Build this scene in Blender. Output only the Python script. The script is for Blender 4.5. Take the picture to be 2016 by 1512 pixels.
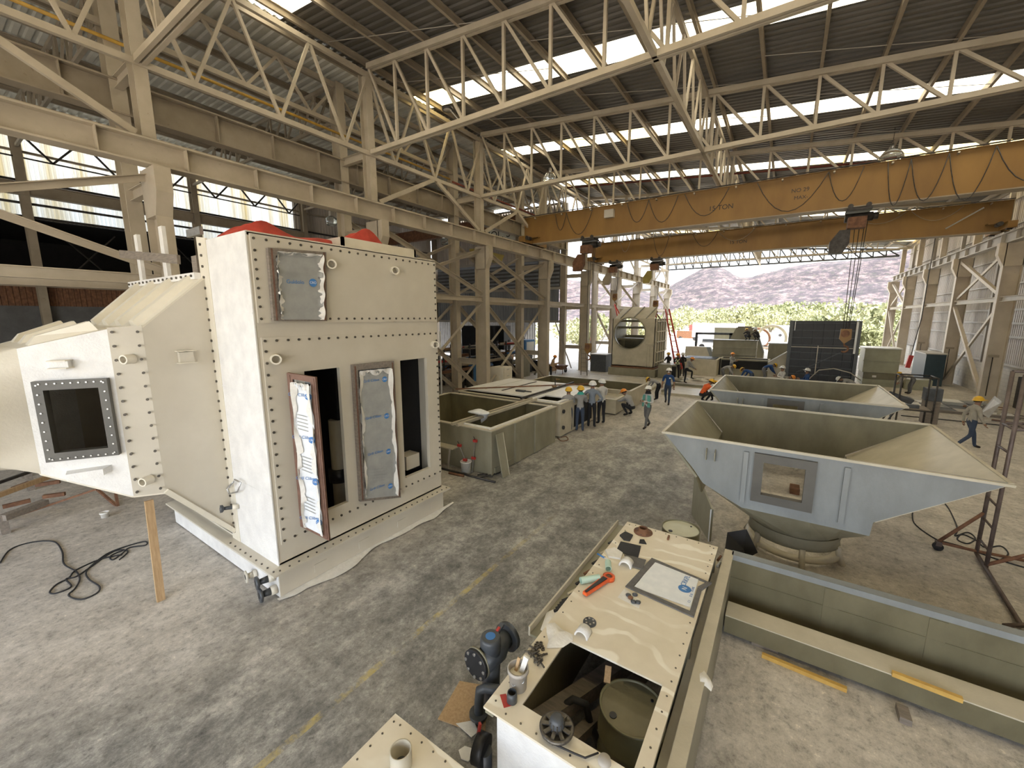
import bpy, math, random
from mathutils import Vector, Matrix, Euler
random.seed(7)
for o in list(bpy.data.objects): bpy.data.objects.remove(o, do_unlink=True)
SC = bpy.context.scene
COL = SC.collection
PI = math.pi
# ------------------------------------------------------------------ camera
F_PX, YAW, PITCH, CAM_H = 800.0, math.radians(33.7), math.radians(9.3), 4.3
cam_data = bpy.data.cameras.new('camera'); cam = bpy.data.objects.new('camera', cam_data); COL.objects.link(cam)
cam_data.sensor_width = 36.0; cam_data.lens = F_PX / 2016 * 36; cam_data.clip_end = 4000
cam.location = (0, 0, CAM_H); cam.rotation_euler = (PI / 2 - PITCH, 0, YAW)
SC.camera = cam
# ------------------------------------------------------------------ light, sky, exposure
world = bpy.data.worlds.new('world'); SC.world = world; world.use_nodes = True
wn = world.node_tree.nodes; wl = world.node_tree.links
for n in list(wn): wn.remove(n)
sky = wn.new('ShaderNodeTexSky'); sky.sky_type = 'NISHITA'; sky.sun_disc = False
sky.sun_elevation = math.radians(58); sky.sun_rotation = math.radians(105); sky.altitude = 300
sky.air_density = 1.0; sky.dust_density = 2.5; sky.ozone_density = 1.0
bg = wn.new('ShaderNodeBackground'); bg.inputs['Strength'].default_value = SKY_STRENGTH = 0.75
wo = wn.new('ShaderNodeOutputWorld')
hs = wn.new('ShaderNodeHueSaturation'); hs.inputs['Saturation'].default_value = .35
wl.new(sky.outputs[0], hs.inputs['Color']); wl.new(hs.outputs[0], bg.inputs[0]); wl.new(bg.outputs[0], wo.inputs[0])
sun_d = bpy.data.lights.new('sun', 'SUN'); sun_d.energy = 11.0; sun_d.angle = math.radians(0.6); sun_d.color = (1, .95, .86)
sun = bpy.data.objects.new('sun', sun_d); COL.objects.link(sun)
sun.rotation_euler = Vector((-0.46, 0.14, -0.87)).to_track_quat('-Z', 'Y').to_euler()
def portal(name, loc, rot, sx, sy):
    d = bpy.data.lights.new(name, 'AREA'); d.shape = 'RECTANGLE'; d.size = sx; d.size_y = sy
    o = bpy.data.objects.new(name, d); COL.objects.link(o); o.location = loc; o.rotation_euler = rot
    try: d.cycles.is_portal = True
    except Exception: d.energy = 0
portal('sky_portal_far_end', (-2.4, 59.5, 6), (-PI / 2, 0, 0), 23, 12)
portal('sky_portal_near_end', (-2.4, -9.8, 6.5), (PI / 2, 0, 0), 24, 13)
VS = SC.view_settings
SC.display_settings.display_device = 'sRGB'
VS.view_transform = 'Standard'; VS.look = 'None'; VS.exposure = 0.7; VS.gamma = 1.0; VS.use_curve_mapping = False
# ------------------------------------------------------------------ pixel of the photo -> place in the hall
_f = Vector((-math.sin(YAW) * math.cos(PITCH), math.cos(YAW) * math.cos(PITCH), -math.sin(PITCH)))
_r = Vector((math.cos(YAW), math.sin(YAW), 0)); _u = _r.cross(_f)
def _ray(x, y): return _f + _r * ((x - 1008) / F_PX) - _u * ((y - 756) / F_PX)
def PZ(x, y, z=0.0):
    d = _ray(x, y); t = (z - CAM_H) / d.z; return Vector((d.x * t, d.y * t, z))
def PX(x, y, X):
    d = _ray(x, y); t = X / d.x; return Vector((X, d.y * t, CAM_H + d.z * t))
def PY(x, y, Y):
    d = _ray(x, y); t = Y / d.y; return Vector((d.x * t, Y, CAM_H + d.z * t))
# ------------------------------------------------------------------ materials
MATS = {}
def _new(name):
    m = bpy.data.materials.new(name); m.use_nodes = True
    nt = m.node_tree; b = nt.nodes['Principled BSDF']
    MATS[name] = m
    return m, nt, b
def _noise(nt, scale, detail=4, rough=.55, stretch=None, coord='pos'):
    n = nt.nodes.new('ShaderNodeTexNoise'); n.inputs['Scale'].default_value = scale
    n.inputs['Detail'].default_value = detail; n.inputs['Roughness'].default_value = rough
    if coord == 'pos': src = nt.nodes.new('ShaderNodeNewGeometry').outputs['Position']
    else: src = nt.nodes.new('ShaderNodeTexCoord').outputs['Object']
    if stretch:
        mp = nt.nodes.new('ShaderNodeMapping'); mp.inputs['Scale'].default_value = stretch
        nt.links.new(src, mp.inputs[0]); src = mp.outputs[0]
    nt.links.new(src, n.inputs['Vector'])
    return n.outputs['Fac']
def _ramp(nt, fac, stops):
    r = nt.nodes.new('ShaderNodeValToRGB'); e = r.color_ramp.elements
    while len(e) < len(stops): e.new(.5)
    for k, (p, c) in enumerate(stops):
        e[k].position = p; e[k].color = (*c, 1) if len(c) == 3 else c
    nt.links.new(fac, r.inputs[0]); return r.outputs[0]
def _mix(nt, fac, a, b, mode='MIX'):
    m = nt.nodes.new('ShaderNodeMix'); m.data_type = 'RGBA'; m.blend_type = mode
    for sock, v in ((m.inputs[0], fac), (m.inputs[6], a), (m.inputs[7], b)):
        if isinstance(v, (int, float)): sock.default_value = v
        elif isinstance(v, tuple): sock.default_value = (*v, 1) if len(v) == 3 else v
        else: nt.links.new(v, sock)
    return m.outputs[2]
def _math(nt, op, a, b=None):
    m = nt.nodes.new('ShaderNodeMath'); m.operation = op
    for sock, v in zip(m.inputs, (a, b)):
        if v is None: continue
        if isinstance(v, (int, float)): sock.default_value = v
        else: nt.links.new(v, sock)
    return m.outputs[0]
def _bump(nt, b, h, strength, dist=.02):
    n = nt.nodes.new('ShaderNodeBump'); n.inputs['Strength'].default_value = strength; n.inputs['Distance'].default_value = dist
    nt.links.new(h, n.inputs['Height']); nt.links.new(n.outputs[0], b.inputs['Normal'])
def mat(name, c, c2=None, rough=.6, metal=0.0, scale=2.0, contrast=(.35, .68), stretch=None, bump=0, bscale=60, spots=None, coord='pos', sheen=0):
    """plain paint, plastic, cloth: two tones mixed by a noise, optional darker flecks and a fine relief"""
    if name in MATS: return MATS[name]
    m, nt, b = _new(name)
    if c2 is None: c2 = tuple(v * .86 for v in c)
    col = _ramp(nt, _noise(nt, scale, 5, .6, stretch, coord), [(contrast[0], c2), (contrast[1], c)])
    if spots:
        sc, amt, pc = spots
        f = _ramp(nt, _noise(nt, sc, 6, .7, None, coord), [(amt, (0, 0, 0)), (min(1, amt + .12), (1, 1, 1))])
        col = _mix(nt, f, col, pc)
    nt.links.new(col, b.inputs['Base Color'])
    b.inputs['Roughness'].default_value = rough; b.inputs['Metallic'].default_value = metal
    if bump: _bump(nt, b, _noise(nt, bscale, 3, .6, stretch, coord), bump)
    return m
mat('cream_paint', (.50, .44, .345), (.41, .355, .27), .55, scale=1.3, spots=(5, .66, (.28, .20, .13)))
mat('cream_paint_dirty', (.37, .315, .24), (.28, .235, .172), .65, scale=1.1, spots=(6, .62, (.20, .145, .095)))
mat('pale_grey_paint', (.50, .47, .42), (.40, .37, .33), .55, scale=1.2, spots=(4, .68, (.42, .36, .28)))
mat('crane_yellow', (.30, .168, .045), (.225, .122, .034), .5, scale=.9, stretch=(1, 1, .35), spots=(3.0, .70, (.14, .07, .028)))
mat('olive_yellow', (.36, .29, .07), (.27, .22, .06), .5)
mat('cream_paint_lit', (.62, .55, .45), (.51, .44, .35), .55, scale=1.3, spots=(5, .66, (.36, .27, .18)))  # lighter cream_paint copy, brighter light on right-wall steel put into its colour
mat('end_grey', (.11, .115, .13), (.08, .085, .095), .6)
mat('dark_steel', (.075, .07, .065), (.035, .03, .028), .5, .4, scale=8)
mat('black_plastic', (.022, .023, .026), (.012, .012, .014), .42)
mat('charcoal_pvc', (.075, .082, .092), (.05, .055, .06), .4, scale=6)
mat('rust', (.23, .11, .055), (.12, .055, .03), .75, scale=7)
mat('red_pipe', (.24, .055, .03), (.17, .04, .03), .5)
mat('ochre_pipe', (.58, .36, .06), (.44, .25, .04), .45, scale=3)
mat('zinc_sheet', (.17, .16, .145), (.115, .11, .10), .45, .35, scale=.7, stretch=(.25, 1, 1))
mat('pale_sheet', (.72, .71, .64), (.58, .57, .51), .5, .1, scale=.8, stretch=(1, .3, .3))
mat('wall_sheet', (.58, .53, .48), (.46, .42, .38), .55, .1, scale=1.0, stretch=(1, 1, .2))
mat('grey_sheet', (.33, .35, .37), (.25, .27, .29), .5, .2, scale=1, stretch=(1, 1, .2))
mat('unlit_black', (.012, .012, .013), (.006, .006, .007), .8)  # near-black colour that paints in the dark of unlit insides
mat('beige_gelcoat', (.62, .575, .48), (.56, .515, .425), .38, scale=1.2, bump=.06, bscale=14, spots=(9, .74, (.42, .35, .25)))  # beige, deepened for the right-hand faces that get less light
mat('white_gelcoat', (.82, .81, .78), (.70, .69, .67), .42, scale=3.5, bump=.35, bscale=38)
mat('cream_gelcoat', (.74, .69, .58), (.67, .62, .51), .4, scale=2.0, bump=.12, bscale=30)
mat('frp_grey', (.30, .28, .205), (.21, .195, .135), .45, scale=1.6, stretch=(1, 1, .5), bump=.15, bscale=45, spots=(7, .72, (.38, .355, .28)))
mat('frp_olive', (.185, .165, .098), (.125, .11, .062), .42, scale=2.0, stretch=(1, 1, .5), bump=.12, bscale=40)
mat('frp_pale', (.56, .51, .40), (.46, .42, .32), .45, scale=2.4, bump=.1, bscale=40)
mat('frp_blue_grey', (.26, .28, .285), (.19, .20, .198), .42, scale=1.5, stretch=(1, 1, .4), bump=.15, bscale=50, spots=(5, .66, (.20, .20, .17)))
mat('frame_grey', (.115, .11, .095), (.085, .08, .07), .5)
mat('shed_grey', (.14, .14, .14), (.10, .10, .10), .8)
mat('scaffold_brown', (.17, .13, .115), (.10, .075, .068), .5, .3, scale=5)
mat('frp_green', (.36, .355, .255), (.29, .285, .20), .45, scale=1.5)
mat('film_white', (.80, .82, .84), (.72, .75, .78), .35, scale=9)
mat('film_grey', (.37, .375, .355), (.31, .315, .30), .35, scale=6)
mat('film_blue_ink', (.06, .22, .52), (.05, .18, .45), .5)
mat('paper_white', (.80, .78, .73), (.70, .68, .63), .7, scale=12, bump=.3, bscale=30)
mat('raw_wood', (.52, .36, .20), (.40, .26, .13), .7, scale=6, stretch=(6, 6, .8), bump=.1)
mat('grey_wood', (.26, .22, .18), (.17, .145, .12), .8, scale=5, stretch=(1, 6, 6), bump=.2)
mat('yellow_wood', (.62, .40, .10), (.50, .30, .07), .6, scale=6)
mat('red_cloth', (.55, .06, .035), (.38, .035, .02), .7, scale=5, bump=.3, bscale=12)
mat('red_paint', (.50, .045, .035), (.38, .03, .025), .4)
mat('orange_plastic', (.80, .13, .03), (.68, .10, .02), .35)
mat('mint_tube', (.50, .66, .55), (.43, .59, .48), .5)
mat('brown_seal', (.20, .105, .07), (.14, .07, .045), .6, scale=9)
mat('bolt_steel', (.17, .155, .13), (.08, .07, .06), .45, .6, scale=30)
mat('bright_steel', (.55, .55, .54), (.40, .40, .40), .3, .8, scale=20)
mat('drum_green', (.20, .185, .105), (.155, .145, .082), .35, .1, scale=3)
mat('pale_green_paint', (.60, .60, .47), (.52, .52, .40), .4, scale=4)
mat('black_rubber', (.03, .03, .032), (.018, .018, .02), .75)
mat('grey_foam', (.15, .145, .14), (.115, .11, .105), .9, scale=14)
mat('teal_dark', (.02, .045, .06), (.012, .03, .042), .35)
mat('skin', (.30, .165, .10), (.25, .13, .08), .5, coord='obj')
mat('hair', (.012, .010, .009), None, .6)
for nm, c in dict(shirt_grey=(.34, .335, .33), shirt_blue_grey=(.24, .28, .34), shirt_white=(.66, .65, .63), shirt_blue=(.02, .07, .22), shirt_orange=(.85, .14, .03), shirt_tan=(.46, .30, .16),
                  shirt_black=(.02, .02, .022), shirt_teal=(.14, .42, .36), shirt_sand=(.40, .37, .31), shirt_red=(.5, .04, .03), jeans=(.045, .065, .11), trousers_black=(.015, .016, .02), trousers_grey=(.16, .16, .165), boots=(.025, .02, .016),
                  hat_yellow=(.80, .47, .03), hat_orange=(.82, .28, .03), hat_white=(.84, .84, .82), vest_lime=(.62, .66, .40), scarf_teal=(.05, .40, .36)).items():
    mat(nm, c, tuple(v * .78 for v in c), .35 if nm.startswith('hat') else .85, scale=7, coord='obj', bump=0 if nm.startswith('hat') else .25, bscale=25)
def _floor():
    m, nt, b = _new('concrete_floor')
    big = _noise(nt, .16, 5, .62)
    mid = _noise(nt, 1.7, 12, .86, (1, .65, 1))
    fine = _noise(nt, 9, 8, .85)
    dark = _ramp(nt, mid, [(.38, (.115, .112, .105)), (.50, (.245, .237, .22)), (.62, (.50, .48, .44))])
    dust = _ramp(nt, mid, [(.36, (.34, .31, .27)), (.50, (.52, .48, .42)), (.64, (.68, .63, .56))])
    geo = nt.nodes.new('ShaderNodeNewGeometry'); sep = nt.nodes.new('ShaderNodeSeparateXYZ'); nt.links.new(geo.outputs['Position'], sep.inputs[0])
    # the wheel-worn aisle (about X = -4) is dark, the dusty bays beside it and the far end are pale
    ax = _math(nt, 'ABSOLUTE', _math(nt, 'ADD', sep.outputs[0], 3.9))
    lane = nt.nodes.new('ShaderNodeMapRange'); lane.inputs[1].default_value = 1.0; lane.inputs[2].default_value = 4.6
    nt.links.new(ax, lane.inputs[0])
    far = nt.nodes.new('ShaderNodeMapRange'); far.inputs[1].default_value = 7; far.inputs[2].default_value = 26
    nt.links.new(sep.outputs[1], far.inputs[0])
    w = _math(nt, 'ADD', _math(nt, 'MAXIMUM', lane.outputs[0], far.outputs[0]), _math(nt, 'MULTIPLY', _math(nt, 'SUBTRACT', big, .5), 2.2))
    w = _ramp(nt, w, [(.12, (0, 0, 0)), (.80, (1, 1, 1))])
    col = _mix(nt, w, dark, dust)
    fl = _ramp(nt, fine, [(.33, (.40, .40, .40)), (.48, (.92, .92, .92)), (.58, (1.0, 1.0, 1.0)), (.68, (1.7, 1.68, 1.6))])
    col = _mix(nt, 1.0, col, fl, 'MULTIPLY')
    st = _ramp(nt, _noise(nt, 2.6, 7, .8, (1, 1, 1)), [(.60, (0, 0, 0)), (.70, (1, 1, 1))])
    col = _mix(nt, _math(nt, 'MULTIPLY', st, .45), col, (.62, .58, .51))
    # worn yellow aisle stripe
    ln = _math(nt, 'LESS_THAN', _math(nt, 'ABSOLUTE', _math(nt, 'ADD', sep.outputs[0], 3.86)), .045)
    lf = _ramp(nt, _noise(nt, 3.2, 6, .75), [(.44, (0, 0, 0)), (.62, (1, 1, 1))])
    fd = nt.nodes.new('ShaderNodeMapRange'); fd.inputs[1].default_value = 4.2; fd.inputs[2].default_value = 7.5; fd.inputs[3].default_value = 1; fd.inputs[4].default_value = .06; nt.links.new(sep.outputs[1], fd.inputs[0]); lf = _math(nt, 'MULTIPLY', lf, fd.outputs[0])
    col = _mix(nt, _math(nt, 'MULTIPLY', _math(nt, 'MULTIPLY', ln, lf), .75), col, (.52, .40, .11))
    nt.links.new(col, b.inputs['Base Color']); b.inputs['Roughness'].default_value = .68
    _bump(nt, b, fine, .18, .01)
_floor()
def _ground():
    m, nt, b = _new('yard_ground')
    col = _ramp(nt, _noise(nt, .08, 6, .65), [(.3, (.42, .36, .28)), (.6, (.58, .52, .43)), (.8, (.66, .61, .52))])
    nt.links.new(col, b.inputs['Base Color']); b.inputs['Roughness'].default_value = .95
    m, nt, b = _new('hill_scrub')
    a = _ramp(nt, _noise(nt, .09, 9, .85, (1, .35, 2.2)), [(.40, (.012, .009, .013)), (.5, (.036, .026, .031)), (.58, (.115, .085, .082))])
    s = _ramp(nt, _noise(nt, .16, 5, .7, (1, .35, 2.2)), [(.5, (0, 0, 0)), (.62, (1, 1, 1))])
    nt.links.new(_mix(nt, _math(nt, 'MULTIPLY', s, .55), a, (.018, .022, .014)), b.inputs['Base Color']); b.inputs['Roughness'].default_value = 1
    for nm, c in (('leaf_green', (.22, .24, .11)), ('leaf_pale', (.31, .32, .17)), ('leaf_dark', (.055, .09, .025))):
        m, nt, b = _new(nm)
        nt.links.new(_ramp(nt, _noise(nt, 1.5, 4, .7), [(.3, tuple(v * .6 for v in c)), (.7, c)]), b.inputs['Base Color']); b.inputs['Roughness'].default_value = .8
_ground()
def _translucent(name, c, c2, scale=1.2, stretch=(1, .1, .1), mixf=.62):
    """weathered fibreglass sheet: lets daylight through and scatters it"""
    m, nt, b = _new(name)
    col = _ramp(nt, _noise(nt, scale, 5, .65, stretch), [(.32, c2), (.60, c)])
    tr = nt.nodes.new('ShaderNodeBsdfTranslucent'); df = nt.nodes.new('ShaderNodeBsdfDiffuse'); mx = nt.nodes.new('ShaderNodeMixShader')
    nt.links.new(col, tr.inputs[0]); nt.links.new(col, df.inputs[0]); mx.inputs[0].default_value = mixf
    nt.links.new(df.outputs[0], mx.inputs[1]); nt.links.new(tr.outputs[0], mx.inputs[2])
    out = [n for n in nt.nodes if n.type == 'OUTPUT_MATERIAL'][0]; nt.links.new(mx.outputs[0], out.inputs[0]); nt.nodes.remove(b)
_translucent('skylight_white', (.82, .77, .62), (.56, .46, .26), 2.2, (.5, .5, .5), mixf=.8)
_translucent('skylight_yellow', (.74, .60, .28), (.50, .37, .14), mixf=.8)
_translucent('wall_translucent', (.74, .75, .71), (.50, .40, .20), 1.8, (1, 1, .04), mixf=.7)
def _glass():
    m, nt, b = _new('clear_sheet'); b.inputs['Base Color'].default_value = (.75, .78, .76, 1); b.inputs['Roughness'].default_value = .08
    b.inputs['Transmission Weight'].default_value = .85; b.inputs['IOR'].default_value = 1.3
_glass()
def _block():
    m, nt, b = _new('block_wall')
    br = nt.nodes.new('ShaderNodeTexBrick'); br.inputs['Scale'].default_value = 1.0
    br.inputs['Brick Width'].default_value = .4; br.inputs['Row Height'].default_value = .2; br.inputs['Mortar Size'].default_value = .008
    br.inputs['Color1'].default_value = (.66, .62, .55, 1); br.inputs['Color2'].default_value = (.60, .56, .50, 1); br.inputs['Mortar'].default_value = (.48, .45, .40, 1)
    g = nt.nodes.new('ShaderNodeNewGeometry'); s = nt.nodes.new('ShaderNodeSeparateXYZ'); c = nt.nodes.new('ShaderNodeCombineXYZ')
    nt.links.new(g.outputs['Position'], s.inputs[0]); nt.links.new(s.outputs[1], c.inputs[0]); nt.links.new(s.outputs[2], c.inputs[1]); nt.links.new(c.outputs[0], br.inputs['Vector'])
    st = _ramp(nt, _noise(nt, 1.3, 6, .7), [(.56, (0, 0, 0)), (.66, (1, 1, 1))])
    nt.links.new(_mix(nt, _math(nt, 'MULTIPLY', st, .6), br.outputs[0], (.30, .30, .31)), b.inputs['Base Color']); b.inputs['Roughness'].default_value = .8
_block()
# ------------------------------------------------------------------ mesh building
BASE = {}
class MB:
    def __init__(s): s.v = []; s.f = []; s.sm = []
    def add(s, verts, faces, smooth=False):
        n = len(s.v); s.v += [tuple(p) for p in verts]; s.f += [tuple(i + n for i in q) for q in faces]; s.sm += [smooth] * len(faces); return s
    def box(s, a, b):
        x0, x1 = sorted((a[0], b[0])); y0, y1 = sorted((a[1], b[1])); z0, z1 = sorted((a[2], b[2]))
        return s.add([(x0, y0, z0), (x1, y0, z0), (x1, y1, z0), (x0, y1, z0), (x0, y0, z1), (x1, y0, z1), (x1, y1, z1), (x0, y1, z1)],
                     [(0, 3, 2, 1), (4, 5, 6, 7), (0, 1, 5, 4), (1, 2, 6, 5), (2, 3, 7, 6), (3, 0, 4, 7)])
    def bar(s, p, q, w, h=None, up=(0, 0, 1)):
        """rectangular bar from p to q; w across, h along up"""
        h = h or w; p, q = Vector(p), Vector(q); d = (q - p).normalized(); u = Vector(up)
        if abs(d.dot(u)) > .99: u = Vector((0, 1, 0)) if abs(d.y) < .9 else Vector((1, 0, 0))
        a = d.cross(u).normalized(); u = a.cross(d).normalized()
        pts = []
        for c in (p, q):
            for i, j in ((-1, -1), (1, -1), (1, 1), (-1, 1)): pts.append(c + a * (i * w / 2) + u * (j * h / 2))
        return s.add(pts, [(3, 2, 1, 0), (4, 5, 6, 7), (0, 1, 5, 4), (1, 2, 6, 5), (2, 3, 7, 6), (3, 0, 4, 7)])
    def prism(s, poly, ext):
        """closed polygon (list of 3-D points) pushed along ext"""
        n = len(poly); e = Vector(ext); a = [Vector(p) for p in poly]
        nrm = Vector()
        for i in range(n): nrm += a[i].cross(a[(i + 1) % n])
        if nrm.dot(e) > 0: a = a[::-1]
        return s.add(a + [p + e for p in a], [tuple(range(n)), tuple(range(2 * n - 1, n - 1, -1))] + [(i, i + n, (i + 1) % n + n, (i + 1) % n) for i in range(n)])
    def section(s, p, q, prof, up=(0, 0, 1)):
        """2-D outline swept straight from p to q"""
        p, q = Vector(p), Vector(q); d = (q - p).normalized(); u = Vector(up); a = d.cross(u).normalized(); u = a.cross(d).normalized()
        return s.prism([p + a * x + u * y for x, y in prof], q - p)
    def ibeam(s, p, q, h, w, tf=.03, tw=.02, up=(0, 0, 1)):
        a, b, c, d = w / 2, tw / 2, h / 2, h / 2 - tf
        return s.section(p, q, [(-a, -c), (a, -c), (a, -d), (b, -d), (b, d), (a, d), (a, c), (-a, c), (-a, d), (-b, d), (-b, -d), (-a, -d)], up)
    def angle(s, p, q, w, t=.012, up=(0, 0, 1)):
        return s.section(p, q, [(-w / 2, -w / 2), (w / 2, -w / 2), (w / 2, -w / 2 + t), (-w / 2 + t, -w / 2 + t), (-w / 2 + t, w / 2), (-w / 2, w / 2)], up)
    def tube(s, pts, r, n=8, cap=True, smooth=True):
        pts = [Vector(p) for p in pts]; k = len(pts); rr = r if isinstance(r, (list, tuple)) else [r] * k
        ref = Vector((0, 0, 1)); rings = []; pa = None
        for i, p in enumerate(pts):
            d = (pts[min(i + 1, k - 1)] - pts[max(i - 1, 0)])
            d = d.normalized() if d.length > 1e-9 else Vector((0, 0, 1))
            if pa is None:
                a = d.cross(ref); a = a.normalized() if a.length > .05 else d.cross(Vector((1, 0, 0))).normalized()
            else:
                a = (pa - d * pa.dot(d)); a = a.normalized() if a.length > 1e-6 else d.orthogonal().normalized()
            pa = a; b = d.cross(a)
            rings.append([p + (a * math.cos(2 * PI * j / n) + b * math.sin(2 * PI * j / n)) * rr[i] for j in range(n)])
        m = len(s.v)
        s.v += [tuple(p) for ring in rings for p in ring]
        for i in range(k - 1):
            for j in range(n):
                s.f.append((m + i * n + j, m + i * n + (j + 1) % n, m + (i + 1) * n + (j + 1) % n, m + (i + 1) * n + j)); s.sm.append(smooth)
        if cap: s.f += [tuple(m + j for j in range(n - 1, -1, -1)), tuple(m + (k - 1) * n + j for j in range(n))]; s.sm += [False, False]
        return s
    def lathe(s, prof, c=(0, 0, 0), n=24, axis='z', smooth=True, a0=0, a1=2 * PI):
        """(radius, height) profile turned about an axis through c"""
        full = abs(a1 - a0 - 2 * PI) < 1e-6; m = n if full else n + 1; k0 = len(s.v); c = Vector(c)
        for r, h in prof:
            for j in range(m):
                a = a0 + (a1 - a0) * j / n; x, y = r * math.cos(a), r * math.sin(a)
                s.v.append(tuple(c + (Vector((x, y, h)) if axis == 'z' else Vector((h, x, y)) if axis == 'x' else Vector((y, h, x)))))
        for i in range(len(prof) - 1):
            for j in range(n):
                j2 = (j + 1) % m
                s.f.append((k0 + i * m + j, k0 + i * m + j2, k0 + (i + 1) * m + j2, k0 + (i + 1) * m + j)); s.sm.append(smooth)
        return s
    def cyl(s, p, q, r, n=16, r2=None): return s.tube([p, q], [r, r if r2 is None else r2], n)
    def sheet(s, fn, nu, nv, smooth=True):
        k = len(s.v)
        for i in range(nu + 1):
            for j in range(nv + 1): s.v.append(tuple(fn(i / nu, j / nv)))
        for i in range(nu):
            for j in range(nv):
                a = k + i * (nv + 1) + j; s.f.append((a, a + nv + 1, a + nv + 2, a + 1)); s.sm.append(smooth)
        return s
    def hexbolt(s, c, axis, r, h):
        c = Vector(c); a = Vector(axis).normalized(); return s.tube([c - a * .004, c + a * h], r, 6, True, False)
    def mesh(s, name, off=(0, 0, 0)):
        me = bpy.data.meshes.new(name)
        me.from_pydata([(x - off[0], y - off[1], z - off[2]) for x, y, z in s.v], [], s.f)
        me.polygons.foreach_set('use_smooth', s.sm); me.update()
        return me
    def build(s, name, material, parent=None):
        """one mesh object; given in hall coordinates, stored relative to its thing's base"""
        if parent is None:
            xs, ys, zs = zip(*s.v); base = ((min(xs) + max(xs)) / 2, (min(ys) + max(ys)) / 2, min(zs))
        else: base = BASE.get(parent.name, (0, 0, 0))
        me = s.mesh(name, base); me.materials.append(MATS[material] if isinstance(material, str) else material)
        o = bpy.data.objects.new(name, me); COL.objects.link(o)
        if parent is None: o.location = base
        else: o.parent = parent
        BASE[o.name] = base
        return o
def tag(o, label=None, cat=None, group=None, kind=None):
    if label: o['label'] = label
    if cat: o['category'] = cat
    if group: o['group'] = group
    if kind: o['kind'] = kind
    return o
def thing(name, label, cat, base=(0, 0, 0), group=None, rz=0.0, local=False):
    o = bpy.data.objects.new(name, None); COL.objects.link(o); o.location = base; o.rotation_euler = (0, 0, rz)
    o.empty_display_size = .1
    BASE[o.name] = (0, 0, 0) if local else tuple(base)
    return tag(o, label, cat, group)
def struct(name, base=(0, 0, 0)):
    o = bpy.data.objects.new(name, None); COL.objects.link(o); o.location = base; BASE[o.name] = tuple(base); o['kind'] = 'structure'; o.empty_display_size = .1
    return o
def inst(name, me, parent, loc, rot=None, scale=None):
    """a further piece that shares its mesh; loc in hall coordinates"""
    o = bpy.data.objects.new(name, me); COL.objects.link(o); b = BASE.get(parent.name, (0, 0, 0)) if parent else (0, 0, 0)
    o.location = (loc[0] - b[0], loc[1] - b[1], loc[2] - b[2])
    if rot is not None: o.rotation_euler = rot
    if scale is not None: o.scale = scale
    if parent: o.parent = parent; BASE[o.name] = b
    return o
def copy_tree(o, parent=None):
    c = o.copy(); COL.objects.link(c); c.parent = parent; BASE[c.name] = BASE.get(o.name, (0, 0, 0))
    for ch in list(o.children): copy_tree(ch, c)
    return c
def mesh_of(mb, name, material):
    me = mb.mesh(name); me.materials.append(MATS[material]); return me
def lettering(name, body, size, material, parent, loc, xdir, ydir, depth=.004):
    cu = bpy.data.curves.new(name, 'FONT'); cu.body = body; cu.size = size; cu.extrude = depth; cu.align_x = 'CENTER'; cu.align_y = 'CENTER'
    t = bpy.data.objects.new(name, cu); COL.objects.link(t)
    bpy.context.view_layer.update()
    me = bpy.data.meshes.new_from_object(t.evaluated_get(bpy.context.evaluated_depsgraph_get()))
    bpy.data.objects.remove(t, do_unlink=True); bpy.data.curves.remove(cu)
    me.materials.clear(); me.materials.append(MATS[material])
    o = bpy.data.objects.new(name, me); COL.objects.link(o)
    x = Vector(xdir).normalized(); y = Vector(ydir).normalized(); z = x.cross(y)
    M = Matrix((x, y, z)).transposed().to_4x4(); b = BASE.get(parent.name, (0, 0, 0))
    M.translation = Vector(loc) - Vector(b); o.parent = parent; o.matrix_basis = M
    BASE[o.name] = b
    return o
ORD = ['first', 'second', 'third', 'fourth', 'fifth', 'sixth', 'seventh', 'eighth', 'ninth', 'tenth', 'eleventh', 'twelfth']
# ================================================================== THE HALL
YK = [4.1 + 6.7 * k for k in range(9)]           # frame lines, 4.1 ... 57.7
XL, XR = -13.55, 9.0                              # column rows of the main hall
XB, XW = -15.5, -30.4                             # back row of the double columns, wall of the left bay
Y0, Y1, YB = -9.5, 58.6, 30.9                     # ends of the hall, end of the left bay
def zroof(x): return 13.38 - .0925 * (x + 13.5)  # top of the roof trusses
# ---- floor and yard
fl = struct('floor')
MB().box((XW - 9, Y0 - 3, -.25), (13, Y1 + 2, 0)).build('slab', 'concrete_floor', fl)
yd = struct('ground')
MB().add([(-900, Y1 - 40, -.06), (900, Y1 - 40, -.06), (900, 900, -.5), (-900, 900, -.5)], [(0, 1, 2, 3)]).build('yard', 'yard_ground', yd)
MB().add([(-200, -200, -.27), (200, -200, -.27), (200, Y1 - 40, -.27), (-200, Y1 - 40, -.27)], [(0, 1, 2, 3)]).build('yard_behind', 'yard_ground', yd)
# ---- corrugated sheet helpers
def corr(mb, y0, y1, pos, pitch=.26, amp=.022):
    """ribbed sheet: profile along Y, straight in the other direction; pos(y, h, end) gives the two ends"""
    n = max(1, round((y1 - y0) / pitch)); p = (y1 - y0) / n; ys = []
    for i in range(n):
        for f, h in ((0, -1), (.22, -1), (.36, 1), (.64, 1), (.78, -1)): ys.append((y0 + (i + f) * p, h * amp))
    ys.append((y1, -amp)); k = len(mb.v)
    for y, h in ys: mb.v.append(tuple(pos(y, h, 0))); mb.v.append(tuple(pos(y, h, 1)))
    for i in range(len(ys) - 1): mb.f.append((k + 2 * i, k + 2 * i + 1, k + 2 * i + 3, k + 2 * i + 2)); mb.sm.append(False)
    return mb
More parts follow.
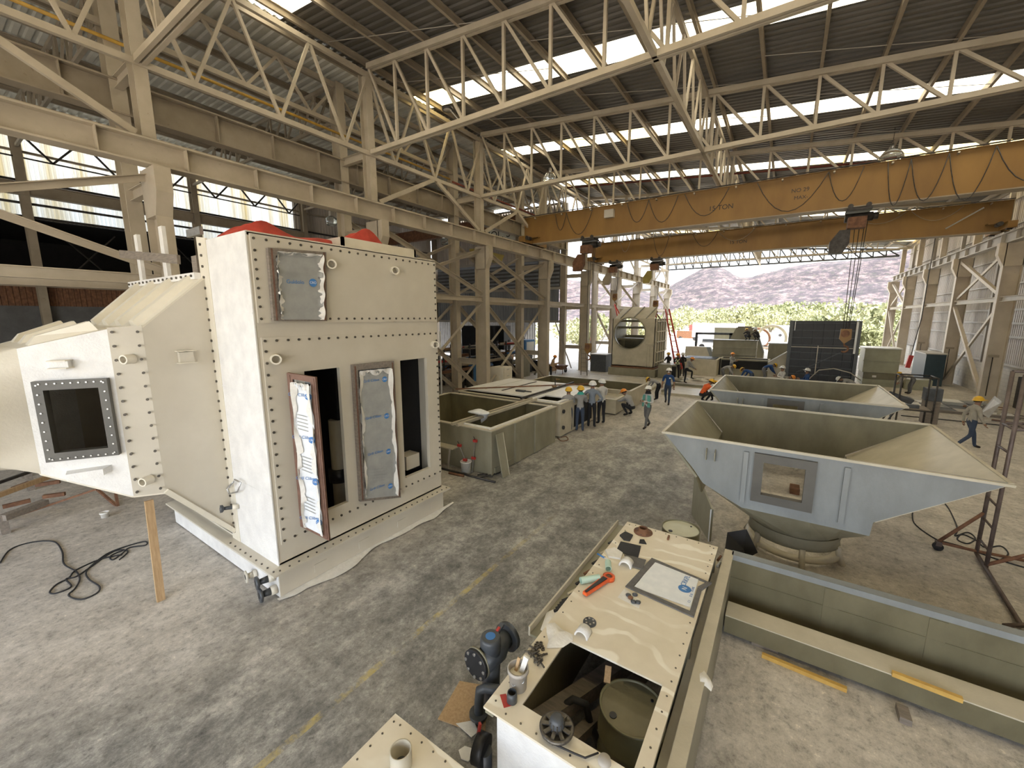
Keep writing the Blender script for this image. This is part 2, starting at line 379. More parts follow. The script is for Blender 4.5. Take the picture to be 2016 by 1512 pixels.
# ---- main roof
ce = struct('ceiling')
XS = [-14.4] + [-13.65 + 1.54 * i for i in range(16)]
XS = [x for x in XS if x < 9.6] + [9.75]
SKY0, SKYW = 2.85, 1.15                            # where the skylight strip lies in each bay
edges = [Y0] + YK + [Y1 + .8]
for i in range(len(edges) - 1):
    a, b = edges[i], edges[i + 1]
    s0 = (YK[0] - 6.7 + SKY0) if i == 0 else a + SKY0
    for y0, y1 in (((a, s0), (s0 + SKYW, b)) if i < len(edges) - 2 else ((a, b),)):
        corr(MB(), y0, y1, lambda y, h, e: ((XS[0], XS[-1])[e], y, zroof((XS[0], XS[-1])[e]) + .25 + h)).build('roof_sheet', 'zinc_sheet', ce)
    if i < len(edges) - 2:
        for j in range(len(XS) - 1):
            m = 'skylight_yellow' if random.random() < .22 else 'skylight_white'
            corr(MB(), s0, s0 + SKYW, lambda y, h, e: ((XS[j], XS[j + 1])[e], y, zroof((XS[j], XS[j + 1])[e]) + .25 + h)).build('skylight_panel', m, ce)
for x in XS[1:-1]:
    MB().section((x, Y0, zroof(x) + .115), (x, Y1 + .6, zroof(x) + .115), [(-.045, -.115), (.045, -.115), (.045, -.095), (-.03, -.095), (-.03, .095), (.045, .095), (.045, .115), (-.045, .115)]).build('purlin', 'cream_paint_dirty', ce)
for x in (XS[0] - .05, XS[-1]):
    MB().box((x - .05, Y0, zroof(x) - .1), (x + .05, Y1 + .6, zroof(x) + .2)).build('eave_beam', 'cream_paint_dirty', ce)
# thin sag rods between purlins
for y in [k + d for k in YK[:6] for d in (1.4, 5.2)]:
    for j in (1, 5, 9):
        MB().tube([(XS[j], y, zroof(XS[j]) + .03), (XS[j + 4], y + 1.7, zroof(XS[j + 4]) + .03)], .012, 5).build('sag_rod', 'pale_grey_paint', ce)
# ---- left bay roof
cl = struct('ceiling_left_bay')
ZL = 13.45
XSL = [-14.5 - 1.6 * i for i in range(11)]
for i in range(6):
    a, b = [(Y0, YK[0])] [0] if i == 0 else (YK[i - 1], YK[i])
    if i == 5: b = YB
    if a >= YB: continue
    corr(MB(), a, b, lambda y, h, e: ((XS[0] + .12, XW)[e], y, ZL + .27 + h), .30, .03).build('roof_sheet', 'pale_sheet', cl)
for x in XSL[1:]:
    MB().section((x, Y0, ZL + .1), (x, YB, ZL + .1), [(-.05, -.1), (.05, -.1), (.05, -.08), (-.03, -.08), (-.03, .08), (.05, .08), (.05, .1), (-.05, .1)]).build('purlin', 'cream_paint_dirty', cl)
# ---- roof trusses of the hall, one on each frame line
def truss_members(root, nodes_top, nodes_bot, w, d, m):
    """verticals and falling diagonals between two chords"""
    n = len(nodes_top)
    for i in range(n):
        if 0 < i < n - 1: MB().bar(nodes_top[i], nodes_bot[i], w, d, (0, 1, 0)).build('vertical', m, root)
        if i < n - 1: MB().bar(nodes_top[i], nodes_bot[i + 1], w, d, (0, 1, 0)).build('diagonal', m, root)
TX = [x for x in XS[1:-1] if x < 9.2]
TX[0] = -13.48; TX[-1] = 8.75
wh = ['nearest the camera', 'second from the camera', 'third from the camera, before the near crane', 'fourth from the camera, between the cranes', 'fifth from the camera', 'sixth from the camera', 'seventh from the camera', 'one before the open end']
for k, y in enumerate(YK[:8]):
    t = thing('roof_truss', 'cream lattice roof truss across the hall, ' + wh[k], 'roof truss', (-2.3, y, 10.3), 'roof trusses across the hall')
    top = [Vector((x, y, zroof(x) - .09)) for x in TX]; bot = [Vector((x, y, 10.4)) for x in TX]
    mb = MB()
    for s in (-.075, .075): mb.bar(top[0] + Vector((0, s, 0)), top[-1] + Vector((0, s, 0)), .10, .17)
    mb.build('top_chord', 'cream_paint', t); mb = MB()
    for s in (-.075, .075): mb.bar(bot[0] + Vector((0, s, 0)), bot[-1] + Vector((0, s, 0)), .09, .15)
    mb.build('bottom_chord', 'cream_paint', t)
    truss_members(t, top, bot, .085, .085, 'cream_paint')
# the lighter truss over the open end
t = thing('end_truss', 'slender grey lattice truss spanning the open end of the hall', 'roof truss', (-2.3, Y1, 10.4))
tx = [-13.6 + 22.6 / 22 * i for i in range(23)]
for z, nm in ((10.5, 'bottom_chord'), (11.12, 'middle_chord')): MB().bar((-13.6, Y1 - .9, z), (9, Y1 - .9, z), .16, .18).build(nm, 'end_grey', t)
ZE = lambda x: zroof(x) - .14
MB().bar((-13.6, Y1 - .9, ZE(-13.6)), (9, Y1 - .9, ZE(9)), .16, .18).build('top_chord', 'end_grey', t)
for i in range(22):
    MB().bar((tx[i], Y1 - .9, ZE(tx[i])), (tx[i], Y1 - .9, 10.5), .12).build('vertical', 'end_grey', t)
    MB().bar((tx[i], Y1 - .9, ZE(tx[i])), (tx[i + 1], Y1 - .9, 10.5), .12).build('diagonal', 'end_grey', t)
# ---- lengthwise trusses
def long_truss(x, zb, zt, label, dense=3, sec=.085):
    t = thing('lengthwise_truss', label, 'roof truss', (x, 24, zb), 'lengthwise trusses under the roof')
    y0, y1 = -2.6, YK[8] if x > -15 else YB
    MB().bar((x, y0, zt), (x, y1, zt), .12, .15).build('top_chord', 'cream_paint', t)
    MB().bar((x, y0, zb), (x, y1, zb), .12, .15).build('bottom_chord', 'cream_paint', t)
    for k in range(-1, 8):
        a = 4.1 + 6.7 * k; p = 6.7 / dense
        if a + 1 > y1: break
        for i in range(dense):
            for (ya, za), (yb, zc) in (((a + p * i, zt), (a + p * (i + .5), zb)), ((a + p * (i + .5), zb), (a + p * (i + 1), zt))):
                MB().bar((x, ya, za), (x, yb, zc), sec, sec, (1, 0, 0)).build('diagonal', 'cream_paint', t)
long_truss(XL, 10.35, 13.05, 'cream lattice truss running lengthwise along the front row of left columns')
long_truss(XB, 11.85, 13.25, 'cream lattice truss running lengthwise along the back row of left columns')
long_truss(-3.13, 10.4, zroof(-3.13) - .15, 'cream lattice girder running lengthwise under the middle of the roof', 5, .07)
# ---- lattice trusses of the left bay
for k, y in enumerate(YK[:5]):
    t = thing('bay_truss', 'brown lattice roof truss of the left side bay, %s from the camera' % ORD[k], 'roof truss', (-23, y, 11.9), 'roof trusses of the side bay')
    n = 12; xs = [XB - .3 - (XB - XW - .62) * i / n for i in range(n + 1)]
    top = [Vector((x, y, ZL - .1)) for x in xs]; bot = [Vector((x, y, 12.0 - .0 * i)) for i, x in enumerate(xs)]
    MB().bar(top[0], top[-1], .1, .14).build('top_chord', 'cream_paint_dirty', t); MB().bar(bot[0], bot[-1], .1, .12).build('bottom_chord', 'cream_paint_dirty', t)
    truss_members(t, top, bot, .07, .07, 'cream_paint_dirty')
# ---- columns
def col_side(k): return ['beside the pale scrubber', 'behind the pale scrubber', 'behind the grey dip tanks', 'left of the suspended hook block', 'behind the duct with the round hole', 'sixth along the row', 'seventh along the row', 'eighth along the row', 'last before the open end'][k]
def column(x, y, s, label, zt, head=True, m='cream_paint', depth=.72, group=None):
    """welded H column, web across the hall; s = +1 when the hall lies on its +X side"""
    t = thing('steel_column', label, 'column', (x, y, 0), group)
    MB().ibeam((x, y, 0), (x, y, zt), depth, .34, .035, .03, (1, 0, 0)).build('shaft', m, t)
    MB().box((x - depth / 2 - .1, y - .25, 0), (x + depth / 2 + .1, y + .25, .03)).build('base_plate', m, t)
    if head:
        a = x - s * depth / 2; b = x + s * depth / 2
        MB().prism([(a, y - .17, 6.8), (b, y - .17, 6.8), (b + s * .24, y - .17, 7.35), (b + s * .24, y - .17, 7.93), (a, y - .17, 7.93)], (0, .34, 0)).build('corbel', m, t)
    return t
for k, y in enumerate(YK):
    column(XL - .02, y, 1, 'cream H column carrying the left crane rail, ' + col_side(k), 7.95, True, 'cream_paint', group='front row of left columns')
    t = thing('upper_column', 'cream upper column standing on the left crane rail, %s from the camera' % ORD[k], 'column', (XL - .17, y, 8.5), 'upper columns over the left rail')
    MB().ibeam((XL - .17, y, 8.5), (XL - .17, y, 13.1), .42, .28, .03, .025, (1, 0, 0)).build('shaft', 'cream_paint', t)
    MB().box((XL - .42, y - .2, 8.5), (XL + .06, y + .2, 8.53)).build('base_plate', 'cream_paint', t)
    if y <= YB + .1 or True:
        column(XB, y, -1, 'cream H column of the rear row at left, %s from the camera' % ORD[k], 13.3 if y < 31.5 else 10.3, False, 'cream_paint', .5, 'rear row of left columns')
        t = thing('column_tie', 'short cream beam tying the %s pair of left columns' % ORD[k], 'steel beam', (-14.5, y, 1.8), 'ties between the paired left columns')
        for z in (1.9, 5.1, 7.6, 10.4):
            MB().ibeam((XB + .25, y, z), (XL - .4, y, z), .3, .18, .02, .015).build('tie', 'cream_paint', t)
    if k >= 1:
        column(XR, y, -1, 'pale H column of the right wall, ' + ('%s from the camera' % ORD[k - 1] if k < 8 else 'last before the open end'), 7.95, True, 'cream_paint_lit', .66, 'columns of the right wall')
        t = thing('upper_column', 'pale upper column above the right crane rail, %s from the camera' % ORD[k - 1], 'column', (XR + .35, y, 8.4), 'upper columns over the right rail')
        MB().ibeam((XR + .35, y, 8.4), (XR + .35, y, zroof(XR) - .1), .34, .26, .03, .025, (1, 0, 0)).build('shaft', 'cream_paint_lit', t)
        MB().box((XR + .12, y - .18, 8.38), (XR + .58, y + .18, 8.41)).build('base_plate', 'cream_paint', t)
# ---- crane runways
def runway(x, y0, y1, z0, z1, label, m, w=.42, name='crane_runway'):
    t = thing(name, label, 'crane rail beam', (x, (y0 + y1) / 2, z0))
    MB().ibeam((x, y0, (z0 + z1) / 2), (x, y1, (z0 + z1) / 2), z1 - z0, w, .04, .025).build('beam', m, t)
    MB().box((x - .04, y0, z1), (x + .04, y1, z1 + .07)).build('rail', 'cream_paint_dirty', t)
    y = y0 + .6
    st = None
    while y < y1:
        if st is None:
            st = MB().box((-w / 2 + .02, -.012, -(z1 - z0) / 2 + .04), (w / 2 - .02, .012, (z1 - z0) / 2 - .04)).mesh('stiffener'); st.materials.append(MATS[m])
        inst('stiffener', st, t, (x, y, (z0 + z1) / 2)); y += 1.675
runway(XL + .25, -2.6, Y1 - .9, 7.95, 8.55, 'cream crane runway beam along the left columns', 'cream_paint')
runway(XR - .22, 4, Y1 - .9, 7.9, 8.42, 'pale crane runway beam along the right wall', 'pale_grey_paint', .36)
runway(XB + .1, -2.6, YB, 9.65, 10.5, 'brown crane runway beam of the left side bay', 'cream_paint_dirty', .4, 'side_bay_runway')
# ---- struts and cross bracing
def strut_row(x, ks, z, label, y_last=8):
    t = thing('strut_beam', label, 'steel beam', (x, 20, z - .1))
    for k in ks: MB().ibeam((x, YK[k] + .2 if k >= 0 else -2.6, z), (x, (YK[k + 1] if k + 1 < 9 else 0) - .2, z), .24, .2, .02, .015).build('strut', 'cream_paint', t)
strut_row(XL + .1, [-1, 0, 1, 2, 3, 4, 5, 6, 7], 5.25, 'cream horizontal strut along the front left columns at mid height')
strut_row(XB, [-1, 0, 1, 2, 3, 4, 5, 6, 7], 5.2, 'cream horizontal strut along the rear left columns at mid height')
strut_row(XR - .15, [1, 2, 3, 4, 5, 6, 7], 5.2, 'pale horizontal strut along the right wall columns at mid height')
def xbrace(x, k, za, zb, label, m='cream_paint', group='cross braces between columns'):
    ya, yb = (YK[k] if k >= 0 else -2.6) + .12, YK[k + 1] - .12
    t = thing('cross_brace', label, 'steel brace', (x, (ya + yb) / 2, za), group)
    MB().angle((x - .05, ya, za), (x - .05, yb, zb), .16, .02, (1, 0, 0)).build('brace', m, t)
    MB().angle((x + .05, ya, zb), (x + .05, yb, za), .16, .02, (1, 0, 0)).build('brace', m, t)
nm = {-1: 'left of the scrubber', 1: 'behind the scrubber', 2: 'behind the grey dip tanks', 5: 'behind the duct with the round hole', 7: 'at the open end'}
for k in (-1, 1, 2, 5, 7):
    xbrace(XL + .05, k, .25, 5.0, 'lower cream cross brace of the front left columns, ' + nm[k])
    xbrace(XL + .05, k, 5.5, 7.75, 'upper cream cross brace of the front left columns, ' + nm[k])
    ym = (YK[k] if k >= 0 else -2.6) + 3.35
    t = thing('knee_brace', 'cream inverted V brace above the left crane rail, ' + nm[k], 'steel brace', (XL, ym, 8.6), 'V braces above the left rail')
    for s in (-1, 1): MB().bar((XL, ym + s * .1, 10.3), (XL, ym + s * 3.1, 8.72), .11, .16).build('brace', 'cream_paint', t)
for k in (1, 2, 5):
    xbrace(XB, k, .25, 5.0, 'lower cream cross brace of the rear left columns, ' + nm[k]); xbrace(XB, k, 5.5, 8.2, 'upper cream cross brace of the rear left columns, ' + nm[k])
for k, s in ((4, 'beside the dark teal cabinet'), (7, 'at the open end')):
    xbrace(XR - .12, k, .3, 4.95, 'lower pale cross brace of the right wall, ' + s, 'cream_paint_lit'); xbrace(XR - .12, k, 5.45, 7.7, 'upper pale cross brace of the right wall, ' + s, 'cream_paint_lit')
# pipes along the rear columns
def pipe(name, x, z, r, m, label, y0=-2.6, y1=YB):
    tag(MB().tube([(x, y0, z), (x, (y0 + y1) / 2, z), (x, y1, z)], r, 10).build(name, m), label, 'pipe')
pipe('conductor_rail', XB + .28, 11.4, .045, 'ochre_pipe', 'long ochre pipe running along the rear left columns under the roof', y1=17)
pipe('conductor_rail', XB + .28, 11.32, .05, 'red_pipe', 'long rust red pipe continuing along the rear left columns', 17.2, 50)
for y, z0, z1 in ((26.2, 12.0, 12.0),):
    tag(MB().tube([(-13, y, zroof(-13) - .45), (9, y, zroof(9) - .45)], .05, 8).build('roof_pipe', 'red_pipe'), 'dark red pipe crossing under the far roof', 'pipe')
# ---- right wall
wr = struct('wall_right')
XWL = 9.85
for i in range(1, 9):
    a, b = (YK[i - 1], YK[i])
    corr(MB(), a, b, lambda y, h, e: (XWL + h, y, (1.75, zroof(XWL) + .1)[e]), .22, .02).build('wall_sheet', 'wall_sheet', wr)
corr(MB(), Y0, YK[0], lambda y, h, e: (XWL + h, y, (1.75, zroof(XWL) + .1)[e]), .22, .02).build('wall_sheet', 'wall_sheet', wr)
for z in (1.85, 3.3, 4.0, 4.7, 6.05, 7.5, 9.2, 10.6): MB().section((XWL - .12, Y0, z), (XWL - .12, YK[8], z), [(-.06, -.05), (.06, -.05), (.06, .05), (.045, .05), (.045, -.035), (-.06, -.035)]).build('girt', 'pale_grey_paint', wr)
MB().box((9.62, Y0, 0), (9.85, YK[8], 1.72)).build('block_base', 'block_wall', wr)
MB().box((9.58, Y0, 1.72), (9.88, YK[8], 1.78)).build('coping', 'pale_grey_paint', wr)
for y in [k + 3.35 for k in YK[2:8]]: MB().ibeam((9.55, y, 1.78), (9.55, y, 11), .2, .16, .015, .012, (1, 0, 0)).build('wall_post', 'pale_grey_paint', wr)
# ---- left wall of the side bay
wf = struct('wall_left')
for i in range(4):
    a = Y0 if i == 0 else YK[i - 1]; b = min(YK[i], 17.0)
    n = max(1, round((b - a) / 1.12))
    if a >= b: continue
    for j in range(n):
        corr(MB(), a + (b - a) * j / n, a + (b - a) * (j + 1) / n, lambda y, h, e: (XW + h, y, (8.95, ZL + .2)[e]), .16, .015).build('translucent_panel', 'wall_translucent', wf)
corr(MB(), 17.0, YB, lambda y, h, e: (XW + h, y, (5.9, ZL + .2)[e]), .24, .022).build('wall_sheet', 'wall_sheet', wf)
for z in (9.0, 9.6, 10.6, 11.9): MB().box((XW + .06, Y0, z - .05), (XW + .18, YB, z + .05)).build('girt', 'dark_steel' if z < 11 else 'cream_paint_dirty', wf)
MB().ibeam((XW + .55, Y0, 10.15), (XW + .55, 17.5, 10.15), .55, .3, .03, .02).build('wall_beam', 'cream_paint_dirty', wf)
for y in YK[:5] + [-2.6]:
    MB().ibeam((XW + .45, y, 0), (XW + .45, y, ZL), .45, .3, .03, .02, (1, 0, 0)).build('wall_column', 'cream_paint_dirty', wf)
MB().box((XW - .1, Y0, 0), (XW + .1, YB, 4.85)).build('block_base', 'shed_grey', wf)  # whitish blocks in shade, the shade put into this dark grey
corr(MB(), Y0, YB, lambda y, h, e: (XW + .12 + h, y, (4.85, 5.75)[e]), .2, .02).build('rusty_sheet', 'rust', wf)
MB().box((XW - .1, Y0, 5.75), (XW + .2, YB, 6.0)).build('lintel', 'cream_paint_dirty', wf)
for y in (2.2, 7.6, 12.4):   # shutters, the shade of the wall put into their grey
    d = MB().box((XW + .1, y, .05), (XW + .14, y + 3.2, 3.6)).build('roller_door', 'shed_grey', wf)
    sl = mesh_of(MB().box((0, 0, -.05), (.03, 3.2, .05)), 'slat', 'shed_grey')
    for i in range(14): inst('slat', sl, d, (XW + .14, y, .25 + i * .24))
# small trusses that stiffen the glazed wall
t = thing('wind_girder', 'thin dark zigzag girder in front of the translucent wall panels', 'lattice girder', (XW + .5, 4, 11.2))
MB().bar((XW + .5, Y0, 11.55), (XW + .5, 17.2, 11.55), .06).build('lower_chord', 'dark_steel', t); MB().bar((XW + .5, Y0, 12.5), (XW + .5, 17.2, 12.5), .06).build('upper_chord', 'cream_paint_dirty', t)
y = Y0 + .4
while y < 16.5:
    MB().bar((XW + .5, y, 12.5), (XW + .5, y + .8, 11.55), .08).build('diagonal', 'dark_steel', t); MB().bar((XW + .5, y + .8, 11.55), (XW + .5, y + 1.6, 12.5), .08).build('diagonal', 'dark_steel', t); y += 2.25
# unlit shed beyond the left wall's gap, its dark put into sheet colour
sh = struct('wall_shed')
mb = MB(); mb.box((XW - 8.8, Y0, 0), (XW - 8.7, YB, 9.0)); mb.build('back_sheet', 'unlit_black', sh)
MB().box((XW - 8.8, Y0, 8.9), (XW - .02, YB, 8.98)).build('shed_roof', 'unlit_black', sh)
for y in (Y0, YB): MB().box((XW - 8.8, y - .04, 0), (XW - .1, y + .04, 9)).build('end_sheet', 'unlit_black', sh)
for i in range(5):
    y = YK[0] - 4 + i * 5
    MB().bar((XW - 1.5, y, 6), (XW - 1.5, y + 2.4, 8.8), .06).build('brace', 'dark_steel', sh); MB().bar((XW - 1.5, y + 2.4, 6), (XW - 1.5, y, 8.8), .06).build('brace', 'dark_steel', sh)
# ---- far end of the side bay
we = struct('wall_far_left')
for i in range(13):
    x0 = XB - .4 - i * 1.12; corr(MB(), 0, 1.12, lambda y, h, e: (x0 - y, YB + h, (3.95, 6.6)[e]), .28, .02).build('wall_sheet', 'grey_sheet', we)
    corr(MB(), 0, 1.12, lambda y, h, e: (x0 - y, YB + .1 + h, (9.2, ZL)[e]), .28, .02).build('upper_sheet', 'wall_sheet', we)
for z in (3.95, 6.7, 9.1): MB().bar((XB - .3, YB - .1, z), (XW, YB - .1, z), .14, .2).build('girt', 'pale_grey_paint', we)
for x in (-18.5, -22, -25.5): MB().ibeam((x, YB, 0), (x, YB, 12.5), .3, .2, .02, .015).build('end_post', 'pale_grey_paint', we)
for x in (-16.2, -19.8, -23.4, -27): MB().bar((x, YB - .05, 3.95), (x + 1.6, YB - .05, 0.1), .08).build('end_brace', 'pale_grey_paint', we)
MB().box((XW, YB + .3, 6.6), (XB - .4, YB + .34, 9.2)).build('sky_block_sheet', 'shed_grey', we)  # added dark sheet shutting out sky gaps between the bars
for i in range(7): MB().bar((XB - .5, YB + .15, 7.0 + i * .32), (XW, YB + .15, 7.0 + i * .32), .03, .16).build('shed_purlin', 'grey_sheet', we)  # bars standing for purlins of the adjoining shed roof

# gable sheet, unseen, added to cut daylight from the near end behind the camera
wn_ = struct('wall_near')
corr(MB(), -15, 10, lambda x, h, e: (x, Y0 + h, (7.5, 14.0 if x < -13 else zroof(x) + .2)[e]), .26, .02).build('added_gable_sheet', 'wall_sheet', wn_)
corr(MB(), XW, -15, lambda x, h, e: (x, Y0 + h, (0, ZL + .2)[e]), .26, .02).build('bay_sheet', 'wall_sheet', wn_)

ws_ = struct('wall_yard_shed')
for i in range(5): corr(MB(), 0, 3.6, lambda y, h, e: (-22.0 - i * 3.6 - y, 37.5 + h, (0, 4.6)[e]), .3, .02).build('shed_sheet', 'shed_grey', ws_)
MB().box((-40, 36.2, 4.6), (-22, 41, 4.7)).build('shed_roof', 'grey_sheet', ws_)
# ================================================================== OVERHEAD CRANES
def rope(mb, a, b, r=.012): return mb.tube([a, b], r, 5)
def crane(y, label, xl, xr, z0, z1, hoists, festoon, text_x, name='overhead_crane', extra=None):
    t = thing(name, label, 'overhead crane', ((xl + xr) / 2, y, z0), 'overhead cranes')
    g = MB().box((xl, y, z0 + .04), (xr, y + .42, z1 - .03)).build('girder', 'crane_yellow', t)
    MB().box((xl, y - .06, z1 - .03), (xr, y + .48, z1)).build('top_flange', 'crane_yellow', t)
    MB().box((xl + .3, y - .10, z0), (xr - .3, y + .52, z0 + .04)).build('bottom_flange', 'cream_paint_dirty', t)
    MB().box((xl - .1, y - .16, z1 + .02), (xr, y - .06, z1 + .045)).build('cable_track', 'dark_steel', t)
    for i in range(13):
        x = xl + .8 + i * (xr - xl - 1.6) / 12
        MB().cyl((x, y - .02, z1 - .12), (x, y - .17, z1 - .10), .035, 8).build('cable_bracket', 'cream_paint', t)
    for x in (xl + .5, xr - .5):
        MB().tube([(x, y - .004, z0 + .35), (x, y + .01, z0 + .35)], .055, 14).build('bolt_hole', 'black_plastic', t)
    for x, s in ((XL + .25, 1), (XR - .22, -1)):
        e = MB().box((x - .16, y - 1.1, 8.66), (x + .16, y + 1.7, 8.98)).build('end_truck', 'crane_yellow', t)
        for yy in (y - .75, y + 1.35): MB().cyl((x - .1, yy, 8.75), (x + .1, yy, 8.75), .15, 16).build('wheel', 'dark_steel', e)
        MB().box((x - .2, y - .35, 8.98), (x + .45 * s + .2 * s, y + .5, 9.04)).build('gusset', 'crane_yellow', e)
        MB().cyl((x - .05 + .3 * s, y - .9, 8.9), (x - .05 + .3 * s, y - .45, 8.9), .11, 12).build('drive_motor', 'dark_steel', e)
    # drooping cable along the girder
    for (xa, xb, sag) in festoon:
        n = 10
        MB().tube([(xa + (xb - xa) * i / n, y - .13, z1 - .08 - sag * (1 - (2 * i / n - 1) ** 2)) for i in range(n + 1)], .016, 6).build('festoon_cable', 'dark_steel' if sag > .8 else 'cream_paint_dirty', t)
    lettering('lettering', '15 TON', .30, 'black_plastic', t, (text_x, y - .003, (z0 + z1) / 2 - .1), (1, 0, 0), (0, 0, 1))
    return t
fest = [(-11.6, -10.9, .9), (-10.9, -9.3, 1.25), (-7.4, -6.3, 1.0), (-6.3, -4.9, 1.15), (-4.6, -2.7, 1.1), (-1.6, .9, 1.35), (.9, 2.0, 1.2), (2.7, 3.35, 1.6), (3.35, 4.35, 1.55), (4.35, 5.5, 1.7), (5.5, 7.4, 1.3)]
c1 = crane(22.0, 'near ochre overhead crane girder marked 15 TON, nearest the camera', -13.75, 8.9, 8.66, 10.22, 2, fest, -3.0)
MB().box((-8.6, 21.75, 9.55), (-8.1, 22.0, 9.95)).build('control_box', 'pale_grey_paint', c1)
for i, (x, z, s) in enumerate(((.0, 9.62, .22), (.05, 9.32, .2))): lettering('scrawl', ['NO 29', 'MAX-'][i], s, 'dark_steel', c1, (x, 21.997, z), (1, 0, 0), (0, 0, 1))
fest2 = [(-11.2, -10.4, .8), (-8.7, -7.6, 1.3), (-6.0, -4.4, .9), (-4.4, -2.2, .7), (2.8, 5.0, .5), (5.2, 7.2, .6)]
c2 = crane(32.0, 'far ochre overhead crane girder marked 15 TON, nearer the open end', -13.6, 9.0, 8.62, 10.15, 2, fest2, -3.15)
t = c2
MB().bar((7.9, 31.7, 9.85), (6.6, 31.6, 8.95), .06).build('access_arm', 'bright_steel', c2)
def hoist(x, y, zb, zhook, label, tall=True, m='dark_steel', bag='dark_steel'):
    t = thing('rope_hoist', label, 'hoist', (x, y, zhook), 'rope hoists on the cranes')
    tr = MB().box((x - .36, y - .2, zb - .10), (x + .42, y + .65, zb + .0)).build('trolley', m, t)
    for dx in (-.26, .3):
        for yy in (y - .16, y + .58): MB().cyl((x + dx, yy - .03, zb + .07), (x + dx, yy + .03, zb + .07), .09, 12).build('trolley_wheel', m, tr)
    MB().cyl((x - .38, y + .2, zb - .32), (x + .5, y + .2, zb - .32), .17, 18).build('rope_drum', m, t)
    MB().box((x - .30, y - .35, zb - .80), (x + .28, y + .1, zb - .38)).build('motor_housing', 'rust', t)
    MB().cyl((x + .5, y + .2, zb - .32), (x + .66, y + .2, zb - .32), .13, 14).build('brake', m, t)
    MB().prism([(x - .52, y - .2, zb - .82), (x - .18, y - .2, zb - .82), (x - .16, y - .2, zb - 1.35), (x - .34, y - .2, zb - 1.72), (x - .80, y - .2, zb - 1.72), (x - .80, y - .2, zb - 1.25)], (0, .32, 0)).build('chain_bucket', bag, t)
    mb = MB()
    for i, dx in enumerate((-.02, .13, .28, .36)):
        MB().tube([(x + dx, y + .2, zb - .5), (x + .12 + (dx - .15) * .5, y + .2, zhook + .55)], .014, 6).build('wire_rope', 'dark_steel', t)
    cx = x + .12
    b = MB().prism([(cx - .16, y + .12, zhook + .62), (cx + .2, y + .12, zhook + .62), (cx + .22, y + .12, zhook + .2), (cx, y + .12, zhook), (cx - .18, y + .12, zhook + .2)], (0, .16, 0)).build('hook_block', 'orange_plastic' if False else 'crane_yellow', t)
    MB().cyl((cx, y + .1, zhook + .42), (cx, y + .3, zhook + .42), .15, 16).build('sheave', 'rust', b)
    pts = [(cx, y + .2, zhook + .02)] + [(cx + .03 + .13 * math.sin(a), y + .2, zhook - .22 + .13 * math.cos(a)) for a in [math.radians(v) for v in range(0, 250, 25)]]
    MB().tube(pts, [.03] + [.04] * (len(pts) - 2) + [.018], 8).build('hook', 'rust', t)
    return t
h1 = hoist(2.0, 22.0, 8.62, 3.2, 'dark rope hoist with orange hook in front of the black lattice tank')
h2 = hoist(-9.6, 22.0, 8.62, 2.2, 'dark rope hoist on the near crane at left, hook over the open dip tank', bag='rust')
h3 = hoist(-11.7, 32.0, 8.58, 5.55, 'left hoist of the far crane, lifting the duct by red slings', bag='cream_paint_dirty')
h4 = hoist(-8.5, 32.0, 8.58, 4.95, 'right hoist of the far crane, at the corner of the duct with the round hole', bag='olive_yellow')
# yellow beam parked under the left runway, sign board in the side bay
tag(MB().prism([(-15.0, 18.4, 7.62), (-15.0, 20.6, 7.55), (-15.0, 20.9, 8.0), (-15.0, 18.2, 8.05)], (.5, 0, 0)).build('spreader_beam', 'olive_yellow'), 'olive yellow lifting beam hung under the left crane runway', 'lifting beam')
t = thing('side_bay_crane', 'rusty crane girder of the side bay with painted sign letters', 'overhead crane', (-22, 24.5, 9.9))
MB().box((-29.5, 24.5, 10.5), (-15.6, 24.9, 11.3)).build('girder', 'rust', t); MB().box((-19.9, 24.44, 9.62), (-16.0, 24.5, 10.5)).build('sign_board', 'pale_sheet', t)
lettering('lettering', 'OMOL. S', .75, 'black_plastic', t, (-17.9, 24.43, 10.05), (1, 0, 0), (0, 0, 1))
# high bay lamps
def lamp(x, y, z, label, zt, tilt=0, r=.28, big=True):
    t = thing('high_bay_lamp', label, 'lamp', (x, y, z), 'lamps hung from the roof')
    MB().tube([(x, y, z + .62), (x, y, zt)], .010, 5).build('cord', 'dark_steel', t)
    MB().cyl((x, y, z + .40), (x, y, z + .64), .08, 12, .05).build('ballast', 'bright_steel', t)
    MB().lathe([(r, 0), (r * 1.02, .02), (r * .92, .18), (r * .62, .36), (.08, .42)], (x, y, z), 24).build('reflector', 'clear_sheet' if big else 'bright_steel', t)
    return t
p = PY(1083, 345, 19.0); lamp(p.x, p.y, p.z - .3, 'clear dome lamp hanging above the left end of the near crane', zroof(p.x) + .2, r=.36)
p = PY(1755, 305, 24.0); lamp(p.x, p.y, p.z - .2, 'pale dome lamp behind the near crane girder at right', zroof(p.x) + .2, r=.42)
p = PX(881, 215, -10.6); t = thing('disc_lamp', 'small round dark lamp on a strut of the second roof truss', 'lamp', tuple(p))
MB().lathe([(.001, -.03), (.19, -.03), (.19, .05), (.12, .09), (.001, .09)], p, 20).build('body', 'dark_steel', t); MB().lathe([(.001, -.035), (.15, -.035), (.15, -.028)], p, 20).build('lens', 'pale_grey_paint', t)
MB().bar(p + Vector((0, 0, .08)), p + Vector((.5, .1, -.5)), .03).build('arm', 'pale_grey_paint', t)
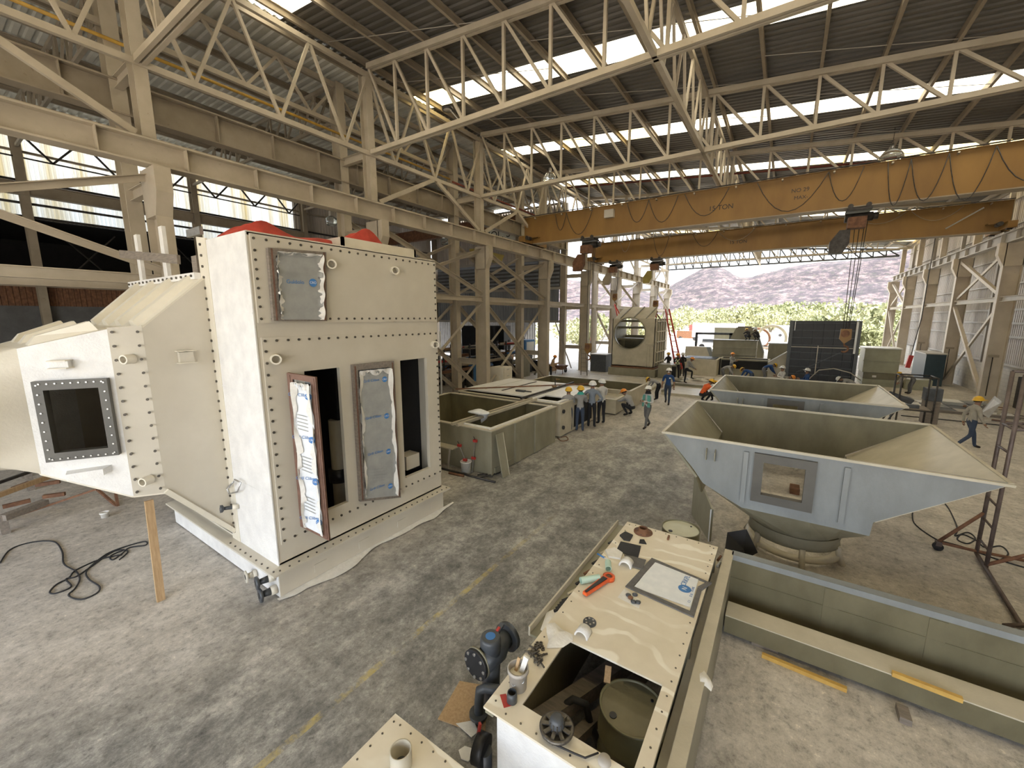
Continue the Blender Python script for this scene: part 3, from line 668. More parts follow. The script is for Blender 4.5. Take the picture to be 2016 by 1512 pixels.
for (px, py, Xp, lb) in ((653, 435, -17.0, 'small square lamp behind the red tarpaulin'), (1400, 0, 0, None), (875, 475, -17.5, 'box lamp on the rear column behind the scrubber')):
    if not lb: continue
    p = PX(px, py, Xp); t = thing('flood_lamp', lb, 'lamp', tuple(p))
    MB().lathe([(.16, -.2), (.2, -.18), (.24, .1), (.1, .2)], p, 8).build('housing', 'clear_sheet', t); MB().box((p.x - .08, p.y - .08, p.z + .2), (p.x + .08, p.y + .08, p.z + .4)).build('ballast', 'pale_grey_paint', t)
# ================================================================== THE SCRUBBER (pale box with the duct hood)
BX, BY0, BY1 = -6.25, 2.82, 6.45                   # its right face and its two ends
sc = thing('scrubber', 'large cream fibreglass scrubber box with bolted panels and an angled duct hood', 'machine', (-8.2, 4.5, 0))
bolt_me = mesh_of(MB().tube([(-.004, 0, 0), (.018, 0, 0)], .019, 8, True, False), 'bolt', 'bolt_steel')     # head points to +X
bolt_y = mesh_of(MB().tube([(0, .004, 0), (0, -.02, 0)], .02, 8, True, False), 'bolt', 'bolt_steel')        # head points to -Y
bolt_z = mesh_of(MB().tube([(0, 0, -.003), (0, 0, .016)], .015, 6, True, False), 'bolt', 'bolt_steel')
def bolts(me, parent, a, b, n, name='bolt'):
    a, b = Vector(a), Vector(b)
    for i in range(n): inst(name, me, parent, a + (b - a) * (i / max(1, n - 1)))
# base tank with its flange
base = MB(); base.box((-10.39, 2.73, .02), (-6.14, 6.38, .44)).build('base_tank', 'white_gelcoat', sc)
fb = MB().box((-10.45, 2.62, .44), (-6.03, 6.52, .47)).build('base_flange', 'beige_gelcoat', sc)
bolts(bolt_z, fb, (-6.10, 2.75, .47), (-6.10, 6.45, .47), 26); bolts(bolt_z, fb, (-7.6, 2.68, .47), (-6.15, 2.68, .47), 9)
for y in (3.3, 4.15, 5.05, 5.95): MB().box((-6.145, y, .12), (-6.125, y + .22, .26)).build('lug_pad', 'beige_gelcoat', sc)
MB().box((-6.141, 2.74, .02), (-6.134, 6.37, .44)).build('base_shade_skin', 'beige_gelcoat', sc)  # beige over the white base: lesser light on the right side put into colour
# body: hollow; black boxes inside paint the openings dark
T = .05
def zz(px, py): return PX(px, py, BX)
o1a, o1b = PX(585, 735, BX), PX(668, 722, BX)      # opening behind the hinged window
y1a, y1b = 3.45, PX(666, 723, BX).y
z1t, z1b = 3.55, PX(685, 987, BX).z
y3a, y3b = PX(786, 720, BX).y, PX(838, 704, BX).y
z3t, z3b = PX(838, 704, BX).z, PX(843, 921, BX).z
y2a, y2b = PX(694, 722, BX).y, PX(768, 712, BX).y
z2b = PX(705, 975, BX).z
zt = z3t
body = MB()
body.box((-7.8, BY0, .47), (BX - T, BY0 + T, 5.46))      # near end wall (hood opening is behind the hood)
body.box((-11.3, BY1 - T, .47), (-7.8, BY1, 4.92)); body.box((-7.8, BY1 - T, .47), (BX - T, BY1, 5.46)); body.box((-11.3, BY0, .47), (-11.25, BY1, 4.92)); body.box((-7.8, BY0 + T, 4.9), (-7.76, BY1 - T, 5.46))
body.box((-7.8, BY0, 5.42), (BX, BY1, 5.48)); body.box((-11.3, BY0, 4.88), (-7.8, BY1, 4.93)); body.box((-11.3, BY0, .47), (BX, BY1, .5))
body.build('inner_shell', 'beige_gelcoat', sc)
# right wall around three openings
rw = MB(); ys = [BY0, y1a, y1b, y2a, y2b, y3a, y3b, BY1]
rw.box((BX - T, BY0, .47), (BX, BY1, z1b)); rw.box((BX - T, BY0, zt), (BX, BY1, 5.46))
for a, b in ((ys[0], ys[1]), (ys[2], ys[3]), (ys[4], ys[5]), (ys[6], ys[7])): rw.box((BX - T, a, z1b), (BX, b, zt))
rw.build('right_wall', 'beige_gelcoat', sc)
# white end face with its bolted flange
wf_ = MB().box((-7.52, BY0 - .02, .47), (BX + .012, BY0 - .001, 5.47)).build('end_face', 'white_gelcoat', sc)
for i, z in enumerate((1.62, 3.2, 4.35)): MB().box((-7.5, BY0 - .026, z), (BX, BY0 - .02, z + .02)).build('seam', 'white_gelcoat', wf_)
ff = MB().prism([(-7.78, BY0 - .03, .47), (-7.50, BY0 - .03, .47), (-7.50, BY0 - .03, 5.50), (-7.82, BY0 - .03, 5.55)], (0, .03, 0)).build('end_flange', 'cream_gelcoat', sc)
bolts(bolt_y, ff, (-7.66, BY0 - .03, .62), (-7.68, BY0 - .03, 5.42), 30)
# bolted face panels on the right side
def ring_panel(name, y0, y1, z0, z1, holes, x0, x1, m, par):
    """flat plate with rectangular holes as one continuous frame of strips"""
    mb = MB(); yy = sorted({y0, y1, *[h[0] for h in holes], *[h[1] for h in holes]}); zs = sorted({z0, z1, *[h[2] for h in holes], *[h[3] for h in holes]})
    for i in range(len(yy) - 1):
        for j in range(len(zs) - 1):
            cy, cz = (yy[i] + yy[i + 1]) / 2, (zs[j] + zs[j + 1]) / 2
            if not any(h[0] < cy < h[1] and h[2] < cz < h[3] for h in holes): mb.box((x0, yy[i], zs[j]), (x1, yy[i + 1], zs[j + 1]))
    return mb.build(name, m, par)
zpt = PX(505, 665, BX).z                               # top of the lower panel
lp = ring_panel('lower_panel', BY0 + .05, BY1 - .02, .80, zpt, [(y1a, y1b, z1b, zt), (y2a, y2b, z2b, zt), (y3a, y3b, z3b, zt)], BX, BX + .03, 'beige_gelcoat', sc)
up = MB().box((BX, BY0 + .03, 4.22), (BX + .035, BY1 - .02, 5.44)).build('upper_panel', 'beige_gelcoat', sc)
MB().box((BX + .001, BY0 + .02, zpt), (BX + .012, BY1, 4.22)).build('recess_band', 'beige_gelcoat', sc)
xb = BX + .03
bolts(bolt_me, lp, (xb, BY0 + .09, zpt - .05), (xb, BY1 - .07, zpt - .05), 22); bolts(bolt_me, lp, (xb, BY0 + .09, .86), (xb, BY1 - .07, .86), 22)
bolts(bolt_me, lp, (xb, BY0 + .09, 1.05), (xb, BY0 + .09, zpt - .2), 17); bolts(bolt_me, lp, (xb, BY1 - .06, 1.0), (xb, BY1 - .06, zpt - .2), 21)
bolts(bolt_me, up, (xb, BY0 + .07, 5.38), (xb, BY1 - .07, 5.38), 22); bolts(bolt_me, up, (xb, BY0 + .07, 4.28), (xb, BY1 - .07, 4.28), 24)
bolts(bolt_me, up, (xb, BY0 + .07, 4.45), (xb, BY0 + .07, 5.22), 7); bolts(bolt_me, up, (xb, BY1 - .06, 4.45), (xb, BY1 - .06, 5.22), 7)
# pipe lugs (short cut tubes)
def lug(c, axis, m='cream_gelcoat', r=.075, L=.14):
    c = Vector(c); a = Vector(axis); mb = MB()
    mb.tube([c - a * .01, c + a * L], r, 16, False); mb.tube([c + a * L, c - a * .01], r * .72, 16, False)
    x = a.orthogonal().normalized(); y = a.cross(x); k = len(mb.v)
    for i in range(16):
        d = x * math.cos(2 * PI * i / 16) + y * math.sin(2 * PI * i / 16); mb.v.append(tuple(c + a * L + d * r)); mb.v.append(tuple(c + a * L + d * r * .72))
    for i in range(16): j = (i + 1) % 16; mb.f.append((k + 2 * i, k + 2 * j, k + 2 * j + 1, k + 2 * i + 1)); mb.sm.append(False)
    return mb.build('pipe_lug', m, sc)
for px, py in ((648, 522), (772, 534), (540, 706), (851, 678)):
    p = PX(px, py, BX); lug((BX + .03, p.y, p.z), (.92, -.39, 0))
# inside: things half seen in the dark
MB().box((-7.55, 3.7, .5), (-7.25, 4.25, 2.3)).build('inner_tank', 'frp_grey', sc); MB().cyl((-6.9, 4.35, .6), (-6.9, 4.35, 2.4), .13, 16).build('inner_pipe', 'frp_pale', sc); MB().cyl((-6.9, 4.35, 1.2), (-6.9, 4.35, 1.45), .19, 16).build('pipe_collar', 'black_plastic', sc)  # white tank greyed, the dark inside put into its colour
MB().box((-6.75, y3a + .25, z3b + .03), (-6.45, y3a + .62, z3b + .33)).build('inner_box', 'beige_gelcoat', sc)
MB().box((-10.8, BY0 + .06, .5), (-7.6, BY1 - .06, 4.85)).build('shade_fill', 'unlit_black', sc); MB().box((-7.58, y2a, .5), (-6.8, BY1 - .055, 4.85)).build('shade_fill', 'unlit_black', sc)  # black boxes added to stand for the shade behind the openings
# ---- windows with film-covered panes
def window(name, a, b, c, d, t, label, frame_m, film_m, rows, logo_size, first=.82, flap=.05):
    """pane on the quad a (top left) b (top right) c (bottom right) d (bottom left); n = outward side"""
    a, b, c, d = map(Vector, (a, b, c, d)); n = (b - a).cross(d - a).normalized() * -1
    if n.x < 0: n = -n
    w = thing(name, label, 'window panel', tuple(d), 'film-covered window panels')
    L = lambda u, v, h=0: a + (b - a) * u + (d - a) * v + ((c - d) - (b - a)) * (u * v) + n * h
    fr = .10 * ((b - a).length / .8) ** .3; fu = fr / (b - a).length; fv = fr / (d - a).length
    for u0, u1, v0, v1, nm in ((0, fu, 0, 1, 'stile'), (1 - fu, 1, 0, 1, 'stile'), (fu, 1 - fu, 0, fv, 'rail'), (fu, 1 - fu, 1 - fv, 1, 'rail')):
        MB().prism([L(u0, v0), L(u1, v0), L(u1, v1), L(u0, v1)], n * t).build(nm, frame_m, w)
    MB().prism([L(fu * .4, .02, t * .3), L(1 - fu * .4, .02, t * .3), L(1 - fu * .4, .98, t * .3), L(fu * .4, .98, t * .3)], n * .012).build('pane', 'clear_sheet', w)
    for u in (fu * .35, 1 - fu * .5): MB().prism([L(u, .01, t), L(u + fu * .22, .01, t), L(u + fu * .22, .99, t), L(u, .99, t)], n * .008).build('sealant', 'brown_seal', w)
    # film with a torn, curled edge
    rnd = random.Random(int(a.y * 1000)); N = 26
    jag = [[rnd.uniform(-.018, .03) for _ in range(N + 1)] for _ in range(4)]
    def film(u, v):
        i = v * N; k = min(int(i), N - 1); f = i - k
        e = jag[0][k] * (1 - f) + jag[0][k + 1] * f; g = jag[1][k] * (1 - f) + jag[1][k + 1] * f
        u0, u1 = fu * .9 + e * .8, 1 - fu * .9 + g * .8
        cu = max(0, abs(u - .5) * 2 - .8) / .2; cv = max(0, .05 - v) / .05
        wv = .5 + .5 * math.sin(v * 31 + u * 4)
        vv = .05 + v * .93 + (jag[2][int(u * N)] * .6 if v < .03 else 0)
        return L(u0 + (u1 - u0) * u, vv, t + .012 + flap * (cu ** 2 * wv * .8 + cv * wv))
    fo = MB().sheet(film, 22, 52).build('film', film_m, w)
    # turned-back white backing along the edges
    for u0, s in ((fu, 1), (1 - fu, -1)):
        def curl(p, q, u0=u0, s=s):
            k = q * N; j = jag[3][min(int(k), N)]; wd = (.05 + j * 2.2 + .03 * math.sin(q * 17 + s)) * (.7 / max(.35, (b - a).length))
            return L(u0 + s * wd * p - s * .02, .05 + q * .93, t + .02 + flap * (.9 + .5 * math.sin(q * 23)) * (1 - p) * .8 + .01)
        MB().sheet(curl, 4, 44).build('film_curl', 'paper_white', w)
    def topcurl(p, q): return L(fu + (1 - 2 * fu) * q, .045 + (.012 + .03 * abs(math.sin(q * 7 + a.y))) * p, t + .03 + flap * (1 - p) * (.6 + .5 * math.sin(q * 19)))
    MB().sheet(topcurl, 4, 30).build('film_curl', 'paper_white', w)
    # print: faint text bands, logo disc and name
    xd, yd = (b - a).normalized(), (a - d).normalized()
    for i in range(rows):
        v = first - i * (.26 if rows > 2 else .5)
        q = L(.72, v, t + .022)
        disc = MB(); disc.tube([q, q + n * .002], logo_size * .62, 20).build('logo_disc', 'film_blue_ink', fo)
        lettering('print', 'CRO', logo_size * .5, 'film_white', fo, q + n * .004, xd, yd, .0005)
        lettering('print', 'Guldolo' if rows < 3 else 'Grill Cliben', logo_size * .8, 'film_blue_ink', fo, L(.40, v, t + .024), xd, yd, .0005)
        for k in range(5):
            vv = v - .05 - k * .022
            if vv > .08: MB().prism([L(.25, vv, t + .0225), L(.62, vv, t + .0225), L(.62, vv + .004, t + .0225), L(.25, vv + .004, t + .0225)], n * .001).build('print_line', 'film_grey', fo)
        if rows < 3:
            for vv in (v - .07, .93): lettering('print', 'D %', logo_size * .45, 'charcoal_pvc', fo, L(.86, vv, t + .024), xd, yd, .0005)
    return w
U = lambda px, py, h=.05: PX(px, py, BX + h)
window('film_window', U(523, 488), U(638, 497), U(640, 632), U(535, 632), .06, 'square window covered with torn printed film in the upper panel', 'grey_wood', 'film_grey', 1, .10, .45)
# hinged one stands open
hp = PX(568, 733, BX + .05); hb = PX(590, 1036, BX + .06)
fa = Vector((BX + .55, hp.y + .38, 0)); ft = PX(624, 742, BX + .42); fb_ = PX(651, 1062, BX + .42)
window('film_window', hp, Vector((ft.x, ft.y, ft.z)), Vector((fb_.x, fb_.y, fb_.z)), Vector((hp.x, hp.y, hb.z)), .05, 'narrow window panel hinged open, white film with blue print', 'brown_seal', 'film_white', 4, .085, .90, .04)
window('film_window', U(690, 718, .04), U(772, 710, .12), U(786, 978, .12), U(706, 986, .04), .06, 'middle narrow window panel ajar, film with blue logos peeling at the top', 'grey_wood', 'film_grey', 4, .085, .90, .04)
# ---- hood: wall from the end flange to the collar, slanting ribbed roof, window box, round duct
hd = thing('duct_hood', 'cream duct hood with ribbed slanting roof and a square window flange', 'duct', (-9, 1.6, 0))
P1 = [(-7.68, 2.79), (-7.65, 1.94), (-7.77, 1.60), (-8.25, .82)]          # right side in plan
Q1 = [(-11.05, 2.79), (-10.5, 1.94), (-10.35, 1.60), (-9.9, .82)]         # left side in plan
ZB = [.60, 1.66, 1.70, 2.20]; ZT = [4.93, 4.17, 4.14, 3.90]
def quad(a, b, c, d, th, name, m, par=hd):
    a, b, c, d = map(Vector, (a, b, c, d)); n = (b - a).cross(d - a).normalized() * th
    return MB().prism([a, b, c, d], n).build(name, m, par)
V3 = lambda p, z: (p[0], p[1], z)
quad(V3(P1[0], ZB[0]), V3(P1[1], ZB[1]), V3(P1[1], ZT[1]), V3(P1[0], ZT[0]), .02, 'side_wall', 'beige_gelcoat')
quad(V3(Q1[0], ZB[0]), V3(Q1[1], ZB[1]), V3(Q1[1], ZT[1]), V3(Q1[0], ZT[0]), .02, 'side_wall', 'beige_gelcoat')
rf = quad(V3(P1[0], ZT[0]), V3(P1[1], ZT[1]), V3(Q1[1], ZT[1]), V3(Q1[0], ZT[0]), .02, 'sloping_roof', 'cream_gelcoat')
quad(V3(P1[0], ZB[0]), V3(P1[1], ZB[1]), V3(Q1[1], ZB[1]), V3(Q1[0], ZB[0]), .02, 'sloping_floor', 'cream_gelcoat')
lip = Vector(V3(P1[0], ZB[0])); l2 = Vector(V3(P1[1], ZB[1]))
MB().bar(lip + Vector((.02, 0, .03)), l2 + Vector((.02, 0, .03)), .05, .07).build('floor_lip', 'cream_gelcoat', hd)
for f in (.12, .37, .62, .87):
    a = Vector(V3(P1[0], ZT[0])).lerp(Vector(V3(Q1[0], ZT[0])), f); b = Vector(V3(P1[1], ZT[1])).lerp(Vector(V3(Q1[1], ZT[1])), f)
    w = .30; ax = Vector((-1, 0, 0)); up_ = Vector((0, -.35, .93))
    MB().add([a + ax * -w / 2, a + ax * w / 2, b + ax * w / 2, b + ax * -w / 2, a + ax * -w * .3 + up_ * .09, a + ax * w * .3 + up_ * .09, b + ax * w * .3 + up_ * .09, b + ax * -w * .3 + up_ * .09],
             [(4, 5, 6, 7), (0, 4, 7, 3), (1, 2, 6, 5), (0, 1, 5, 4), (3, 7, 6, 2)]).build('roof_rib', 'cream_gelcoat', rf)
tf = MB().box((-11.1, 2.70, 4.90), (-7.8, 2.80, 5.0)).build('top_flange', 'white_gelcoat', hd)
bolts(bolt_y, tf, (-11.0, 2.70, 4.95), (-7.9, 2.70, 4.95), 16)
co = quad(V3(P1[1], ZB[1] - .02), V3(P1[2], ZB[2] - .02), V3(P1[2], ZT[2] + .02), V3(P1[1], ZT[1] + .02), .035, 'collar_plate', 'beige_gelcoat')
quad(V3(P1[1], ZT[1]), V3(P1[2], ZT[2]), V3(Q1[2], ZT[2]), V3(Q1[1], ZT[1]), .02, 'collar_roof', 'cream_gelcoat'); quad(V3(Q1[1], ZB[1]), V3(Q1[2], ZB[2]), V3(Q1[2], ZT[2]), V3(Q1[1], ZT[1]), .02, 'collar_side', 'beige_gelcoat')
quad(V3(P1[1], ZB[1]), V3(P1[2], ZB[2]), V3(Q1[2], ZB[2]), V3(Q1[1], ZB[1]), .02, 'collar_floor', 'cream_gelcoat')
nx = Vector((P1[1][1] - P1[2][1], -(P1[1][0] - P1[2][0]), 0)).normalized()
for (x, y), s in ((P1[1], -1), (P1[2], 1)):
    for i in range(13):
        z = ZB[2] + .06 + i * (ZT[2] - ZB[2] - .1) / 12; o = inst('bolt', bolt_me, co, (x + nx.x * .03, y + nx.y * .03 + s * .05, z), (0, 0, math.atan2(nx.y, nx.x)))
for z in (3.72, 1.92):
    c = Vector((-7.70, 1.80, z)) + nx * .02; lug(c, (nx * .6 + Vector((0, -.8, 0))).normalized(), r=.065, L=.13)
# window box
A, B = P1[2], P1[3]
wl_ = lambda u, z, h=0: Vector((A[0] + (B[0] - A[0]) * u, A[1] + (B[1] - A[1]) * u, z)) + nw * h
nw = Vector((A[1] - B[1], -(A[0] - B[0]), 0)).normalized()
zb = lambda u: ZB[2] + (ZB[3] - ZB[2]) * u; ztp = lambda u: ZT[2] + (ZT[3] - ZT[2]) * u
u0, u1, w0, w1 = .08, .86, 2.42, 3.42
mb = MB()
for ua, ub, fa_, fb2 in ((0, u0, None, None), (u1, 1, None, None)):
    mb.prism([wl_(ua, zb(ua)), wl_(ub, zb(ub)), wl_(ub, ztp(ub)), wl_(ua, ztp(ua))], nw * -.02)
mb.prism([wl_(u0, zb(u0)), wl_(u1, zb(u1)), wl_(u1, w0), wl_(u0, w0)], nw * -.02); mb.prism([wl_(u0, w1), wl_(u1, w1), wl_(u1, ztp(u1)), wl_(u0, ztp(u0))], nw * -.02)
wb = mb.build('window_wall', 'white_gelcoat', hd)
fr = MB(); e = .09
for ua, ub, za, zc in ((u0 - .02, u0 + e, w0 - .05, w1 + .05), (u1 - e, u1 + .02, w0 - .05, w1 + .05), (u0 + e, u1 - e, w0 - .05, w0 + .07), (u0 + e, u1 - e, w1 - .07, w1 + .05)):
    fr.prism([wl_(ua, za, .09), wl_(ub, za, .09), wl_(ub, zc, .09), wl_(ua, zc, .09)], nw * -.13)
fo = fr.build('window_frame', 'frame_grey', wb)
stud = mesh_of(MB().tube([(0, 0, 0), (.012, 0, 0)], .011, 6, True, False), 'stud', 'bright_steel')
ang = math.atan2(nw.y, nw.x)
for i in range(9):
    for u, z in ((u0 + .02, w0 + i * (w1 - w0) / 8), (u1 - .03, w0 + i * (w1 - w0) / 8), (u0 + .04 + (u1 - u0 - .1) * i / 8, w1 + .015), (u0 + .04 + (u1 - u0 - .1) * i / 8, w0 - .015)):
        inst('stud', stud, fo, wl_(u, z, .09), (0, 0, ang))
for (u, z, L_) in ((.55, 3.68, .16),):
    for dz in (-.05, .05): MB().prism([wl_(u - .12, z + dz, 0), wl_(u + .12, z + dz, 0), wl_(u + .10, z + dz, .16), wl_(u - .10, z + dz, .16)], (0, 0, .012)).build('lifting_bracket', 'cream_gelcoat', wb)
    MB().prism([wl_(u - .1, z - .05, 0), wl_(u + .1, z - .05, 0), wl_(u + .1, z + .05, 0), wl_(u - .1, z + .05, 0)], nw * .1).build('bracket_core', 'white_gelcoat', wb)
MB().prism([wl_(.20, 2.22, 0), wl_(.72, 2.20, 0), wl_(.68, 2.18, .12), wl_(.26, 2.2, .12)], (0, 0, -.09)).build('ledge', 'white_gelcoat', wb)
pb = PX(375, 652, P1[0][0] + .0)
for dz in (-.09, .09): MB().box((-7.66, 2.28, 4.0 + dz - .3), (-7.54, 2.52, 4.012 + dz - .3)).build('lifting_bracket', 'cream_gelcoat', hd)
MB().box((-7.66, 2.31, 3.62), (-7.58, 2.49, 3.78)).build('bracket_core', 'beige_gelcoat', hd)
rb = quad(V3(P1[2], ZT[2]), V3(P1[3], ZT[3]), V3(Q1[3], ZT[3]), V3(Q1[2], ZT[2]), .02, 'box_roof', 'cream_gelcoat')
for f in (.15, .5, .85):
    a = Vector(V3(P1[2], ZT[2])).lerp(Vector(V3(Q1[2], ZT[2])), f); b = Vector(V3(P1[3], ZT[3])).lerp(Vector(V3(Q1[3], ZT[3])), f); b = a.lerp(b, .86)
    a = a.lerp(b, .06)
    MB().add([a + Vector((-.16, 0, 0)), a + Vector((.16, 0, 0)), b + Vector((.13, 0, 0)), b + Vector((-.13, 0, 0)), a + Vector((-.09, -.06, .12)), a + Vector((.09, -.06, .12)), b + Vector((.07, .08, .12)), b + Vector((-.07, .08, .12))],
             [(4, 5, 6, 7), (0, 4, 7, 3), (1, 2, 6, 5), (0, 1, 5, 4), (3, 7, 6, 2)]).build('roof_rib', 'cream_gelcoat', rb)
quad(V3(P1[2], ZB[2]), V3(P1[3], ZB[3]), V3(Q1[3], ZB[3]), V3(Q1[2], ZB[2]), .02, 'box_floor', 'cream_gelcoat'); quad(V3(Q1[2], ZB[2]), V3(Q1[3], ZB[3]), V3(Q1[3], ZT[3]), V3(Q1[2], ZT[2]), .02, 'box_side', 'white_gelcoat')
MB().bar(Vector((-9.1, 1.7, 1.62)), Vector((-9.1, .9, 2.1)), .4, .1).build('floor_rib', 'white_gelcoat', hd)
# square to round, then the round duct running out past the camera's left
N = 40; ca = Vector((-9.08, .10, 3.05)); rings = []
def sq(i):
    a = 2 * PI * i / N; cx, sx = math.cos(a), math.sin(a); m = max(abs(cx), abs(sx)); return Vector((-9.08 + .83 * cx / m, .82, 3.05 + .85 * sx / m))
mb = MB(); k = 0
for j in range(5):
    f = j / 4
    for i in range(N):
        a = 2 * PI * i / N; q = Vector((-9.08 + .86 * math.cos(a), .35, 3.05 + .86 * math.sin(a))); mb.v.append(tuple(sq(i).lerp(q, f)))
for j in range(4):
    for i in range(N): mb.f.append((j * N + i, j * N + (i + 1) % N, (j + 1) * N + (i + 1) % N, (j + 1) * N + i)); mb.sm.append(True)
mb.build('round_transition', 'cream_gelcoat', hd)
MB().tube([(-9.08, .36, 3.05), (-9.08, -.5, 3.05), (-9.08, -2.2, 3.05)], .87, 40, False).build('round_duct', 'cream_gelcoat', hd)
MB().lathe([(.875, -.03), (.96, -.03), (.96, .03), (.875, .03)], (-9.08, .33, 3.05), 40, 'y').build('duct_flange', 'cream_gelcoat', hd)
# ---- fittings on the scrubber
def flanged_nozzle(c, axis, L, r, m='charcoal_pvc', par=sc, stub='cream_gelcoat'):
    c = Vector(c); a = Vector(axis).normalized(); n = MB().tube([c, c + a * L * .35], r * .75, 16).build('nozzle_stub', stub, par)
    MB().tube([c + a * L * .3, c + a * L * .8], [r * .62, r * .5], 16).build('nozzle', m, n); MB().tube([c + a * L * .78, c + a * L * .86, c + a * L], [r * .6, r * 1.15, r * 1.15], 18).build('flange', m, n)
    MB().tube([c + a * (L + .002), c + a * (L + .004)], r * .5, 16).build('bore', 'black_plastic', n)
flanged_nozzle((-6.24, 2.73, .34), (-.25, -1, 0), .26, .085); flanged_nozzle((-6.22, 2.73, .14), (-.2, -1, 0), .24, .095); flanged_nozzle((-6.85, 2.73, .17), (-.2, -1, 0), .16, .085, 'beige_gelcoat')
flanged_nozzle((-7.42, BY0 - .02, 1.15), (-.35, -1, .1), .26, .055)
MB().tube([PY(*q, BY0 - .1) for q in ((460, 948), (447, 962), (452, 972), (468, 968), (474, 950), (462, 944))], .014, 6).build('shackle', 'bright_steel', sc)
# upper deck: curb and red tarpaulin
cb = MB()
for a, b in (((-7.7, 4.6, 5.48), (-6.7, 4.65, 5.72)), ((-7.7, 6.3, 5.48), (-6.7, 6.35, 5.72)), ((-6.75, 4.6, 5.48), (-6.7, 6.35, 5.72)), ((-7.7, 4.6, 5.48), (-7.65, 6.35, 5.72))): cb.box(a, b)
cb.build('top_curb', 'cream_gelcoat', sc)
def tarp(u, v):
    y = 2.95 + u * 2.9; x = -6.85 - v * .85
    z = 5.50 + .05 * math.sin(u * 9) ** 2 + .13 * math.sin(u * PI) ** .5 + .34 * math.exp(-((u - .80) / .11) ** 2) * (1 - .3 * v) + .12 * math.exp(-((u - .12) / .08) ** 2) + .03 * math.sin(v * 14 + u * 9)
    return (x + .1 * math.sin(u * 8), y, z if 0 < v < 1 and 0 < u < 1 else 5.49)
tag(MB().sheet(tarp, 40, 14).build('tarpaulin', 'red_cloth'), 'crumpled red tarpaulin on top of the scrubber', 'tarpaulin')
# wooden prop, top posts and plank
st_ = thing('wood_prop', 'slim raw timber prop standing under the duct hood collar', 'timber', (-7.6, 1.69, 0))
MB().bar((-7.62, 1.69, 0), (-7.60, 1.72, 1.63), .10, .04, (1, 0, 0)).build('board', 'raw_wood', st_)
MB().bar((-7.655, 1.70, 0), (-7.645, 1.73, 1.60), .03, .08, (1, 0, 0)).build('batten', 'raw_wood', st_)
po = thing('guard_frame', 'two white posts with a grey plank across, above the hood roof', 'frame', (-9.7, 3.0, 4.95))
for px in (283, 333): 
    p = PY(px, 560, 3.0); MB().box((p.x - .09, 2.97, 4.95), (p.x + .09, 3.03, 5.98)).build('post', 'white_gelcoat', po)
a, b = PY(238, 500, 2.95), PY(352, 511, 2.95); MB().bar(a, b, .05, .16).build('plank', 'grey_wood', po)
p = PY(386, 512, 2.9); MB().box((-8.3, 2.86, 5.0), (-8.1, 2.95, 5.3)).build('bracket', 'grey_wood', po); MB().box((-8.35, 2.85, 5.6), (-7.82, 2.9, 5.72)).build('rail_end', 'bright_steel', po)
# paper strip along the foot
def strip(u, v):
    y = 2.68 + u * 4.0; w = .06 + .10 * abs(math.sin(u * 6.3)) + (.12 if .1 < u < .35 else 0) * math.sin((u - .1) / .25 * PI)
    return (-6.13 + w * v + .03 * v * math.sin(u * 25), y, .012 + .02 * abs(math.sin(u * 21 + v * 2)) * v + .02 * (1 - v))
tag(MB().sheet(strip, 60, 5).build('masking_paper', 'paper_white'), 'long strip of pale masking paper along the foot of the scrubber', 'paper strip')
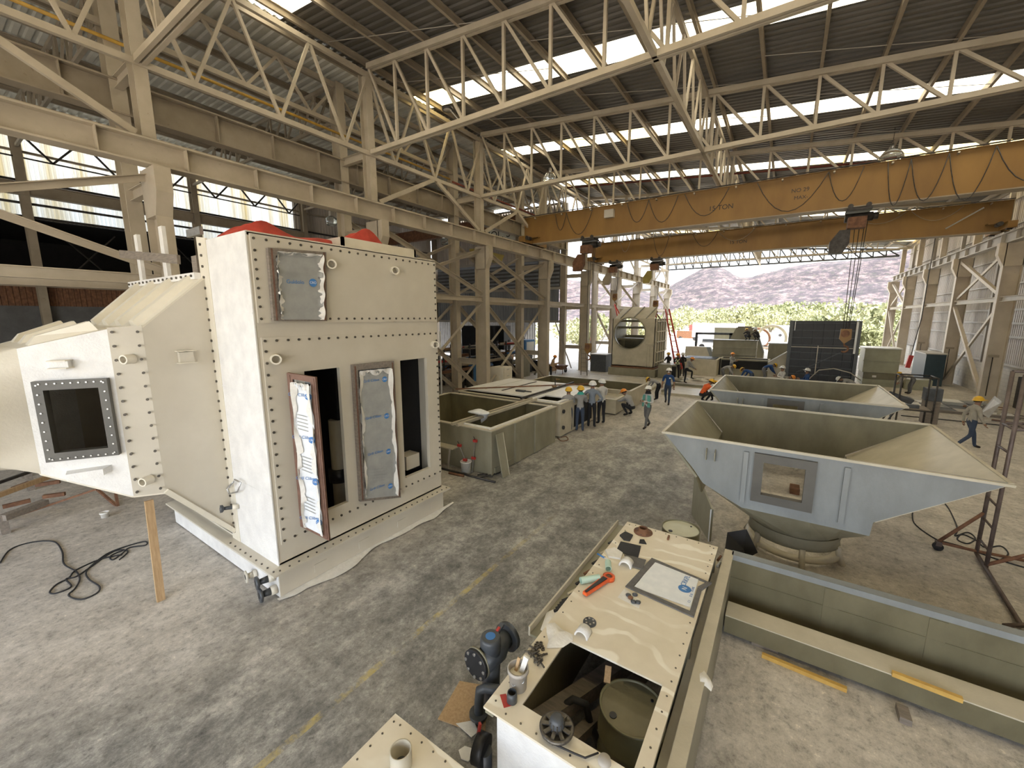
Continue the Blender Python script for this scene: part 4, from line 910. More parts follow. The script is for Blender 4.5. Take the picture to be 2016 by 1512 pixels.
# ================================================================== HOPPERS
def hopper(yf, yb, xl, xr, zr, label, dx=0.0):
    t = thing('hopper', label, 'hopper', ((xl + xr) / 2, (yf + yb) / 2, 0), 'grey fibreglass hoppers')
    W = lambda x, z, y=yf: (x + dx, y, z)
    xb0, xb1 = -1.0, 1.34
    u0, u1, w0, w1 = -.20, .57, 1.26, 2.02          # window in the front wall
    xs = [xl, -1.17, -1.0, u0, u1, xb1, 1.36, xr]
    def zlow(x):
        pts = [(xl, zr), (-1.17, 1.56), (-1.0, 1.33), (-.36, 1.03), (xb1, 1.03), (1.36, 1.26), (xr, zr - .03)]
        for (a, p), (b, q) in zip(pts, pts[1:]):
            if a <= x <= b: return p + (q - p) * ((x - a) / (b - a) if b > a else 0)
        return zr
    mb = MB(); ext = (0, .03, 0)
    mb.prism([W(xl, zr), W(-1.17, 1.56), W(-1.0, 1.33), W(-.36, 1.03), W(u0, 1.03), W(u0, zr)], ext)
    mb.prism([W(u0, 1.03), W(u1, 1.03), W(u1, w0), W(u0, w0)], ext); mb.prism([W(u0, w1), W(u1, w1), W(u1, zr), W(u0, zr)], ext)
    mb.prism([W(u1, 1.03), W(xb1, 1.03), W(1.36, 1.26), W(xr, zr - .03), W(xr, zr), W(u1, zr)], ext)
    fw = mb.build('front_wall', 'frp_blue_grey', t)  # blue of near-end daylight on this face put into its colour
    fr = MB(); e = .10
    for a, b, c, d in ((u0 - .04, u0 + e, w0 - .04, w1 + .04), (u1 - e, u1 + .04, w0 - .04, w1 + .04), (u0 + e, u1 - e, w0 - .04, w0 + e), (u0 + e, u1 - e, w1 - e, w1 + .04)): fr.box(W(a, c, yf - .07), W(b, d, yf + .05))
    fr.build('window_frame', 'frame_grey', fw)
    for x in (-.36, .98): MB().box(W(x - .035, 1.15, yf - .05), W(x + .035, zr - .12, yf)).build('stiffener', 'frp_blue_grey', fw)
    for x in (-.98, -.84): MB().prism([W(x, 1.78, yf), W(x, 2.0, yf), W(x, 1.96, yf - .09), W(x, 1.80, yf - .09)], (.014, 0, 0)).build('lifting_lug', 'frp_grey', fw)
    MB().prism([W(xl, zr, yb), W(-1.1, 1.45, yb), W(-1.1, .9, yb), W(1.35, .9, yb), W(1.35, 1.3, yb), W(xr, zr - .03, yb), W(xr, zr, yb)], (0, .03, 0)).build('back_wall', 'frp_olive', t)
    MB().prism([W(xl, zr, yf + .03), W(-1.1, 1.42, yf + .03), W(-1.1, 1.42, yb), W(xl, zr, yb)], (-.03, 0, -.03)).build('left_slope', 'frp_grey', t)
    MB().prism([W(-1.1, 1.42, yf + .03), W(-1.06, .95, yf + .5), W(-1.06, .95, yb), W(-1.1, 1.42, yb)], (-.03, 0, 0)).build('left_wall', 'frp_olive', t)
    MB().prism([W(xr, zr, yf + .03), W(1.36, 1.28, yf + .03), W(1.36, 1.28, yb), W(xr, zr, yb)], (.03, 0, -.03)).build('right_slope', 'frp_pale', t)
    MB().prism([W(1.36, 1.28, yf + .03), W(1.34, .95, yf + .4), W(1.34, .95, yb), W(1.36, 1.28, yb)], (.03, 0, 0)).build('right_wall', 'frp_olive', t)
    # lower pan running back to the round outlet
    cx, cy, r = .45 + dx, yf + 1.15, .72
    edge = [(-1.0, 1.33), (-.7, 1.18), (-.36, 1.03), (.1, 1.03), (.6, 1.03), (1.0, 1.03), (1.34, 1.03)]
    mb = MB()
    for i, (x, z) in enumerate(edge):
        a = PI + .5 + (PI - 1.0) * i / 6
        mb.v.append(W(x, z)); mb.v.append((cx + r * math.cos(a), cy + r * math.sin(a), .52))
    for i in range(6): mb.f.append((2 * i, 2 * i + 1, 2 * i + 3, 2 * i + 2)); mb.sm.append(False)
    mb.build('lower_pan', 'frp_grey', t)
    MB().lathe([(r + .02, .52), (r - .02, .36), (r + .0, .30), (r - .05, .30), (r - .05, .52)], (cx, cy, 0), 36).build('outlet_neck', 'frp_grey', t)
    MB().lathe([(r - .1, .10), (r + .04, .10), (r + .04, .16), (r - .1, .16), (r - .1, .10)], (cx, cy, 0), 36).build('base_ring', 'frp_pale', t)
    for i in range(6):
        a = PI / 6 + i * PI / 3 + .2; p = Vector((cx + (r - .02) * math.cos(a), cy + (r - .02) * math.sin(a), 0)); MB().tube([(p.x, p.y, .32), (p.x + .03 * math.cos(a), p.y + .03 * math.sin(a), .15), (p.x + .1 * math.cos(a), p.y + .1 * math.sin(a), 0)], .05, 8).build('leg', 'frp_pale', t)
    pw = MB().box(W(-.16, .80, yf + .26), W(.5, .98, yf + .34)).build('pan_window', 'frame_grey', t); MB().box(W(-.10, .82, yf + .25), W(.44, .96, yf + .262)).build('pane', 'clear_sheet', pw)
    # rim
    for nm, a, b in (('rim', W(xl - .03, zr, yf - .02), W(xr + .05, zr - .02, yf - .02)), ('rim', W(xl, zr, yb + .02), W(xr, zr, yb + .02)), ('rim', W(xl - .01, zr, yf), W(xl - .01, zr, yb)), ('rim', W(xr + .02, zr - .01, yf), W(xr + .01, zr, yb))):
        MB().bar(a, b, .05, .035).build(nm, 'frp_pale', t)
    return t
hopper(7.75, 11.25, -1.73, 2.60, 2.17, 'nearest grey fibreglass hopper with a square window in its front')
hopper(13.3, 16.95, -1.70, 2.60, 2.17, 'second grey fibreglass hopper, behind the nearest one')
hp = thing('leaning_sheet', 'grey fibreglass panel leaning at the left end of the near hopper', 'panel', (-1.1, 8.6, 0))
def up_at(px, py, g):
    d = _ray(px, py); k_ = math.hypot(g.x, g.y) / math.hypot(d.x, d.y); return Vector((g.x, g.y, CAM_H + d.z * k_))
g0, g1 = PZ(1361, 1012), PZ(1396, 1066); gm = g0.lerp(g1, .3)
MB().prism([g0, g1, up_at(1402, 1003, g1), up_at(1378, 945, gm), up_at(1366, 924, g0)], (.03, .02, 0)).build('panel', 'frp_grey', hp)
MB().bar(g1 + Vector((-.01, -.02, .01)), up_at(1402, 1003, g1) + Vector((-.01, -.02, 0)), .02, .03).build('panel_edge', 'film_white', hp)
# bricks under the hopper
bk = mesh_of(MB().box((-.10, -.2, 0), (.10, .2, .13)), 'brick', 'rust')
for i, (x, y) in enumerate(((-.55, 11.9), (.55, 11.9))):
    o = inst('timber_block', bk, None, (x, y, 0)); tag(o, 'reddish block behind the near hopper, %s of the two seen through its window' % ('left' if i == 0 else 'right'), 'block', 'red blocks behind the hopper')
# ================================================================== DIP TANKS ON THE LEFT
ta = thing('dip_tank', 'open two-cell grey dip tank, nearest of the left row', 'tank', (-8.8, 10.4, 0))
ZT_ = 1.26
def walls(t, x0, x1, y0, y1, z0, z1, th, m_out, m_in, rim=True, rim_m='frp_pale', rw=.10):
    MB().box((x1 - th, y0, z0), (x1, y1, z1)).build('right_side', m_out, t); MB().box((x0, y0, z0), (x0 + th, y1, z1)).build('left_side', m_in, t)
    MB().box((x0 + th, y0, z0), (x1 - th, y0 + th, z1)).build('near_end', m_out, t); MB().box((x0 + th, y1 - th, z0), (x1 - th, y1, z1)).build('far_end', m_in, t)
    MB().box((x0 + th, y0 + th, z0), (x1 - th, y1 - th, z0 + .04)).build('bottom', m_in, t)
    if rim:
        for a, b in (((x0 - .02, y0 - .03, z1), (x1 + .03, y0 + rw, z1 + .03)), ((x0 - .02, y1 - rw, z1), (x1 + .03, y1 + .03, z1 + .03)), ((x0 - .02, y0 + rw, z1), (x0 + rw, y1 - rw, z1 + .03)), ((x1 - rw, y0 + rw, z1), (x1 + .03, y1 - rw, z1 + .03))):
            MB().box(a, b).build('rim', rim_m, t)
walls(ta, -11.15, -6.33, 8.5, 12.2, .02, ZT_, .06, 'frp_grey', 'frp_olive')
MB().box((-7.55, 8.56, .06), (-7.49, 12.14, ZT_)).build('divider', 'frp_olive', ta)
for x in (-7.62, -7.42): MB().bar((x, 8.35, ZT_ + .06), (x, 12.75, ZT_ + .06), .07, .08).build('guide_rail', 'frp_pale', ta)
MB().bar((-6.43, 8.55, ZT_ + .05), (-6.43, 12.1, ZT_ + .05), .05, .05).build('seal_strip', 'paper_white', ta); MB().bar((-7.4, 8.62, ZT_ + .05), (-6.43, 8.62, ZT_ + .05), .05, .05).build('seal_strip', 'paper_white', ta)
for y in (9.6, 10.75): MB().box((-6.33, y, .05), (-6.27, y + .28, ZT_)).build('wall_rib', 'frp_grey', ta)
MB().box((-6.33, 8.62, .05), (-6.30, 9.5, .2)).build('wall_rail', 'frp_grey', ta)
lb = thing('leaning_board', 'narrow grey board leaning against the near corner of the dip tank', 'board', (-6.1, 8.75, 0))
MB().prism([(-6.02, 8.55, 0), (-6.02, 8.85, 0), (-6.24, 8.85, 1.18), (-6.24, 8.55, 1.18)], (.03, 0, .006)).build('board', 'frp_grey', lb); MB().prism([(-5.99, 8.85, 0), (-6.03, 8.89, 0), (-6.25, 8.89, 1.16), (-6.21, 8.85, 1.18)], (.02, 0, .004)).build('board_edge', 'frp_pale', lb)
def bag(u, v):
    a = 2 * PI * u; r = .26 * math.sin(PI * min(.97, v + .03)) * (1 + .2 * math.sin(3 * a + 5 * v)); return (-7.52 + r * math.cos(a) * 1.3, 9.5 + r * math.sin(a), ZT_ + .10 + .20 * (1 - v) - .32 * max(0, math.sin(a)) * v)
tag(MB().sheet(bag, 24, 10).build('plastic_bag', 'film_white'), 'crumpled clear plastic sheet on the rails of the near dip tank', 'plastic sheet')
# small side box, clamps, bucket and scrap at its foot
sb = thing('side_box', 'small grey fibreglass box with a drilled pale lid beside the dip tank', 'box', (-8.3, 8.8, 0))
MB().box((-9.4, 8.55, .28), (-7.55, 9.0 - .52, .62)).build('body', 'frp_grey', sb); MB().box((-9.4, 8.2, .62), (-7.5, 8.49, .65)).build('lid', 'frp_pale', sb)
for x in (-9.0, -8.3, -7.7): MB().bar((x, 8.34, .62), (x - .06, 8.30, 0), .04).build('leg', 'pale_grey_paint', sb)
def clamp(a, b, label):
    a, b = Vector(a), Vector(b); t = thing('bar_clamp', label, 'clamp', (b.x, b.y, 0), 'red bar clamps by the dip tank'); d = (b - a)
    MB().bar(a, b, .018, .03).build('bar', 'bright_steel', t)
    for f in (.02, .55): c = a + d * f; MB().box(c - Vector((.06, .03, .03)), c + Vector((.06, .03, .04))).build('jaw', 'red_paint', t)
    MB().tube([a + Vector((0, 0, .02)), a + Vector((-.06, 0, .10))], .012, 6).build('screw', 'dark_steel', t)
clamp((-7.42, 8.42, .72), (-6.98, 8.35, .02), 'red bar clamp slanting from the small side box'); clamp((-6.85, 8.44, .95), (-6.93, 8.38, .02), 'red bar clamp upright against the dip tank')
def bucket(c, r, h, label, m='paper_white', fill=None, name='bucket', handle=True):
    t = thing(name, label, 'bucket', c); x, y, z = c
    MB().lathe([(.001, z + .004), (r * .86, z + .004), (r * .86, z), (r * .9, z), (r, z + h), (r + .012, z + h), (r + .012, z + h - .03), (r * .98, z + h - .035)], (x, y, 0), 28).build('shell', m, t)
    MB().lathe([(r * .96, z + h), (r * .86, z + .03), (.001, z + .03)], (x, y, 0), 28).build('inside', m, t)
    if handle: MB().tube([(x - r, y, z + h * .85), (x - r * .9, y - r * .4, z + h * .55), (x, y - r * 1.05, z + h * .4), (x + r * .9, y - r * .4, z + h * .55), (x + r, y, z + h * .85)], .004, 5).build('bail', 'bright_steel', t)
    if fill: MB().lathe([(.001, z + h * .75), (r * .95, z + h * .7)], (x, y, 0), 20).build('contents', fill, t)
    return t
bucket((-7.1, 8.33, 0), .15, .34, 'dirty white bucket standing before the dip tank', fill='paper_white')
sp_ = thing('scrap_bar', 'dark steel tube lying on the floor before the dip tank', 'steel bar', (-7, 8.1, 0)); MB().tube([PZ(870, 922, .03), PZ(975, 949, .03)], .03, 8).build('tube', 'dark_steel', sp_)
sp2 = thing('scrap_bar', 'short rusty tube at the edge of the scrubber by the side box', 'steel bar', (-7.6, 7.9, 0)); MB().tube([PZ(884, 931, .03), PZ(913, 937, .03)], .035, 8).build('tube', 'rust', sp2)
for i, (px, py, qx, qy) in enumerate(((940, 935, 978, 931), (945, 940, 985, 930), (950, 932, 970, 938))):
    tag(MB().tube([PZ(px, py, .03), PZ(qx, qy, .04)], .018, 6).build('scrap_rod', 'dark_steel'), 'thin dark scrap rod at the foot of the dip tank', 'steel rod', 'scrap rods by the dip tank')
# ---- covered tank behind it
tb = thing('covered_tank', 'long pale tank with white lids behind the nearest dip tank', 'tank', (-8.8, 14.8, 0))
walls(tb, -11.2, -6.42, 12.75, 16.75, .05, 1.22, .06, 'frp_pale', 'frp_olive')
l1 = MB().box((-11.25, 13.15, 1.25), (-7.95, 16.75, 1.30)).build('lid', 'white_gelcoat', tb); MB().box((-9.6, 13.6, 1.30), (-9.52, 16.4, 1.32)).build('lid_joint', 'dark_steel', l1)
MB().box((-10.4, 13.5, 1.30), (-10.38, 16.5, 1.305)).build('lid_joint', 'frp_grey', l1)
ring = MB()
for a, b in (((-7.8, 12.8), (-6.5, 12.95)), ((-7.8, 13.75), (-6.5, 16.3)), ((-7.8, 12.95), (-7.6, 13.75)), ((-6.65, 12.95), (-6.5, 13.75))): ring.box((a[0], a[1], 1.25), (b[0], b[1], 1.30))
ring.build('hatch_lid', 'white_gelcoat', tb)
MB().bar((-7.88, 12.4, 1.36), (-7.88, 16.9, 1.36), .06, .06).build('guide_rail', 'dark_steel', tb)
MB().box((-6.43, 13.9, .15), (-6.405, 15.6, 1.0)).build('side_opening', 'unlit_black', tb)
for z in (.35, .95): MB().tube([(-6.42, 12.95, z), (-6.36, 12.95, z)], .07, 14).build('port', 'black_plastic', tb)
tl = thing('hand_tool', 'small dark power tool lying on the white tank lid', 'tool', (-8.6, 13.9, 1.3)); MB().box((-9.0, 13.75, 1.3), (-8.6, 13.92, 1.37)).build('body', 'charcoal_pvc', tl); MB().bar((-8.6, 13.83, 1.34), (-8.35, 13.95, 1.32), .05).build('nose', 'dark_steel', tl)
tl = thing('hand_tool', 'ochre bracket tool standing at the edge of the white tank lid', 'tool', (-7.95, 15.2, 1.3)); MB().box((-7.98, 15.0, 1.39), (-7.88, 15.25, 1.44)).build('foot', 'crane_yellow', tl); MB().bar((-7.93, 15.2, 1.42), (-7.93, 15.2, 1.75), .03).build('post', 'dark_steel', tl); MB().bar((-7.93, 15.2, 1.72), (-7.75, 15.25, 1.72), .03).build('arm', 'crane_yellow', tl)
MB().bar((-11.2, 12.55, 1.36), (-7.0, 17.0, 1.36), .05).build('loose_bar', 'rust', tb)
# ---- far open tank and the white tray
tc = thing('dip_tank', 'long open dark dip tank under the hanging hook', 'tank', (-8.3, 19.9, 0))
walls(tc, -11.4, -5.75, 18.6, 21.2, .03, .88, .07, 'frp_pale', 'frp_olive')
td = thing('grating_tray', 'pale tray with slatted grating beside the open dip tank', 'tray', (-6.5, 18.0, 0))
walls(td, -7.2, -5.95, 17.2, 18.5, .06, .68, .05, 'frp_pale', 'frp_grey')
sl = mesh_of(MB().box((-.55, -.04, 0), (.55, .04, .03)), 'slat', 'frp_pale')
for i in range(6): inst('slat', sl, td, (-6.57, 17.45 + i * .18, .66))
# foot platform, floor tray
fp = thing('floor_slab', 'low pale slab on the floor beyond the blue-shirted walker', 'platform', (-4.4, 25.1, 0))
MB().box((-5.55, 23.6, 0), (-3.3, 26.6, .12)).build('slab', 'frp_pale', fp)
for a, b in (((-5.55, 26.5), (-3.3, 26.6)), ((-5.55, 23.6), (-5.45, 26.6))): MB().box((a[0], a[1], .12), (b[0], b[1], .26)).build('kerb', 'frp_grey', fp)
fp = thing('floor_slab', 'long pale low slab between the far dip tank and the round-holed duct', 'platform', (-8.7, 27, 0)); MB().box((-11.4, 22.6, 0), (-6.3, 27.9, .14)).build('slab', 'frp_pale', fp)
# ---- duct with the round hole
du = thing('duct_section', 'big fibreglass duct box with a round hole, held by red slings', 'duct', (-9.4, 31, 0))
y0 = 30.2
pts = []; n = 32; cx, cz, r = -9.6, 3.15, 1.13
x0, x1, z0, z1 = -10.95, -7.75, .68, 4.22
mb = MB()
def rimpt(a):
    c, s = math.cos(a), math.sin(a); k = min((x1 - cx if c > 0 else cx - x0) / max(abs(c), 1e-6), (z1 - cz if s > 0 else cz - z0) / max(abs(s), 1e-6)); return (cx + c * k, y0, cz + s * k)
angs = sorted([2 * PI * i / n for i in range(n)] + [math.atan2(zc - cz, xc - cx) % (2 * PI) for xc in (x0, x1) for zc in (z0, z1)])
k = len(angs)
for a in angs: mb.v.append((cx + r * math.cos(a), y0, cz + r * math.sin(a))); mb.v.append(rimpt(a))
for i in range(k): j = (i + 1) % k; mb.f.append((2 * i, 2 * i + 1, 2 * j + 1, 2 * j)); mb.sm.append(False)
mb.build('front_face', 'frp_pale', du)
MB().lathe([(r, -.12), (r + .06, -.12), (r + .06, .05), (r, .05), (r, -.12)], (cx, y0, cz), 40, 'y').build('hole_ring', 'frp_grey', du)
MB().box((x1 - .06, y0, z0), (x1, 33.2, z1)).build('right_side', 'frp_pale', du); MB().box((x0, y0, z0), (x0 + .06, 33.2, z1)).build('left_side', 'frp_grey', du)
MB().box((x0, y0, z0), (x1, 33.2, z0 + .06)).build('floor_plate', 'frp_olive', du)
MB().prism([(x0 + .15, y0 + .02, z1), (x1 - .1, y0 + .02, z1), (x1 - .3, 31.6, 5.05), (x0 + .4, 31.6, 5.05)], (0, .05, .02)).build('sloping_top', 'frp_pale', du)
for i in range(3):
    x = x0 + .6 + i * .95; MB().bar((x, y0 + .0, z1 + .03), (x + .4, 31.55, 5.1), .08, .05).build('top_rib', 'frp_grey', du)
MB().box((x0 + .06, 33.1, z0), (x1 - .06, 33.16, 2.9)).build('back_plate', 'frp_olive', du)
for z in (2.55, 3.45, 3.95): MB().box((x0 + .06, 31.4, z), (x1 - .06, 32.4, z + .16)).build('inner_shelf', 'frp_olive', du)
for z in (2.35, 3.75): MB().box((x1 - .62, y0 - .1, z), (x1 + .05, y0, z + .08)).build('shelf', 'frp_pale', du)
for i in range(3): MB().box((x1 - .6 + i * .18, y0 - .06, .7), (x1 - .5 + i * .18, y0, 2.2)).build('rib', 'frp_pale', du)
for i in range(5): MB().box((x1, y0 + .2, 1.0 + i * .75), (x1 + .1, 33.1, 1.07 + i * .75)).build('side_rib', 'frp_pale', du)
for i in range(4): MB().box((x1 - .02, y0 + .5 + i * .7, .75), (x1 + .08, y0 + .62 + i * .7, 4.2)).build('side_rib', 'frp_grey', du)
ped = thing('duct_stand', 'low fibreglass plinth carrying the round-holed duct', 'plinth', (-9.3, 31, 0)); MB().box((-11.0, 29.75, 0), (-7.5, 33.0, .56)).build('body', 'frp_grey', ped); MB().box((-10.9, 30.0, .56), (-7.7, 33.1, .67)).build('skid', 'rust', ped)
for sx, hx, hz, lb in ((x0 + .1, -11.58, 5.35, 'red lifting sling at the left corner of the round-holed duct'), (x1 - .2, -8.38, 4.75, 'rusty lifting sling at the right corner of the round-holed duct')):
    t = thing('lifting_sling', lb, 'sling', (sx, 31, 4.2)); MB().tube([(hx, 32.2, hz), (sx, 31.0, 4.3)], .05, 6).build('strap', 'red_cloth', t); MB().tube([(hx, 32.2, hz), (sx + .15, 31.4, 4.25)], .05, 6).build('strap', 'rust' if 'rusty' in lb else 'red_cloth', t)
wp = thing('wood_pieces', 'small pale box shelf with dark front right of the duct plinth', 'box', (-6.6, 30.3, 0)); MB().box((-7.35, 29.9, 0), (-6.1, 31.2, 1.0)).build('body', 'frp_grey', wp); MB().box((-6.4, 29.88, .05), (-6.12, 29.9, .9)).build('opening', 'unlit_black', wp)
# red ladder
ld = thing('ladder', 'red step ladder leaning beside the round-holed duct', 'ladder', (-6.0, 31.2, 0))
a0, a1 = PY(1340, 690, 31.2), PY(1307, 608, 31.2)
for dx in (-.22, .22): MB().bar((a0.x + dx, 31.0, a0.z - 1.3), (a1.x + dx * .6, 32.2, a1.z), .07, .1).build('rail', 'red_paint', ld)
for i in range(11):
    f = i / 11; p = Vector((a0.x, 31.0, a0.z - 1.3)).lerp(Vector((a1.x, 32.2, a1.z)), f); MB().bar(p - Vector((.2, 0, 0)), p + Vector((.2, 0, 0)), .04, .05).build('rung', 'red_paint', ld)
# ================================================================== FOREGROUND TANK WITH THE WORKTOP
ft_ = thing('work_tank', 'white fibreglass tank in the foreground with a cream bolted lid and a large hatch', 'tank', (-1.2, 4.3, 0))
ZP = 1.0; X0, X1, YA, YZ = -1.87, -.53, 2.36, 6.21
hx0, hx1, hy0, hy1 = -1.60, -.64, 2.56, 3.43
mb = MB()
for a, b in (((X0, YA), (X1, hy0)), ((X0, hy1), (X1, YZ)), ((X0, hy0), (hx0, hy1)), ((hx1, hy0), (X1, hy1))): mb.box((a[0], a[1], ZP - .02), (b[0], b[1], ZP))
def _lid():
    m, nt, b = _new('lid_cream')
    base = _ramp(nt, _noise(nt, 2.2, 5, .6), [(.35, (.66, .59, .455)), (.65, (.73, .66, .525))])
    w = nt.nodes.new('ShaderNodeTexWave'); w.wave_type = 'RINGS'; w.inputs['Scale'].default_value = 1.1; w.inputs['Distortion'].default_value = 9; w.inputs['Detail'].default_value = 3
    nt.links.new(nt.nodes.new('ShaderNodeNewGeometry').outputs['Position'], w.inputs['Vector'])
    f = _ramp(nt, w.outputs['Fac'], [(.82, (0, 0, 0)), (.94, (1, 1, 1))])
    f2 = _ramp(nt, _noise(nt, 1.5, 3, .5), [(.42, (0, 0, 0)), (.55, (1, 1, 1))])
    nt.links.new(_mix(nt, _math(nt, 'MULTIPLY', _math(nt, 'MULTIPLY', f, f2), .9), base, (.86, .82, .71)), b.inputs['Base Color']); b.inputs['Roughness'].default_value = .45
_lid()
lid = mb.build('lid', 'lid_cream', ft_)
bolt_z = mesh_of(MB().tube([(0, 0, -.002), (0, 0, .004)], .009, 8, True, False), 'screw_hole', 'bolt_steel')
bolts(bolt_z, lid, (X1 - .05, YA + .1, ZP), (X1 - .05, YZ - .08, ZP), 22); bolts(bolt_z, lid, (X0 + .06, YA + .1, ZP), (X0 + .06, YZ - .08, ZP), 18); bolts(bolt_z, lid, (X0 + .15, YZ - .05, ZP), (X1 - .1, YZ - .05, ZP), 8); bolts(bolt_z, lid, (X0 + .2, YA + .05, ZP), (X1 - .1, YA + .05, ZP), 8)
MB().box((X0 + .1, YA + .06, .03), (X1 - .05, YA + .1, ZP - .06)).build('near_wall', 'white_gelcoat', ft_); MB().box((X0 + .08, YA + .03, ZP - .06), (X1, YA + .13, ZP - .02)).build('near_flange', 'frp_blue_grey', ft_)
MB().box((X0 + .1, YA + .1, .03), (X0 + .15, YZ - .05, ZP - .02)).build('left_wall', 'frp_olive', ft_); MB().box((X0 + .02, YA, ZP - .05), (X0 + .1, YZ, ZP - .02)).build('left_flange', 'frp_grey', ft_)
MB().box((X0 - .13, 3.35, ZP - .10), (X0 - .02, YZ - .05, ZP - .07)).build('side_tray', 'frp_grey', ft_); MB().box((X0 - .15, 3.35, ZP - .10), (X0 - .13, YZ - .05, ZP + .01)).build('side_tray_lip', 'frp_pale', ft_)
for y_ in (2.5, 4.3, 6.1): MB().box((X1 - .09, y_ - .04, 0), (X1 - .01, y_ + .04, ZP - .02)).build('leg', 'frp_grey', ft_)
MB().box((X1 - .06, YA + .1, ZP - .12), (X1 - .01, YZ - .05, ZP - .02)).build('right_beam', 'frp_grey', ft_)
# square timber bearer inside, strap over it
be = thing('timber_bearer', 'dark timber bearer under the hatch of the foreground tank', 'timber', (-1.4, 3.2, .3)); MB().bar((-1.78, 2.55, .46), (-1.05, 4.3, .46), .16, .16).build('beam', 'grey_wood', be); MB().bar((-1.35, 3.0, .32), (-.9, 4.4, .32), .1, .1).build('second_beam', 'grey_wood', be)
MB().box((-1.25, 3.6, 0), (-1.1, 3.75, .40)).build('block', 'grey_wood', be); MB().box((-1.7, 2.75, 0), (-1.55, 2.9, .38)).build('block', 'grey_wood', be)
sg = thing('tie_strap', 'black rubber strap looped over the timber bearer', 'strap', (-1.38, 3.25, .3)); MB().tube([(-1.5, 3.1, .2), (-1.5, 3.16, .5), (-1.42, 3.22, .57), (-1.30, 3.26, .55), (-1.26, 3.28, .35), (-1.12, 3.25, .12), (-1.0, 3.2, .03)], .035, 8).build('strap', 'black_rubber', sg)
pl = thing('bottom_board', 'flat board on the floor below the hatch', 'board', (-1.2, 2.9, 0)); MB().box((-1.5, 2.5, .005), (-1.0, 3.3, .03)).build('board', 'frp_pale', pl)
# drums
def drum(x, y, h, label, m, r=.29, z=0.0, top='pale_green_paint'):
    t = thing('steel_drum', label, 'drum', (x, y, z)); prof = [(.001, 0), (r - .01, 0), (r, .02)]
    for f in (.33, .66): prof += [(r, h * f - .04), (r + .014, h * f - .012), (r + .014, h * f + .012), (r, h * f + .04)]
    prof += [(r, h - .03), (r + .008, h), (r - .01, h), (r - .014, h - .018)]
    MB().lathe([(a, z + b) for a, b in prof], (x, y, 0), 40).build('shell', m, t); MB().lathe([(r - .012, z + h - .018), (.001, z + h - .018)], (x, y, 0), 40).build('head', top, t)
    for a, rr in ((-2.2, .032), (.9, .014)): MB().tube([(x + .21 * math.cos(a), y + .21 * math.sin(a), z + h - .02), (x + .21 * math.cos(a), y + .21 * math.sin(a), z + h - .008)], rr, 14).build('bung', 'black_plastic', t)
    return t
drum(-1.14, 6.72, .88, 'olive drum with pale green top behind the foreground tank', 'drum_green'); drum(-.85, 3.26, .80, 'olive drum with shade-darkened top standing inside the hatch of the foreground tank', 'drum_green', .29, 0, 'frp_olive')  # hatch drum's head darkened in colour for the lid's shadow
ws = thing('wood_offcut', 'short raw wood offcut resting beside the drum in the hatch', 'wood offcut', PZ(1195, 1345, .8)); MB().bar(PZ(1195, 1345, .79), PZ(1198, 1312, .86), .06, .035).build('offcut', 'raw_wood', ws)
# ---- things on the lid
ZL_ = ZP
gk = thing('window_gasket', 'dark grey foam gasket frame lying on the cream lid', 'gasket', (-.95, 4.8, ZL_))
g = [PZ(*q, ZL_) for q in ((1283, 1100), (1401, 1150), (1366, 1217), (1231, 1156))]
gi = [PZ(*q, ZL_) for q in ((1290, 1108), (1392, 1149), (1358, 1205), (1247, 1156))]
kink = PZ(1376, 1162, ZL_)
for i in range(4):
    j = (i + 1) % 4
    if i == 1:
        MB().prism([g[1], gi[1], kink + Vector((-.02, .02, 0)), kink + Vector((.03, 0, 0))], (0, 0, .03)).build('strip', 'grey_foam', gk); MB().prism([kink + Vector((-.02, .02, 0)), kink + Vector((.03, 0, 0)), g[2], gi[2]], (0, 0, .02)).build('strip', 'grey_foam', gk); continue
    MB().prism([g[i], g[j], gi[j], gi[i]], (0, 0, .016)).build('strip', 'grey_foam', gk)
ps = thing('acrylic_sheet', 'clear pane under printed film inside the foam gasket on the lid', 'pane', (-.95, 4.8, ZL_))
q = [PZ(*v, ZL_ + .004) for v in ((1288, 1107), (1376, 1138), (1360, 1196), (1248, 1157))]
MB().prism(q, (0, 0, .006)).build('sheet', 'film_white', ps)
dc = PZ(1348, 1159, ZL_ + .012); MB().tube([dc, dc + Vector((0, 0, .001))], .075, 24).build('logo_disc', 'film_blue_ink', ps)
xd = (q[0] - q[3]).normalized() * -1; yd = Vector((-xd.y, xd.x, 0))
lettering('print', 'N', .08, 'film_white', ps, dc + Vector((0, 0, .003)), (q[3] - q[0]).normalized() * -1, (q[0] - q[1]).normalized(), .0005)
lettering('print', 'CRKFL', .085, 'film_blue_ink', ps, PZ(1350, 1143, ZL_ + .013), (q[0] - q[3]).normalized(), (q[0] - q[1]).normalized(), .0005)
for i, v in enumerate(((1364, 1160), (1361, 1172), (1357, 1184))): lettering('print', ['ELWS', 'D B', 'C1'][i], .04, 'film_blue_ink', ps, PZ(*v, ZL_ + .013), (q[0] - q[3]).normalized(), (q[0] - q[1]).normalized(), .0005)
MB().prism([PZ(1262, 1121, ZL_ + .002), PZ(1275, 1126, ZL_ + .002), PZ(1240, 1160, ZL_ + .002), PZ(1232, 1152, ZL_ + .002)], (0, 0, .002)).build('loose_film', 'film_white', ps)
def flat(name, px, z, h, m, label, cat, group=None):
    return tag(MB().prism([PZ(*p, z) for p in px], (0, 0, h)).build(name, m), label, cat, group)
flat('rubber_offcut', ((1222, 1067), (1262, 1076), (1256, 1100), (1213, 1085)), ZL_, .012, 'black_rubber', 'black square rubber offcut on the cream lid', 'rubber sheet')
